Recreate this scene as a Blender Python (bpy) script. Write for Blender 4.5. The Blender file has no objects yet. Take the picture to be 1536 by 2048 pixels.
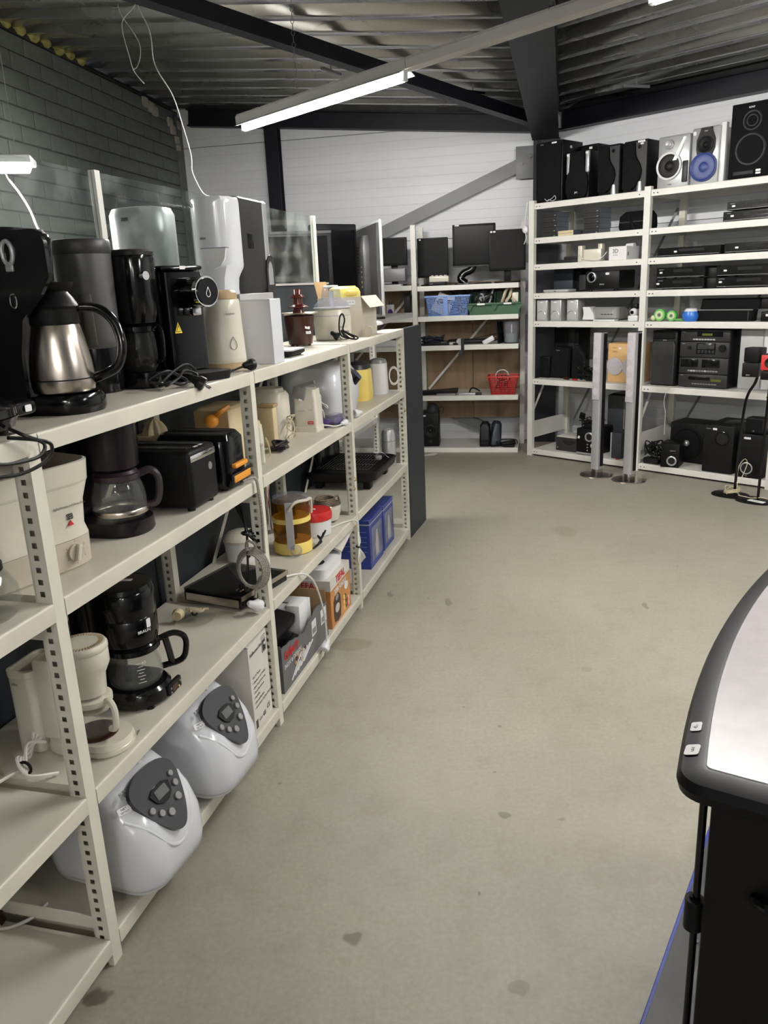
import bpy, bmesh, math, random
from mathutils import Vector, Matrix, Euler
random.seed(7)
PI = math.pi
scn = bpy.context.scene
COL = scn.collection

# ------------------------------------------------------------------ camera
cam_d = bpy.data.cameras.new('camera')
cam = bpy.data.objects.new('camera', cam_d)
COL.objects.link(cam)
cam_d.sensor_fit = 'VERTICAL'
cam_d.sensor_height = 24.0
cam_d.lens = 1584.1 / 2048 * 24.0
cam_d.clip_start = 0.05
pt, ro = 0.2804, -0.0438
_fw = Vector((0, math.cos(pt), -math.sin(pt)))
_up0 = Vector((0, math.sin(pt), math.cos(pt)))
_rt0 = Vector((1, 0, 0))
_rt = math.cos(ro) * _rt0 + math.sin(ro) * _up0
_up = -math.sin(ro) * _rt0 + math.cos(ro) * _up0
cam.matrix_world = Matrix(((_rt.x, _up.x, -_fw.x, 0), (_rt.y, _up.y, -_fw.y, 0), (_rt.z, _up.z, -_fw.z, 1.6), (0, 0, 0, 1)))
scn.camera = cam

# ------------------------------------------------------------------ world and exposure
w = bpy.data.worlds.new('world'); scn.world = w
w.use_nodes = True
w.node_tree.nodes['Background'].inputs[0].default_value = (0.8, 0.87, 1.0, 1)
w.node_tree.nodes['Background'].inputs[1].default_value = 0.04
TUBE_POWER = 150.0
vs = scn.view_settings
vs.view_transform = 'Standard'
vs.look = 'None'
vs.gamma = 1.0
vs.use_curve_mapping = False
vs.exposure = 1.45

# ------------------------------------------------------------------ helpers: materials
MATS = {}
def mat(name, rgb, rough=0.5, metal=0.0, var=0.06, scale=6.0, bump=0.0, bscale=60.0, coat=0.0, emit=0.0, stretch=None, spec=None, rvar=0.0):
    if name in MATS: return MATS[name]
    m = bpy.data.materials.new(name); m.use_nodes = True
    nt = m.node_tree; b = nt.nodes['Principled BSDF']
    tc = nt.nodes.new('ShaderNodeTexCoord')
    mp = nt.nodes.new('ShaderNodeMapping')
    nt.links.new(tc.outputs['Object'], mp.inputs[0])
    if stretch: mp.inputs['Scale'].default_value = stretch
    n = nt.nodes.new('ShaderNodeTexNoise'); n.inputs['Scale'].default_value = scale; n.inputs['Detail'].default_value = 4
    nt.links.new(mp.outputs[0], n.inputs['Vector'])
    r = nt.nodes.new('ShaderNodeValToRGB')
    r.color_ramp.elements[0].position = 0.3; r.color_ramp.elements[1].position = 0.7
    r.color_ramp.elements[0].color = tuple(c * (1 - var) for c in rgb) + (1,)
    r.color_ramp.elements[1].color = tuple(min(1, c * (1 + var)) for c in rgb) + (1,)
    nt.links.new(n.outputs['Fac'], r.inputs[0])
    nt.links.new(r.outputs[0], b.inputs['Base Color'])
    b.inputs['Roughness'].default_value = rough
    if rvar:
        mr = nt.nodes.new('ShaderNodeMapRange')
        mr.inputs['To Min'].default_value = max(0.02, rough - rvar); mr.inputs['To Max'].default_value = min(1, rough + rvar)
        nt.links.new(n.outputs['Fac'], mr.inputs['Value']); nt.links.new(mr.outputs[0], b.inputs['Roughness'])
    b.inputs['Metallic'].default_value = metal
    b.inputs['Coat Weight'].default_value = coat
    if spec is not None: b.inputs['Specular IOR Level'].default_value = spec
    if bump:
        n2 = nt.nodes.new('ShaderNodeTexNoise'); n2.inputs['Scale'].default_value = bscale; n2.inputs['Detail'].default_value = 3
        nt.links.new(mp.outputs[0], n2.inputs['Vector'])
        bp = nt.nodes.new('ShaderNodeBump'); bp.inputs['Strength'].default_value = bump; bp.inputs['Distance'].default_value = 0.005
        nt.links.new(n2.outputs['Fac'], bp.inputs['Height']); nt.links.new(bp.outputs[0], b.inputs['Normal'])
    if emit:
        b.inputs['Emission Color'].default_value = tuple(rgb) + (1,)
        b.inputs['Emission Strength'].default_value = emit
    MATS[name] = m
    return m

def glass(name, tint=(1, 1, 1), haze=0.02, gloss=0.9, rough=0.03, scratch=0.0, hcol=(0.8, 0.8, 0.8)):
    """thin clear sheet: see-through with a fresnel gloss, a little milky haze, optional scratches"""
    if name in MATS: return MATS[name]
    m = bpy.data.materials.new(name); m.use_nodes = True
    nt = m.node_tree; nt.nodes.clear()
    out = nt.nodes.new('ShaderNodeOutputMaterial')
    tr = nt.nodes.new('ShaderNodeBsdfTransparent'); tr.inputs[0].default_value = tint + (1,)
    gl = nt.nodes.new('ShaderNodeBsdfGlossy'); gl.inputs['Roughness'].default_value = rough; gl.inputs[0].default_value = (gloss, gloss, gloss, 1)
    df = nt.nodes.new('ShaderNodeBsdfDiffuse'); df.inputs[0].default_value = hcol + (1,)
    lw = nt.nodes.new('ShaderNodeLayerWeight'); lw.inputs[0].default_value = 0.5
    pw = nt.nodes.new('ShaderNodeMath'); pw.operation = 'POWER'; pw.inputs[1].default_value = 5.0
    fr = nt.nodes.new('ShaderNodeMath'); fr.operation = 'MULTIPLY_ADD'; fr.inputs[1].default_value = 0.4; fr.inputs[2].default_value = 0.025
    nt.links.new(lw.outputs['Facing'], pw.inputs[0]); nt.links.new(pw.outputs[0], fr.inputs[0])
    m1 = nt.nodes.new('ShaderNodeMixShader'); m2 = nt.nodes.new('ShaderNodeMixShader')
    nt.links.new(fr.outputs[0], m1.inputs[0]); nt.links.new(tr.outputs[0], m1.inputs[1]); nt.links.new(gl.outputs[0], m1.inputs[2])
    nt.links.new(m1.outputs[0], m2.inputs[1]); nt.links.new(df.outputs[0], m2.inputs[2]); nt.links.new(m2.outputs[0], out.inputs[0])
    m2.inputs[0].default_value = haze
    tc = nt.nodes.new('ShaderNodeTexCoord')
    n = nt.nodes.new('ShaderNodeTexNoise'); n.inputs['Scale'].default_value = 7; n.inputs['Detail'].default_value = 8
    nt.links.new(tc.outputs['Object'], n.inputs['Vector'])
    mr = nt.nodes.new('ShaderNodeMapRange'); mr.inputs['From Min'].default_value = 0.5; mr.inputs['From Max'].default_value = 0.85
    mr.inputs['To Min'].default_value = haze; mr.inputs['To Max'].default_value = haze + scratch + 0.01
    nt.links.new(n.outputs['Fac'], mr.inputs['Value']); nt.links.new(mr.outputs[0], m2.inputs[0])
    MATS[name] = m
    return m

# ------------------------------------------------------------------ helpers: geometry
def catmull(pts, k=6):
    if len(pts) < 3: return [Vector(p) for p in pts]
    P = [Vector(p) for p in pts]; out = []
    for i in range(len(P) - 1):
        a = P[max(i - 1, 0)]; b = P[i]; c = P[i + 1]; d = P[min(i + 2, len(P) - 1)]
        for j in range(k):
            t = j / k
            out.append(0.5 * ((2 * b) + (c - a) * t + (2 * a - 5 * b + 4 * c - d) * t * t + (3 * b - a - 3 * c + d) * t ** 3))
    out.append(P[-1]); return out

def rrect(w, d, r, n=5, cx=0, cy=0):
    out = []
    r = min(r, w / 2 - 1e-5, d / 2 - 1e-5)
    for (sx, sy, a0) in ((1, 1, 0), (-1, 1, 90), (-1, -1, 180), (1, -1, 270)):
        for i in range(n + 1):
            a = math.radians(a0 + 90 * i / n)
            out.append((cx + sx * (w / 2 - r) + r * math.cos(a), cy + sy * (d / 2 - r) + r * math.sin(a)))
    return out

def ell(rx, ry=None, n=28, cx=0, cy=0, p=2.0):
    ry = rx if ry is None else ry; out = []
    for i in range(n):
        a = 2 * PI * i / n; c, s = math.cos(a), math.sin(a)
        out.append((cx + rx * math.copysign(abs(c) ** (2 / p), c), cy + ry * math.copysign(abs(s) ** (2 / p), s)))
    return out

class G:
    """collects shapes into one mesh"""
    def __init__(self): self.v = []; self.f = []; self.M = Matrix.Identity(4)
    def at(self, x=0, y=0, z=0, rx=0, ry=0, rz=0):
        self.M = Matrix.Translation((x, y, z)) @ Euler((rx, ry, rz)).to_matrix().to_4x4(); return self
    def add(self, vs, fs):
        o = len(self.v); self.v += [self.M @ Vector(p) for p in vs]; self.f += [tuple(i + o for i in f) for f in fs]; return self
    def box(self, x0, x1, y0, y1, z0, z1, b=0.0, seg=2):
        if b <= 0:
            return self.add([(x0, y0, z0), (x1, y0, z0), (x1, y1, z0), (x0, y1, z0), (x0, y0, z1), (x1, y0, z1), (x1, y1, z1), (x0, y1, z1)],
                            [(0, 3, 2, 1), (4, 5, 6, 7), (0, 1, 5, 4), (1, 2, 6, 5), (2, 3, 7, 6), (3, 0, 4, 7)])
        bm = bmesh.new(); bmesh.ops.create_cube(bm, size=1)
        for v in bm.verts: v.co = Vector(((x0 + x1) / 2 + v.co.x * (x1 - x0), (y0 + y1) / 2 + v.co.y * (y1 - y0), (z0 + z1) / 2 + v.co.z * (z1 - z0)))
        bmesh.ops.bevel(bm, geom=bm.edges[:], offset=min(b, (x1 - x0) * .49, (y1 - y0) * .49, (z1 - z0) * .49), segments=seg, profile=0.5, affect='EDGES')
        bm.verts.index_update()
        self.add([v.co.copy() for v in bm.verts], [tuple(v.index for v in f.verts) for f in bm.faces]); bm.free(); return self
    def loft(self, secs, cap=True, capa=None, capb=None):
        """secs: list of rings (same count) of 3D points"""
        n = len(secs[0]); vs = [p for s in secs for p in s]; fs = []
        for k in range(len(secs) - 1):
            for i in range(n):
                j = (i + 1) % n; fs.append((k * n + i, k * n + j, (k + 1) * n + j, (k + 1) * n + i))
        if cap if capa is None else capa: fs.append(tuple(range(n - 1, -1, -1)))
        if cap if capb is None else capb: fs.append(tuple((len(secs) - 1) * n + i for i in range(n)))
        return self.add(vs, fs)
    def stack(self, secs, **k):
        """secs: list of (poly2d, z)"""
        return self.loft([[(x, y, z) for x, y in p] for p, z in secs], **k)
    def lathe(self, prof, n=28, cx=0, cy=0, sx=1, sy=1, cap=True):
        return self.loft([[(cx + r * sx * math.cos(2 * PI * i / n), cy + r * sy * math.sin(2 * PI * i / n), z) for i in range(n)] for r, z in prof], cap=cap)
    def cyl(self, p0, p1, r0, r1=None, n=16):
        r1 = r0 if r1 is None else r1; p0 = Vector(p0); p1 = Vector(p1); d = (p1 - p0).normalized()
        a = d.orthogonal().normalized(); b = d.cross(a)
        return self.loft([[p + (a * math.cos(2 * PI * i / n) + b * math.sin(2 * PI * i / n)) * r for i in range(n)] for p, r in ((p0, r0), (p1, r1))])
    def tube(self, pts, r, n=6, k=6, smooth=True):
        P = catmull(pts, k) if smooth else [Vector(p) for p in pts]
        rings = []; a = None
        for i, p in enumerate(P):
            d = (P[min(i + 1, len(P) - 1)] - P[max(i - 1, 0)])
            d = d.normalized() if d.length > 1e-9 else Vector((0, 0, 1))
            a = d.orthogonal().normalized() if a is None else (a - d * a.dot(d)).normalized()
            b = d.cross(a)
            rings.append([p + (a * math.cos(2 * PI * j / n) + b * math.sin(2 * PI * j / n)) * r for j in range(n)])
        return self.loft(rings)
    def bar(self, p0, p1, w, t, up=(0, 0, 1)):
        p0 = Vector(p0); p1 = Vector(p1); d = (p1 - p0).normalized(); u = Vector(up); s = d.cross(u).normalized(); u = s.cross(d)
        return self.loft([[p + s * a * w / 2 + u * b * t / 2 for a, b in ((-1, -1), (1, -1), (1, 1), (-1, 1))] for p in (p0, p1)])
    def prism(self, poly, a, b, axis='y'):
        """poly in the two other axes; y: (x,z), x: (y,z), z: (x,y)"""
        f = {'y': lambda p, t: (p[0], t, p[1]), 'x': lambda p, t: (t, p[0], p[1]), 'z': lambda p, t: (p[0], p[1], t)}[axis]
        return self.loft([[f(p, t) for p in poly] for t in (a, b)])
    def sphere(self, c, r, n=16, m=10, sz=1.0, sy=1.0):
        return self.at_(c).lathe_s(r, n, m, sz, sy)
    def at_(self, c): self._c = c; return self
    def lathe_s(self, r, n, m, sz, sy):
        c = self._c; secs = []
        for k in range(1, m):
            a = PI * k / m - PI / 2
            secs.append([(c[0] + r * math.cos(a) * math.cos(2 * PI * i / n), c[1] + r * sy * math.cos(a) * math.sin(2 * PI * i / n), c[2] + r * sz * math.sin(a)) for i in range(n)])
        return self.loft(secs)
    def torus(self, c, R, r, axis='z', n=24, m=8, sx=1, sy=1, a0=0, a1=2 * PI):
        full = abs(a1 - a0 - 2 * PI) < 1e-6; pts = []
        for i in range(n + 1):
            a = a0 + (a1 - a0) * i / n; x, y = R * sx * math.cos(a), R * sy * math.sin(a)
            pts.append({'z': (x, y, 0), 'y': (x, 0, y), 'x': (0, x, y)}[axis])
        return self.tube([(c[0] + p[0], c[1] + p[1], c[2] + p[2]) for p in pts], r, n=m, smooth=False)
    def mesh(self, name, m, ang=38):
        me = bpy.data.meshes.new(name)
        me.from_pydata(self.v, [], self.f)
        bm = bmesh.new(); bm.from_mesh(me)
        bmesh.ops.recalc_face_normals(bm, faces=bm.faces[:])
        ca = math.radians(ang)
        for f in bm.faces: f.smooth = True
        for e in bm.edges:
            if len(e.link_faces) == 2 and e.calc_face_angle(0) > ca: e.smooth = False
        bm.to_mesh(me); bm.free()
        me.materials.append(m)
        return me

def P(parent, name, g, m, label=None, loc=None, rot=None):
    o = bpy.data.objects.new(name, g.mesh(name, m) if isinstance(g, G) else g)
    COL.objects.link(o)
    if parent is not None: o.parent = parent
    if loc: o.location = loc
    if rot: o.rotation_euler = rot
    if label: o['label'] = label
    return o

class Frame:
    """x right as seen from the front, y depth into the rack, z up"""
    def __init__(s, o, sd): s.o = Vector((o[0], o[1], 0)); s.x = Vector((sd[0], sd[1], 0)).normalized(); s.y = Vector((-s.x.y, s.x.x, 0)); s.a = math.atan2(s.x.y, s.x.x)
    def w(s, a, b, c=0): return s.o + s.x * a + s.y * b + Vector((0, 0, c))
WORLD = Frame((0, 0), (1, 0))
LF = Frame((-1.06525, 0.28338), (0.25708, 0.96639))
RF = Frame((1.38786, 7.26730), (0.69000, -0.72381))
BF = Frame((0.37, 7.608), (0.9773, -0.2119))

def thing(name, label, cat, fr, x, y, z, rot=0.0, group=None):
    o = bpy.data.objects.new(name, None); COL.objects.link(o)
    o.empty_display_size = 0.05
    o.location = fr.w(x, y, z); o.rotation_euler = (0, 0, fr.a + rot)
    o['label'] = label; o['category'] = cat
    if group: o['group'] = group
    return o
def single(name, g, m, label, cat, fr, x, y, z, rot=0.0, group=None):
    o = P(None, name, g, m); o.location = fr.w(x, y, z); o.rotation_euler = (0, 0, fr.a + rot)
    o['label'] = label; o['category'] = cat
    if group: o['group'] = group
    return o
def struct(name, g, m, parent=None, fr=None, x=0, y=0, z=0):
    o = P(parent, name, g, m)
    if parent is None: o['kind'] = 'structure'
    if fr: o.location = fr.w(x, y, z); o.rotation_euler = (0, 0, fr.a)
    return o
def copy_tree(o, parent=None):
    c = o.copy(); COL.objects.link(c); c.parent = parent
    for ch in list(o.children): copy_tree(ch, c)
    return c
FONTC = {}
def text(parent, s, size, m, loc, rot=(PI / 2, 0, 0), name='lettering', align='CENTER', bold=0.0, sx=1.0):
    key = (s, align, bold)
    if key not in FONTC:
        cu = bpy.data.curves.new('t', 'FONT'); cu.body = s; cu.size = 1.0; cu.align_x = align; cu.offset = bold; cu.resolution_u = 2; cu.extrude = 0.01
        ob = bpy.data.objects.new('t', cu)
        me = bpy.data.meshes.new_from_object(ob)
        bpy.data.objects.remove(ob); bpy.data.curves.remove(cu)
        FONTC[key] = me
    me = FONTC[key].copy(); me.name = name; me.materials.clear(); me.materials.append(m)
    o = bpy.data.objects.new(name, me); COL.objects.link(o); o.parent = parent
    o.location = loc; o.rotation_euler = rot; o.scale = (size * sx, size, size)
    return o

# ------------------------------------------------------------------ materials
def floor_material():
    m = bpy.data.materials.new('concrete'); m.use_nodes = True
    nt = m.node_tree; b = nt.nodes['Principled BSDF']
    tc = nt.nodes.new('ShaderNodeTexCoord'); L = nt.links.new
    n1 = nt.nodes.new('ShaderNodeTexNoise'); n1.inputs['Scale'].default_value = 1.1; n1.inputs['Detail'].default_value = 6; n1.inputs['Roughness'].default_value = 0.6
    n2 = nt.nodes.new('ShaderNodeTexNoise'); n2.inputs['Scale'].default_value = 70; n2.inputs['Detail'].default_value = 4
    n3 = nt.nodes.new('ShaderNodeTexNoise'); n3.inputs['Scale'].default_value = 9; n3.inputs['Detail'].default_value = 8; n3.inputs['Roughness'].default_value = 0.7
    for n in (n1, n2, n3): L(tc.outputs['Object'], n.inputs['Vector'])
    def ramp(a, b_, c0, c1):
        r = nt.nodes.new('ShaderNodeValToRGB'); r.color_ramp.elements[0].position = a; r.color_ramp.elements[1].position = b_
        r.color_ramp.elements[0].color = c0 + (1,); r.color_ramp.elements[1].color = c1 + (1,); return r
    r1 = ramp(0.25, 0.75, (0.285, 0.268, 0.216), (0.36, 0.339, 0.276)); L(n1.outputs['Fac'], r1.inputs[0])
    def mix(fac, a, bcol, mode='MULTIPLY', facv=None):
        x = nt.nodes.new('ShaderNodeMix'); x.data_type = 'RGBA'; x.blend_type = mode
        if fac is not None: L(fac, x.inputs[0])
        else: x.inputs[0].default_value = facv
        L(a, x.inputs[6])
        if isinstance(bcol, tuple): x.inputs[7].default_value = bcol + (1,)
        else: L(bcol, x.inputs[7])
        return x.outputs[2]
    r2 = ramp(0.3, 0.7, (0.86, 0.86, 0.85), (1, 1, 1)); L(n2.outputs['Fac'], r2.inputs[0])
    c = mix(None, r1.outputs[0], r2.outputs[0], facv=1.0)
    r3 = ramp(0.28, 0.5, (0.84, 0.83, 0.8), (1, 1, 1)); L(n3.outputs['Fac'], r3.inputs[0])
    c = mix(None, c, r3.outputs[0], facv=0.8)
    # dark specks
    vo = nt.nodes.new('ShaderNodeTexVoronoi'); vo.inputs['Scale'].default_value = 4.0; L(tc.outputs['Object'], vo.inputs['Vector'])
    rv = ramp(0.022, 0.032, (1, 1, 1), (0, 0, 0)); L(vo.outputs['Distance'], rv.inputs[0])
    c = mix(rv.outputs[0], c, (0.55, 0.53, 0.5))
    # stains with a shape of their own
    nd = nt.nodes.new('ShaderNodeTexNoise'); nd.inputs['Scale'].default_value = 14; L(tc.outputs['Object'], nd.inputs['Vector'])
    ad = nt.nodes.new('ShaderNodeVectorMath'); ad.operation = 'MULTIPLY_ADD'; L(nd.outputs['Color'], ad.inputs[0]); ad.inputs[1].default_value = (0.06, 0.06, 0); L(tc.outputs['Object'], ad.inputs[2])
    for (x, y, r, sx, dk) in ((-0.13, 1.637, 0.021, 1, 0.5), (0.334, 2.099, 0.018, 1, 0.55), (0.505, 2.064, 0.012, 1, 0.65), (0.316, 3.81, 0.03, .6, 0.6), (0.013, 3.948, 0.024, .6, 0.6),
                              (-0.184, 3.357, 0.085, 1.25, 0.8), (-0.30, 3.27, 0.05, 1, 0.83), (1.173, 4.91, 0.1, .8, 0.86), (0.395, 2.599, 0.012, 1, 0.6), (0.27, 1.475, 0.02, 1, 0.7), (1.282, 3.655, 0.025, .6, 0.6), (0.21, 1.771, 0.006, 1, 0.5), (-0.735, 1.50, 0.03, 1, 0.4), (0.828, 3.015, 0.02, 1, 0.85)):
        s = nt.nodes.new('ShaderNodeVectorMath'); s.operation = 'SUBTRACT'; L(ad.outputs[0], s.inputs[0]); s.inputs[1].default_value = (x + 0.03, y + 0.03, 0)
        s2 = nt.nodes.new('ShaderNodeVectorMath'); s2.operation = 'MULTIPLY'; L(s.outputs[0], s2.inputs[0]); s2.inputs[1].default_value = (1 / sx, sx, 0)
        ln = nt.nodes.new('ShaderNodeVectorMath'); ln.operation = 'LENGTH'; L(s2.outputs[0], ln.inputs[0])
        mr = nt.nodes.new('ShaderNodeMapRange'); mr.inputs['From Min'].default_value = r * 0.8; mr.inputs['From Max'].default_value = r * 1.1; mr.inputs['To Min'].default_value = 1; mr.inputs['To Max'].default_value = 0
        L(ln.outputs['Value'], mr.inputs['Value'])
        c = mix(mr.outputs[0], c, (dk, dk * .97, dk * .93))
    L(c, b.inputs['Base Color'])
    mr = nt.nodes.new('ShaderNodeMapRange'); mr.inputs['To Min'].default_value = 0.42; mr.inputs['To Max'].default_value = 0.62
    L(n1.outputs['Fac'], mr.inputs['Value']); L(mr.outputs[0], b.inputs['Roughness'])
    bp = nt.nodes.new('ShaderNodeBump'); bp.inputs['Strength'].default_value = 0.12; bp.inputs['Distance'].default_value = 0.004
    L(n2.outputs['Fac'], bp.inputs['Height']); L(bp.outputs[0], b.inputs['Normal'])
    return m

M_rack = mat('rack_paint', (0.64, 0.62, 0.535), 0.42, var=0.05, scale=5)
M_rack2 = mat('rack_paint_white', (0.66, 0.655, 0.61), 0.42, var=0.05, scale=5)
M_shelf = mat('shelf_top_paint', (0.57, 0.545, 0.465), 0.38, var=0.10, scale=4, rvar=0.08)
M_wallw = mat('wall_panel_white', (0.68, 0.695, 0.73), 0.45, var=0.03, scale=1.2)
M_brick = mat('brick_painted', (0.135, 0.150, 0.138), 0.6, var=0.12, scale=9, bump=0.3, bscale=90)
M_mortar = mat('mortar_painted', (0.075, 0.085, 0.078), 0.75, var=0.1, scale=20, bump=0.3)
M_deck = mat('deck_galvanised', (0.62, 0.62, 0.60), 0.27, metal=0.88, var=0.06, scale=2, rvar=0.05)
M_steel = mat('steel_painted_dark', (0.010, 0.011, 0.016), 0.45, var=0.15, scale=4, spec=0.25)
M_steelg = mat('steel_painted_grey', (0.16, 0.165, 0.175), 0.45, var=0.08, scale=4)
M_alu = mat('rail_aluminium', (0.50, 0.49, 0.47), 0.45, metal=0.25, var=0.05)
M_dpanel = mat('panel_dark_grey', (0.026, 0.031, 0.037), 0.55, spec=0.3, var=0.1, scale=6, bump=0.05)
M_ply = mat('plywood', (0.235, 0.155, 0.088), 0.6, var=0.18, scale=3, stretch=(6, 6, 0.6))
M_black = mat('plastic_black_gloss', (0.0035, 0.0035, 0.004), 0.13, var=0.2, spec=0.35)
M_blackm = mat('plastic_black_matt', (0.0055, 0.0055, 0.006), 0.45, var=0.2, bump=0.05, bscale=200, spec=0.2)
M_blackc = mat('cloth_black', (0.006, 0.006, 0.007), 0.8, var=0.3, scale=40, bump=0.3, bscale=400, spec=0.1)
M_dgrey = mat('plastic_dark_grey', (0.026, 0.026, 0.027), 0.42, var=0.1, spec=0.3)
M_grey = mat('plastic_grey', (0.21, 0.21, 0.21), 0.4, var=0.06)
M_lgrey = mat('plastic_light_grey', (0.42, 0.42, 0.42), 0.4, var=0.05)
M_white = mat('plastic_white', (0.68, 0.69, 0.70), 0.25, var=0.03)
M_wcool = mat('plastic_white_cool', (0.63, 0.65, 0.69), 0.18, var=0.02, coat=0.2)
M_cream = mat('plastic_cream', (0.62, 0.59, 0.50), 0.28, var=0.04)
M_creamy = mat('plastic_cream_yellowed', (0.62, 0.52, 0.32), 0.35, var=0.06)
M_tan = mat('plastic_tan', (0.42, 0.30, 0.16), 0.4, var=0.05)
M_yel = mat('plastic_yellow', (0.80, 0.62, 0.16), 0.35, var=0.05)
M_orange = mat('plastic_orange', (0.75, 0.30, 0.03), 0.35, var=0.08)
M_red = mat('plastic_red', (0.55, 0.02, 0.02), 0.3, var=0.06)
M_redb = mat('basket_red', (0.50, 0.03, 0.03), 0.4, var=0.06)
M_blueb = mat('basket_blue', (0.22, 0.34, 0.68), 0.4, var=0.05)
M_green = mat('crate_green', (0.022, 0.085, 0.035), 0.45, var=0.1)
M_chrome = mat('chrome', (0.75, 0.75, 0.76), 0.12, metal=1.0, var=0.03)
M_inox = mat('brushed_steel', (0.56, 0.50, 0.44), 0.26, metal=1.0, var=0.12, scale=3, stretch=(8, 8, 0.5))
M_silver = mat('silver_paint', (0.50, 0.51, 0.52), 0.32, metal=0.55, var=0.05)
M_brown = mat('plastic_brown', (0.040, 0.012, 0.007), 0.22, var=0.1)
M_brownr = mat('plastic_red_brown', (0.085, 0.013, 0.008), 0.22, var=0.1)
M_plum = mat('plastic_plum_black', (0.009, 0.006, 0.008), 0.25, var=0.1, spec=0.3)
M_plumh = mat('plastic_plum', (0.026, 0.016, 0.022), 0.3, var=0.1)
M_purple = mat('plastic_purple', (0.055, 0.022, 0.15), 0.3, var=0.1)
M_card = mat('cardboard', (0.36, 0.24, 0.125), 0.8, var=0.1, scale=12)
M_cardw = mat('carton_white', (0.62, 0.60, 0.55), 0.65, var=0.05)
M_cardg = mat('carton_cream', (0.55, 0.51, 0.43), 0.65, var=0.06)
M_paper = mat('paper_white', (0.72, 0.72, 0.72), 0.6, var=0.03)
M_foam = mat('polystyrene', (0.74, 0.75, 0.76), 0.8, var=0.03, bump=0.2, bscale=150)
M_boxblue = mat('carton_blue', (0.022, 0.045, 0.24), 0.4, var=0.15, scale=10)
M_boxgrey = mat('carton_grey', (0.12, 0.12, 0.125), 0.5, var=0.2, scale=9)
M_boxorange = mat('carton_orange', (0.52, 0.23, 0.07), 0.5, var=0.25, scale=8)
M_cordb = mat('cord_black', (0.006, 0.006, 0.006), 0.4, var=0.1, spec=0.3)
M_cordw = mat('cord_white', (0.66, 0.65, 0.60), 0.4, var=0.05)
M_cordc = mat('cord_cream', (0.52, 0.45, 0.31), 0.45, var=0.05)
M_cordg = mat('cord_grey_braided', (0.27, 0.25, 0.22), 0.6, var=0.45, scale=260)
M_cordbr = mat('cord_brown', (0.14, 0.105, 0.065), 0.5, var=0.2, scale=60)
M_ink = mat('ink_black', (0.012, 0.012, 0.012), 0.6, var=0.05)
M_inkg = mat('ink_grey', (0.12, 0.12, 0.13), 0.6, var=0.05)
M_inkr = mat('ink_red', (0.55, 0.015, 0.015), 0.5, var=0.05)
M_inkw = mat('ink_white', (0.72, 0.72, 0.72), 0.5, var=0.03)
M_wood = mat('wood_beech', (0.62, 0.39, 0.17), 0.45, var=0.1, scale=3, stretch=(1, 1, 8))
M_screen = mat('screen_black', (0.002, 0.002, 0.0025), 0.25, var=0.1, spec=0.15)
M_screen2 = mat('screen_dark_grey', (0.004, 0.004, 0.0045), 0.5, var=0.1, spec=0.15)
M_lcd = mat('lcd', (0.085, 0.09, 0.085), 0.3, var=0.05)
M_grille = mat('grille_black', (0.0055, 0.0055, 0.006), 0.75, var=0.3, scale=60, bump=0.3, bscale=350, spec=0.1)
M_conegr = mat('cone_grey', (0.022, 0.023, 0.026), 0.5, var=0.1, spec=0.25)
M_conebl = mat('cone_blue', (0.028, 0.05, 0.19), 0.45, var=0.12, scale=30)
M_grlav = mat('grille_lavender', (0.45, 0.42, 0.45), 0.65, var=0.1, scale=90, bump=0.2, bscale=300)
M_hole = mat('hole_dark', (0.004, 0.004, 0.004), 0.9, var=0.1)
M_foilpv = mat('laminate_marbled', (0.40, 0.37, 0.385), 0.30, var=0.07, scale=26, rvar=0.03)
M_bluemat = mat('board_blue', (0.012, 0.035, 0.30), 0.5, var=0.1)
M_dfloor = mat('board_dark', (0.055, 0.056, 0.056), 0.5, var=0.25, scale=5)
M_glass = glass('glass_clear', (0.93, 0.94, 0.93), 0.03)
M_glassd = glass('glass_smoked', (0.35, 0.34, 0.33), 0.02)
M_amber = glass('plastic_amber_clear', (0.55, 0.36, 0.10), 0.10, hcol=(0.35, 0.19, 0.03))
M_plexi = glass('plexiglass', (0.90, 0.93, 0.92), 0.012, scratch=0.16, rough=0.05, hcol=(0.65, 0.68, 0.67))
M_clearp = glass('plastic_clear', (0.78, 0.79, 0.84), 0.12, hcol=(0.75, 0.76, 0.85))
M_yclear = mat('plastic_yellow_pale', (0.85, 0.76, 0.22), 0.3, var=0.05)
M_gold = mat('brass', (0.6, 0.42, 0.15), 0.3, metal=1.0)
M_tubeglow = mat('fluorescent_tube', (1.0, 0.965, 0.915), 0.5, var=0.0, emit=TUBE_POWER)
M_wool = mat('mineral_wool', (0.30, 0.27, 0.08), 0.95, var=0.4, scale=20, bump=1.0, bscale=60)
M_plaster = mat('filler_plaster', (0.40, 0.37, 0.32), 0.85, var=0.15, scale=15, bump=0.5, bscale=40)

# ------------------------------------------------------------------ the setting
BW = 0.65                                            # back wall stands this far behind the back rack's front
corner = BF.w(-2.30, BW)                             # brick wall meets back wall (set below)
BRK = Frame((-1.8873, 8.7627), (math.sin(math.radians(9.7)) * -1, math.cos(math.radians(9.7)) * -1))   # x runs along the brick wall toward the viewer
# depth axis of BRK points away from the room? make sure "front" is the room side
struct('floor', G().add([(-7, -6, 0), (9, -6, 0), (9, 11, 0), (-7, 11, 0), (-7, -6, -0.1), (9, -6, -0.1), (9, 11, -0.1), (-7, 11, -0.1)],
       [(0, 1, 2, 3), (7, 6, 5, 4), (0, 4, 5, 1), (1, 5, 6, 2), (2, 6, 7, 3), (3, 7, 4, 0)]), floor_material())

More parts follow.
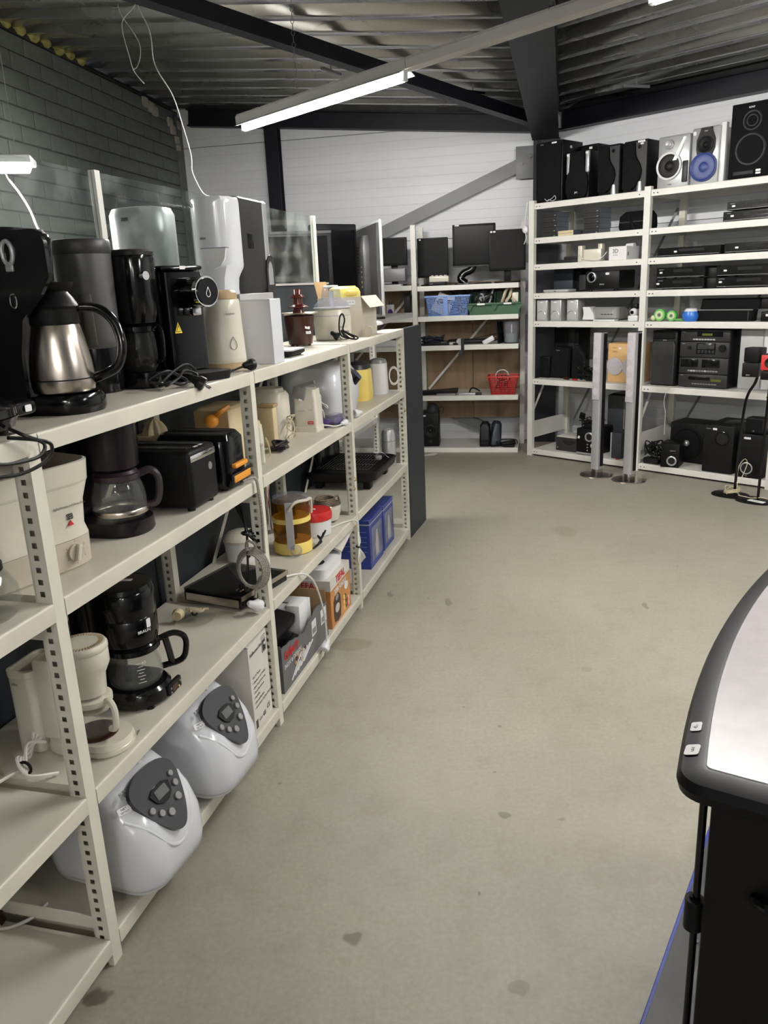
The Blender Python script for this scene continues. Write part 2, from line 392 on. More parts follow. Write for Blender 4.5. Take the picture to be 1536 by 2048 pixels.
# brick wall: mortar core, with single bricks proud of it
ROOM = 1 if BRK.y.x > 0 else -1                      # sign of local y that points into the room
wl = struct('wall_left', G().box(-0.02, 13.5, *(sorted((0.012 * -ROOM, 0.2 * -ROOM))), 0, 3.335), M_mortar, fr=BRK)
BL, BH, GJ = 0.360, 0.1145, 0.009
def brick_mesh(l):
    g = G(); ys = sorted((-0.03 * ROOM, 0.0))
    return g.box(0, l - GJ, ys[0], ys[1], 0, BH - GJ, b=0.004, seg=1).mesh('brick', M_brick)
bm_full, bm_half = brick_mesh(BL), brick_mesh(BL / 2)
k = 0
for row in range(13, 29):
    z = row * BH + 0.005
    x = 0.14
    if row % 2: P(wl, 'brick', bm_half, None, loc=(x, 0, z)); x += BL / 2
    while x < 3.9 and k < 290:
        P(wl, 'brick', bm_full, None, loc=(x, 0, z)); x += BL; k += 1
P(wl, 'corner_pier', G().box(-0.01, 0.125, *sorted((-0.03 * ROOM, 0.02 * ROOM)), 0, 3.28, b=0.006), M_brick)
P(wl, 'wall_face', G().box(0.14, 13.5, *sorted((-0.03 * ROOM, -0.002 * ROOM)), 0, 13 * BH), M_brick)
P(wl, 'top_trim', G().box(0.2, 13.5, *sorted((-0.03 * ROOM, 0.012 * ROOM)), 3.322, 3.35, b=0.003), M_dgrey)
# wool and plaster where the deck meets the wall
g = G()
for i in range(9):
    x = 1.9 + i * 0.16; g.at(x, 0.005 * ROOM, 3.36).sphere((0, 0, 0), 0.05 + 0.02 * random.random(), 8, 6, 0.7, 0.9)
P(wl, 'wool_infill', g, M_wool)
g = G()
for (x, z, r) in ((0.78, 3.28, .05), (0.66, 3.26, .055), (0.58, 3.24, .05), (0.25, 3.20, .05), (0.20, 3.14, .05), (0.12, 3.06, .04), (0.10, 2.99, .035), (0.06, 3.2, .05)):
    g.at(x, 0.0, z).box(-r, r, *sorted((-0.02 * ROOM, 0.025 * ROOM)), -r * .8, r * .9, b=0.015)
P(wl, 'filler_patch', g, M_plaster)

# back wall and right wall: horizontal grooved sheet panels
def panel_mesh(w_, h, pitch=0.083):
    prof = []; z = 0.0
    while z < h - 1e-4:
        z2 = min(z + pitch, h)
        prof += [(0.0, z + 0.004), (0.0, z2 - 0.006), (0.0035, z2 - 0.004), (0.0035, z2)]
        z = z2
    prof = [(0.0, 0.0)] + prof
    poly = prof + [(0.06, h), (0.06, 0)]
    return G().prism(poly, 0, w_, 'x').mesh('panel', M_wallw, 20)
def panel_wall(name, fr, x0, x1, y, z1):
    base = struct(name, G().box(x0, x1, y + 0.05, y + 0.2, 0, z1), M_wallw, fr=fr)
    m_ = panel_mesh(x1 - x0, 0.995); z = 0.0
    while z < z1 - 0.1:
        P(base, 'panel', m_, None, loc=(x0, y, z)); z += 1.0
    return base
wb = panel_wall('wall_back', BF, -2.62, 1.42, BW, 3.3)
wr = panel_wall('wall_right', RF, -0.30, 9.0, 0.72, 3.1)
struct('wall_rear', G().box(-6, 9, -5.7, -5.5, 0, 3.6), M_wallw)

# roof deck: ribs run down the slope in the left half, along the facade in the right half
def deck(name, o, along, across, n, length, pitch, h, m, clip):
    o = Vector(o); a = Vector(along); c = Vector(across); up = a.cross(c).normalized()
    if up.z < 0: up = -up
    prof = []
    for i in range(n):
        s = i * pitch
        for f, hh in ((0.0, 0), (0.40, 0), (0.50, h), (0.90, h)): prof.append((s + f * pitch, hh))
        # little stiffening bead in the flat
    prof.append((n * pitch, 0))
    vs = []; fs = []
    for t in (0, length):
        for s, hh in prof: vs.append(o + a * t + c * s + up * hh)
    N = len(prof)
    for i in range(N - 1): fs.append((i, i + 1, N + i + 1, N + i))
    g = G().add(vs, fs)
    me = g.mesh(name, m)
    bm = bmesh.new(); bm.from_mesh(me)
    bmesh.ops.bisect_plane(bm, geom=bm.verts[:] + bm.edges[:] + bm.faces[:], plane_co=clip[0], plane_no=clip[1], clear_outer=True)
    bm.to_mesh(me); bm.free()
    ob = P(None, name, me, None); ob['kind'] = 'structure'
    md = ob.modifiers.new('thick', 'SOLIDIFY'); md.thickness = 0.004; md.offset = 1
    return ob
e_dir = Vector((0.9773, -0.2119, -0.0876)).normalized()          # down the slope, away from the brick wall
bs = Vector((-math.sin(math.radians(9.7)), -math.cos(math.radians(9.7)), 0))
deck('ceiling', Vector((-2.05, 8.85, 3.372)), e_dir, bs, 44, 4.60, 0.32, 0.10, M_deck, (Vector((0.30, 2.16, 3)), Vector((0.9742, -0.2256, 0))))
deck('ceiling_right', Vector((1.50, 8.35, 3.045)) - RF.x * 5, (RF.x.x, RF.x.y, 0), -RF.y, 44, 14.0, 0.32, 0.09, M_deck, (Vector((0.30, 2.16, 3)), Vector((-0.9742, 0.2256, 0))))

# steelwork
st = thing('roof_rafter', 'wide black steel rafter running overhead down to the corner column', 'beam', WORLD, 0, 0, 0)
A, B = Vector((0.30, 2.16, 0)), Vector((1.62, 7.86, 0))
dr = (B - A).normalized(); nr = Vector((dr.y, -dr.x, 0))
def slab(p, q, w0, w1, z0, z1):
    g = G(); vs = []
    for pp in (p, q):
        for ww in (w0, w1):
            for zz in (z0, z1): vs.append((pp.x + nr.x * ww, pp.y + nr.y * ww, zz))
    return g.add(vs, [(0, 1, 3, 2), (4, 6, 7, 5), (0, 2, 6, 4), (1, 5, 7, 3), (0, 4, 5, 1), (2, 3, 7, 6)])
A2 = A - dr * 7
P(st, 'bottom_flange', slab(A2, B, -0.12, 0.12, 2.80, 2.816), M_steel)
P(st, 'web', slab(A2, B, -0.006, 0.006, 2.81, 3.03), M_steel)
P(st, 'top_flange', slab(A2, B, -0.12, 0.12, 3.024, 3.04), M_steel)
st['label'] = 'wide black steel rafter running overhead down to the corner column'
col = thing('steel_column', 'black steel column in the corner behind the tall black speaker', 'column', WORLD, 1.66, 7.98, 0, math.atan2(dr.y, dr.x) - PI / 2)
P(col, 'flange', G().box(-0.12, 0.12, -0.12, -0.104, 0, 2.81), M_steel)
P(col, 'flange', G().box(-0.12, 0.12, 0.09, 0.106, 0, 3.0), M_steel)
P(col, 'web', G().box(-0.006, 0.006, -0.104, 0.09, 0, 2.81), M_steel)
# eave beams
b1 = thing('eave_beam', 'black sloping steel beam along the top of the back wall', 'beam', WORLD, 0, 0, 0)
p0, p1 = BF.w(-2.32, BW - 0.06, 3.19), BF.w(1.22, BW - 0.06, 2.87)
P(b1, 'web', G().bar(p0 + Vector((0, 0, .075)), p1 + Vector((0, 0, .075)), 0.012, 0.15), M_steel)
P(b1, 'flange', G().bar(p0, p1, 0.10, 0.014), M_steel)
P(b1, 'flange', G().bar(p0 + Vector((0, 0, .145)), p1 + Vector((0, 0, .145)), 0.10, 0.014), M_steel)
b2 = thing('eave_beam', 'black level steel beam along the top of the right wall', 'beam', WORLD, 0, 0, 0)
p0, p1 = RF.w(-0.15, 0.66, 2.87), RF.w(8, 0.66, 2.87)
P(b2, 'web', G().bar(p0 + Vector((0, 0, .075)), p1 + Vector((0, 0, .075)), 0.012, 0.15), M_steel)
P(b2, 'flange', G().bar(p0, p1, 0.11, 0.014), M_steel)
P(b2, 'flange', G().bar(p0 + Vector((0, 0, .15)), p1 + Vector((0, 0, .15)), 0.11, 0.014), M_steel)
# roof brace
single('roof_brace', G().bar((-1.9, 3.62, 3.10), (1.50, 7.62, 2.91), 0.09, 0.09), M_steel, 'black square steel tube crossing diagonally under the roof deck', 'brace', WORLD, 0, 0, 0)
# wall post behind the plexiglass
wp = thing('wall_post', 'dark steel post on the white back wall left of the bright tube', 'column', BF, -1.46, BW - 0.06, 0)
P(wp, 'flange', G().box(-0.065, 0.065, -0.06, -0.05, 0, 3.14), M_steel)
P(wp, 'web', G().box(-0.006, 0.006, -0.05, 0.055, 0, 3.14), M_steel)
P(wp, 'flange', G().box(-0.065, 0.065, 0.045, 0.055, 0, 3.14), M_steel)
# diagonal wall brace with its gusset
wbk = thing('wall_brace', 'grey diagonal flat brace bolted across the white back wall', 'brace', BF, 0, 0, 0)
gus = P(wbk, 'gusset_plate', G().box(0.90, 1.10, BW - 0.10, BW - 0.085, 2.485, 2.765, b=0.002), M_steelg)
for (x, z) in ((0.955, 2.615), (1.03, 2.67)): P(gus, 'bolt', G().cyl((x, BW - 0.12, z), (x, BW - 0.10, z), 0.014, n=6), M_chrome)
P(wbk, 'brace_bar', G().bar(BF.w(0, 0).xyz * 0 + Vector((-0.95, BW - 0.08, 1.86)), Vector((0.99, BW - 0.08, 2.63)), 0.012, 0.115), M_steelg)

# ------------------------------------------------------------------ racks
def upright_mesh(h, m, fw=0.036, dw=0.042, pitch=0.0275, hole=0.0125, right_side=True):
    """folded steel upright: plain front face, pierced side flanges (real holes), open back"""
    g = G(); t = 0.002
    g.box(-fw / 2, fw / 2, 0, t, 0, h)
    n = int(h / pitch)
    for sx in (-1, 1):
        x = sx * (fw / 2 - t / 2)
        def strip(y0, y1, z0, z1): g.box(x - t / 2, x + t / 2, y0, y1, z0, z1)
        if sx > 0: strip(t, dw, 0, h); continue  # right flange made solid so no light leaks in behind the holes
        ya, yb = dw * 0.38, dw * 0.38 + hole
        strip(t, ya, 0, h); strip(yb, dw, 0, h)
        for i in range(n + 1):
            z0 = i * pitch + hole * 0.5; z1 = min(h, (i + 1) * pitch - hole * 0.5)
            if z1 > z0: strip(ya, yb, z0, z1)
    g.box(-fw / 2, fw / 2, dw * 0.9, dw * 0.9 + t, 0, h)  # plate closing the back, keeps the inside of the upright dark
    return g.mesh('upright', m)
def board_mesh(l, d, m, lip=0.04, slots=False):
    g = G()
    g.box(0, l, 0.012, d, -0.004, 0)
    g.prism([(0, -lip), (0, -0.006), (0.0007, -0.0032), (0.0024, -0.0009), (0.005, 0.0), (0.012, 0.0), (0.012, -0.003), (0.005, -0.003), (0.0028, -0.006), (0.0028, -lip)], 0, l, 'x')
    g.box(0, l, d - 0.0025, d, -lip, 0)
    g.box(0, l, 0.0025, 0.014, -lip, -lip + 0.002)
    g.box(0, 0.002, 0.0025, d - .0025, -lip, -0.004); g.box(l - 0.002, l, 0.0025, d - .0025, -lip, -0.004)
    return g.mesh('shelf_board', m)

# --- left rack: four levels, runs away from the viewer
LUX = [0.257, 1.386, 2.510, 3.645, 4.793]
LZ = [0.080, 0.485, 0.970, 1.335]
LD = 0.42
rackL = thing('shelving_rack', 'long low cream steel shelving rack full of kitchen appliances', 'shelving', LF, 0, 0, 0)
um = upright_mesh(1.335, M_rack)
for i, x in enumerate(LUX):
    P(rackL, 'upright', um, None, loc=(x - 0.018, 0.0, 0))
    P(rackL, 'upright', um, None, loc=(x - 0.018, LD - 0.045, 0))
    for z in (0.105, 0.88): P(rackL, 'side_rail', G().box(x - 0.034, x - 0.030, 0.04, LD - 0.045, z, z + 0.035), M_rack)
for b in range(4):
    l = LUX[b + 1] - LUX[b] - 0.038
    bmh = board_mesh(l, LD, M_shelf, 0.042)
    for z in LZ:
        dz = {2: {0.485: 0.018}, 3: {0.485: 0.022}}.get(b, {}).get(z, 0)
        P(rackL, 'shelf_board', bmh, None, loc=(LUX[b] + 0.001, -0.002, z + dz))
    g = G()
    g.bar((LUX[b] + 0.05, LD - 0.012, 0.2), (LUX[b + 1] - 0.05, LD - 0.012, 1.25), 0.003, 0.022)
    P(rackL, 'cross_brace', g, M_rack)
for x, z in ((3.60, 0.66), (3.62, 0.70), (4.74, 0.86)):
    P(rackL, 'hook_clip', G().tube([(x - .02, -0.004, z), (x - .022, -0.012, z - .012), (x - .02, -0.004, z - .02)], 0.003, n=5), M_gold)

# --- partition behind it: dark panels, plexiglass on top
PD = 0.452
for b in range(4):
    x0, x1 = (LUX[b] - 0.02, LUX[b + 1] - 0.025)
    pt_ = thing('partition_panel', ['dark partition panel behind the nearest rack bay', 'dark partition panel behind the bread machines bay', 'dark partition panel behind the fondue and amber steamer bay', 'dark partition panel behind the last bay of the left rack'][b], 'partition', LF, 0, 0, 0)
    P(pt_, 'board', G().box(x0, x1, PD, PD + 0.03, 0.02, 1.612, b=0.002, seg=1), M_dpanel)
    P(pt_, 'top_trim', G().box(x0, x1, PD - 0.003, PD + 0.033, 1.612, 1.622), M_alu)
    P(pt_, 'foot', G().box(x0 + 0.05, x0 + 0.10, PD, PD + 0.03, 0, 0.02), M_dgrey)
    P(pt_, 'foot', G().box(x1 - 0.10, x1 - 0.05, PD, PD + 0.03, 0, 0.02), M_dgrey)
PLX = [0.30, 2.435, 4.58]
for i in range(2):
    x0, x1 = PLX[i] + 0.030, PLX[i + 1] - 0.006
    single('plexiglass_screen', G().box(x0, x1, PD + 0.012, PD + 0.016, 1.622, 1.985), M_plexi, ['scratched clear plexiglass screen above the thermos coffee machine', 'scratched clear plexiglass screen behind the white and black dispenser'][i], 'screen', LF, 0, 0, 0)
for i, x in enumerate(PLX[1:]):
    single('screen_post', G().box(x - 0.004, x + 0.026, PD + 0.002, PD + 0.012, 1.622, 1.99, b=0.001, seg=1).box(x - 0.004, x + 0.026, PD + 0.017, PD + 0.026, 1.622, 1.99, b=.001, seg=1).box(x + 0.003, x + 0.010, PD + .012, PD + .017, 1.622, 1.99), M_rack2,
           ['white post joining the two plexiglass screens', 'white end post of the far plexiglass screen'][i], 'post', LF, 0, 0, 0)
ep = thing('end_panel', 'dark grey upright board closing the far end of the left rack', 'panel', LF, 4.80, -0.004, 0, math.radians(-2.3))
P(ep, 'board', G().box(0.0, 0.41, 0, 0.025, 0, 1.335, b=0.002, seg=1), M_dpanel)
P(ep, 'edge_band', G().box(-0.002, 0.0, 0, 0.025, 0, 1.335), M_dgrey)

# --- rack on the far side of the partition (its top carries TVs)
rackB = thing('shelving_rack', 'white steel rack hidden behind the partition carrying old televisions', 'shelving', LF, 0, 0, 0)
bmh = board_mesh(1.12, 0.5, M_rack2, 0.04)
for b in range(3):
    for z in (0.6, 1.30): P(rackB, 'shelf_board', bmh, None, loc=(2.6 + b * 1.13, 0.50, z))
umB = upright_mesh(1.30, M_rack2)
for b in range(4):
    for y in (0.50, 0.96): P(rackB, 'upright', umB, None, loc=(2.58 + b * 1.13, y, 0))

# --- right rack
RUX = [0.0, 1.075, 2.16]
RZ = [0.065, 0.712, 1.222, 1.462, 1.705, 1.925, 2.205]
RD = 0.62
rackR = thing('shelving_rack', 'tall white steel shelving rack loaded with loudspeakers and players', 'shelving', RF, 0, 0, 0)
umR = upright_mesh(2.23, M_rack2, fw=0.052, dw=0.04, pitch=0.05, hole=0.02)
umRr = upright_mesh(2.23, M_rack, fw=0.05, dw=0.04, pitch=0.05, hole=0.02)
for x in RUX:
    P(rackR, 'upright', umR, None, loc=(x, -0.006, 0))
    P(rackR, 'upright', umRr, None, loc=(x, RD - 0.04, 0))
for b in range(2):
    l = RUX[b + 1] - RUX[b] - 0.056
    bmh = board_mesh(l, RD, M_rack2, 0.048)
    gs = G()
    for z in RZ:
        P(rackR, 'shelf_board', bmh, None, loc=(RUX[b] + 0.028, 0.0, z))
        for xx in (RUX[b] + 0.045, RUX[b] + 0.075, RUX[b + 1] - 0.075):
            gs.box(xx, xx + 0.010, -0.0012, 0.0005, z - 0.030, z - 0.023)
    P(rackR, 'lock_slots', gs, M_hole)
    P(rackR, 'cross_brace', G().bar((RUX[b] + 0.05, RD - 0.01, 0.2), (RUX[b + 1] - 0.05, RD - 0.01, 2.1), 0.003, 0.02), M_steelg)
for x in RUX[:2]:
    P(rackR, 'kick_plate', G().box(x - 0.004, x + 0.004, 0.05, RD - 0.04, 0.16, 0.315), M_rack2)
    P(rackR, 'frame_stay', G().bar((x, 0.04, 0.40), (x, RD - 0.04, 1.15), 0.003, 0.02, up=(1, 0, 0)), M_rack2)

# --- back rack with plywood backs
BZ = [0.045, 0.548, 1.020, 1.288, 1.562]
rackK = thing('shelving_rack', 'white steel rack with brown plywood back standing against the back wall', 'shelving', BF, 0, 0, 0)
umK = upright_mesh(2.10, M_rack2, fw=0.046, dw=0.04, pitch=0.05, hole=0.02)
KD = 0.48
for x in (-1.02, 0.0):
    P(rackK, 'upright', umK, None, loc=(x, 0.0, 0))
    P(rackK, 'upright', umK, None, loc=(x, KD - 0.04, 0))
P(rackK, 'upright', umK, None, loc=(0.975, KD - 0.04, 0))
for b, (x0, x1) in enumerate(((-0.995, -0.026), (0.026, 0.952))):
    bmh = board_mesh(x1 - x0, KD, M_rack2, 0.045)
    for z in BZ: P(rackK, 'shelf_board', bmh, None, loc=(x0, 0.003, z + (0.012 if b == 0 and z > 1.5 else 0)))
    for (za, zb) in ((0.26, 1.01), (1.03, 1.585)):
        g = G()
        P(rackK, 'plywood_back', G().box(x0, (x0 + x1) / 2 - 0.002, KD, KD + 0.012, za, zb), M_ply)
        P(rackK, 'plywood_back', G().box((x0 + x1) / 2 + 0.002, x1, KD, KD + 0.012, za, zb), M_ply)
    P(rackK, 'cross_brace', G().bar((x0 + 0.02, KD - 0.045, 0.56), (x1 - 0.04, KD - 0.045, 1.54), 0.003, 0.022), M_rack2)
P(rackK, 'side_plate', G().box(-0.004, 0.004, 0.05, KD - 0.05, 1.70, 1.76), M_rack2)

# ------------------------------------------------------------------ lights
TU = Vector((0.662, -0.7495, 0)).normalized()
def batten(name, label, p, length, tube):
    """trunking rail with an open fluorescent tube underneath; local x runs along"""
    t = thing(name, label, 'light', Frame(p[:2], (TU.x, TU.y)), 0, 0, p[2])
    P(t, 'rail', G().prism([(-0.032, 0.03), (-0.034, 0.072), (-0.026, 0.076), (-0.026, 0.084), (0.026, 0.084), (0.026, 0.076), (0.034, 0.072), (0.032, 0.03)], 0, length, 'x'), M_alu)
    if tube:
        P(t, 'reflector', G().prism([(-0.055, 0.012), (-0.03, 0.03), (0.03, 0.03), (0.055, 0.012), (0.052, 0.012), (0.028, 0.027), (-0.028, 0.027), (-0.052, 0.012)], 0.02, length - 0.02, 'x'), M_white)
        tb = P(t, 'tube', G().cyl((0.05, 0, -0.002), (length - 0.05, 0, -0.002), 0.016, n=10), M_tubeglow, label='lit fluorescent tube')
        for x in (0.03, length - 0.05): P(t, 'lamp_holder', G().box(x, x + 0.022, -0.016, 0.016, -0.016, 0.03, b=0.003, seg=1), M_white)
    return t
TZ = 2.585
P0 = Vector((-0.865, 5.62, TZ)) + TU * 0.085
batten('strip_light', 'lit fluorescent batten hanging below the roof deck above the back rack', P0, 1.56, True)
batten('light_rail', 'bare aluminium rail section between the two lit tubes', P0 + TU * 1.565, 1.27, False)
batten('strip_light', 'lit fluorescent batten at the top right edge of the picture', P0 + TU * 2.84, 1.56, True)
batten('light_rail', 'bare aluminium rail beyond the top right edge', P0 + TU * 4.405, 1.27, False)
batten('strip_light', 'lit fluorescent batten further along the rail outside the picture', P0 + TU * 5.68, 1.56, True)
# unseen battens behind the viewer, added because the shelf fronts are lit
PB = Vector((-0.9, -2.6, TZ + 0.2))
for k in range(2):
    batten('strip_light', ['lit fluorescent batten well behind the viewer on the left', 'lit fluorescent batten well behind the viewer on the right'][k], PB + TU * (3.0 * k), 1.56, True)
def chain(x, y, z0, z1, label):
    t = thing('hanging_chain', label, 'chain', WORLD, x, y, 0)
    n = int((z1 - z0) / 0.03); g = G()
    for i in range(n):
        z = z0 + 0.015 + i * (z1 - z0) / n
        g.torus((0, 0, z), 0.010, 0.0018, 'x' if i % 2 else 'y', n=8, m=4, sy=1.5)
    P(t, 'links', g, M_steelg)
    P(t, 'clip', G().box(-0.02, 0.02, -0.02, 0.02, z0 - 0.035, z0 + 0.005, b=0.004), M_dgrey)
q = P0 + TU * 0.62; chain(q.x, q.y, TZ + 0.088, 3.16, 'thin chain holding the lit tube left of the rafter')
q = P0 + TU * 2.42; chain(q.x, q.y, TZ + 0.088, 2.80, 'short chain clipped to the rail under the rafter')
# suspended luminaire over the aisle behind the partition
lp = thing('pendant_light', 'flat lit pendant luminaire at the left edge behind the plexiglass', 'light', WORLD, -2.02, 3.78, 2.170, math.radians(14))
P(lp, 'housing', G().box(-0.52, 0.52, -0.09, 0.09, 0.012, 0.045, b=0.008), M_white)
P(lp, 'diffuser', G().stack([(rrect(0.98, 0.15, 0.02), -0.012), (rrect(1.0, 0.17, 0.02), 0.012)]), mat('diffuser_glow', (1.0, 0.96, 0.9), 0.5, var=0, emit=TUBE_POWER * 0.32), label='lit diffuser')
for x in (-0.4, 0.45): P(lp, 'suspension_wire', G().cyl((x, 0, 0.04), (x, 0, 1.10), 0.0015, n=5), M_steelg)
# loose wires
def wire(name, pts, r, m, label, cat='cable'):
    return single(name, G().tube(pts, r, n=6, k=6), m, label, cat, WORLD, 0, 0, 0)

# ------------------------------------------------------------------ small shared builders
def cord(parent, pts, r, m, name='cord', k=6, n=6):
    return P(parent, name, G().tube(pts, r, n=n, k=k), m)
def plug(parent, loc, rz, m, pitch=0.0, s=1.0):
    """round mains plug, pins along local +x"""
    e = P(parent, 'plug', G().lathe([(0.006, -0.035), (0.010, -0.03), (0.013, -0.012), (0.018, -0.006), (0.0195, 0.0), (0.0195, 0.012), (0.017, 0.014)], 16), m, loc=loc, rot=(0, PI / 2 + pitch, rz))
    e.scale = (s, s, s)
    for y in (-0.0095, 0.0095): P(e, 'pin', G().cyl((0, y, 0.013), (0, y, 0.033), 0.0024, n=8), M_chrome)
    return e
def sticker(parent, loc, w_, h, rot=(PI / 2, 0, 0), m=None, s=None, name='price_sticker', ts=None):
    o = P(parent, name, G().stack([(rrect(w_, h, min(w_, h) * 0.22, 3), 0), (rrect(w_, h, min(w_, h) * 0.22, 3), 0.0006)]), m or M_paper, loc=loc, rot=rot)
    if s:
        text(o, s, (ts or h * 0.42), M_ink, (0, -h * 0.14, 0.0007), rot=(0, 0, 0))
    return o
FRONT = (PI / 2, 0, 0)            # decal on a face that looks along -y
SIDE = (PI / 2, 0, -PI / 2)       # decal on a face that looks along -x
TOP = (0, 0, 0)
def jug(parent, cx, cy, z0, prof, gm, hm, hang, hlen=0.055, top=None, band=None, name='glass_jug', lid=True, hw=0.011, marks=False):
    """glass coffee jug (profile r,z) with lid, collar and a loop handle pointing at angle hang"""
    zt = prof[-1][1]; rt = prof[-1][0]; rm = max(r for r, z in prof)
    outer = [(r, z0 + z) for r, z in prof]; inner = [(max(r - 0.0025, 0.001), z0 + z) for r, z in prof[::-1]]
    inner[-1] = (inner[-1][0], inner[-1][1] + 0.003)
    jg = P(parent, name, G().lathe(outer + inner, 28, cx, cy, cap=False).lathe([(0.0005, z0), (prof[0][0], z0)], 28, cx, cy, cap=False), gm)
    P(jg, 'collar', G().lathe([(rt + 0.003, z0 + zt - 0.012), (rt + 0.005, z0 + zt - 0.010), (rt + 0.005, z0 + zt + 0.004), (rt, z0 + zt + 0.006)], 28, cx, cy), hm)
    if lid: P(jg, 'lid', G().lathe([(rt + 0.001, z0 + zt + 0.006), (rt * 0.9, z0 + zt + 0.014), (rt * 0.3, z0 + zt + 0.018)], 24, cx, cy), hm)
    ca, sa = math.cos(hang), math.sin(hang)
    def q(r, z): return (cx + ca * r, cy + sa * r, z0 + z)
    g = G()
    path = [q(rt, zt - 0.004), q(rt + hlen * 0.6, zt + 0.004), q(rt + hlen, zt - 0.015), q(rt + hlen * 1.02, zt * 0.55), q(rt + hlen * 0.8, zt * 0.25), q(rm - 0.002, zt * 0.2)]
    g.tube(path, hw, n=8, k=5)
    P(jg, 'handle', g, hm)
    if band: P(jg, 'metal_band', G().lathe([(rm + 0.001, z0 + band), (rm + 0.002, z0 + band + 0.002), (rm + 0.002, z0 + band + 0.014), (rm + 0.0005, z0 + band + 0.016)], 28, cx, cy, cap=False), M_inox)
    if marks:
        g = G()
        ma = math.radians(-135)
        for i in range(7):
            z = z0 + zt * (0.22 + 0.085 * i); rr = rm * 1.0
            for (a, w_) in ((ma, 0.16 if i % 2 else 0.28),):
                pts = [(cx + math.cos(a + w_ * (t - .5)) * (rr + .0008), cy + math.sin(a + w_ * (t - .5)) * (rr + .0008), z) for t in (0, .25, .5, .75, 1)]
                g.tube(pts, 0.0008, n=4, smooth=False)
        P(jg, 'level_marks', g, M_inkw)
    return jg
ZT, ZM, ZK, ZB = 1.335, 0.970, 0.485, 0.080

# ================================================================== LEFT RACK, TOP
# thermos coffee machine
t = thing('coffee_machine', 'tall black coffee machine with a stainless thermos jug on its base', 'coffee machine', LF, 1.67, 0.17, ZT)
P(t, 'base', G().stack([(rrect(0.155, 0.30, 0.07, 6, 0, 0.02), 0), (rrect(0.165, 0.31, 0.075, 6, 0, .02), 0.012), (rrect(0.165, 0.31, 0.075, 6, 0, .02), 0.036), (rrect(0.155, 0.30, 0.07, 6, 0, .02), 0.045)]), M_black)
tw = P(t, 'tower', G().stack([(rrect(0.165, 0.11, 0.03, 5, 0, 0.13), 0.045), (rrect(0.165, 0.12, 0.03, 5, 0, 0.125), 0.24), (rrect(0.165, 0.20, 0.03, 5, 0, 0.085), 0.30), (rrect(0.165, 0.21, 0.03, 5, 0, 0.08), 0.40), (rrect(0.155, 0.20, 0.03, 5, 0, 0.08), 0.412)]), M_black)
P(tw, 'lid', G().stack([(rrect(0.16, 0.19, 0.03, 5, 0, 0.08), 0.412), (rrect(0.15, 0.18, 0.03, 5, 0, 0.08), 0.422)]), M_blackm)
P(t, 'side_cheek', G().prism([(-0.105, 0.405), (-0.115, 0.385), (-0.115, 0.31), (-0.085, 0.27), (-0.03, 0.22), (-0.012, 0.14), (-0.008, 0.0), (0.16, 0.0), (0.16, 0.41), (-0.09, 0.412)], -0.092, -0.080, 'x'), M_black)
g = G(); g.at(-0.0935, -0.02, 0.365, 0, 0, 0).torus((0, 0, 0), 0.013, 0.0052, 'x', n=20, m=8, sy=1.9)
P(tw, 'logo_ring', g, M_silver, label='silver oval ring')
g = G().box(-0.0955, -0.0915, -0.030, -0.010, 0.325, 0.340, b=0.003); P(tw, 'ring_tab', g, M_silver)
sw = P(tw, 'switch', G().at(-0.0925, -0.015, 0.262).torus((0, 0, 0), 0.008, 0.002, 'x', n=16, m=5, sy=1.9), M_chrome)
P(sw, 'rocker', G().box(-0.095, -0.091, -0.021, -0.009, 0.25, 0.275, b=0.002), M_blackm)
P(t, 'filter_holder', G().lathe([(0.03, 0.27), (0.055, 0.285), (0.062, 0.30)], 24, 0, -0.035), M_blackm)
j = P(t, 'thermos_jug', G().lathe([(0.058, 0.046), (0.070, 0.05), (0.0735, 0.065), (0.0735, 0.085), (0.071, 0.12), (0.062, 0.17), (0.054, 0.205), (0.053, 0.207)], 32, 0, -0.045), M_inox, label='brushed stainless thermos jug')
P(j, 'seam', G().lathe([(0.0738, 0.078), (0.0742, 0.0795), (0.0738, 0.081)], 32, 0, -0.045, cap=False), M_blackm)
P(j, 'neck', G().lathe([(0.055, 0.205), (0.056, 0.21), (0.054, 0.238), (0.055, 0.242), (0.060, 0.246), (0.058, 0.250)], 28, 0, -0.045), M_blackm)
P(j, 'lid', G().lathe([(0.057, 0.250), (0.050, 0.262), (0.030, 0.29), (0.016, 0.303), (0.010, 0.304)], 28, 0, -0.045), M_blackm)
P(j, 'handle', G().tube([(0.03, -0.085, 0.243), (0.05, -0.13, 0.238), (0.058, -0.165, 0.205), (0.055, -0.18, 0.15), (0.045, -0.165, 0.10), (0.03, -0.11, 0.075)], 0.0115, n=10, k=6), M_black)

# smoke grey column machine
t = thing('coffee_machine', 'tall smoke grey cylinder coffee machine between the thermos machine and the black jug machine', 'coffee machine', LF, 2.02, 0.265, ZT)
P(t, 'base', G().lathe([(0.066, 0), (0.070, 0.004), (0.072, 0.10), (0.070, 0.125)], 32), M_black)
P(t, 'column', G().lathe([(0.072, 0.125), (0.0735, 0.128), (0.0745, 0.15), (0.0765, 0.30), (0.078, 0.375), (0.078, 0.376)], 36), mat('plastic_smoke', (0.060, 0.060, 0.058), 0.38, var=0.06))
P(t, 'rim', G().lathe([(0.078, 0.376), (0.079, 0.378), (0.079, 0.408), (0.076, 0.414), (0.066, 0.416)], 36), M_dgrey)
ang = math.radians(-150)
g = G(); g.at(0.068 * math.cos(ang), 0.068 * math.sin(ang), 0, 0, 0, ang + PI / 2)
g.box(-0.016, 0.016, -0.012, 0.012, 0.13, 0.275, b=0.008)
P(t, 'handle_strip', g, mat('plastic_olive_grey', (0.05, 0.05, 0.042), 0.4))

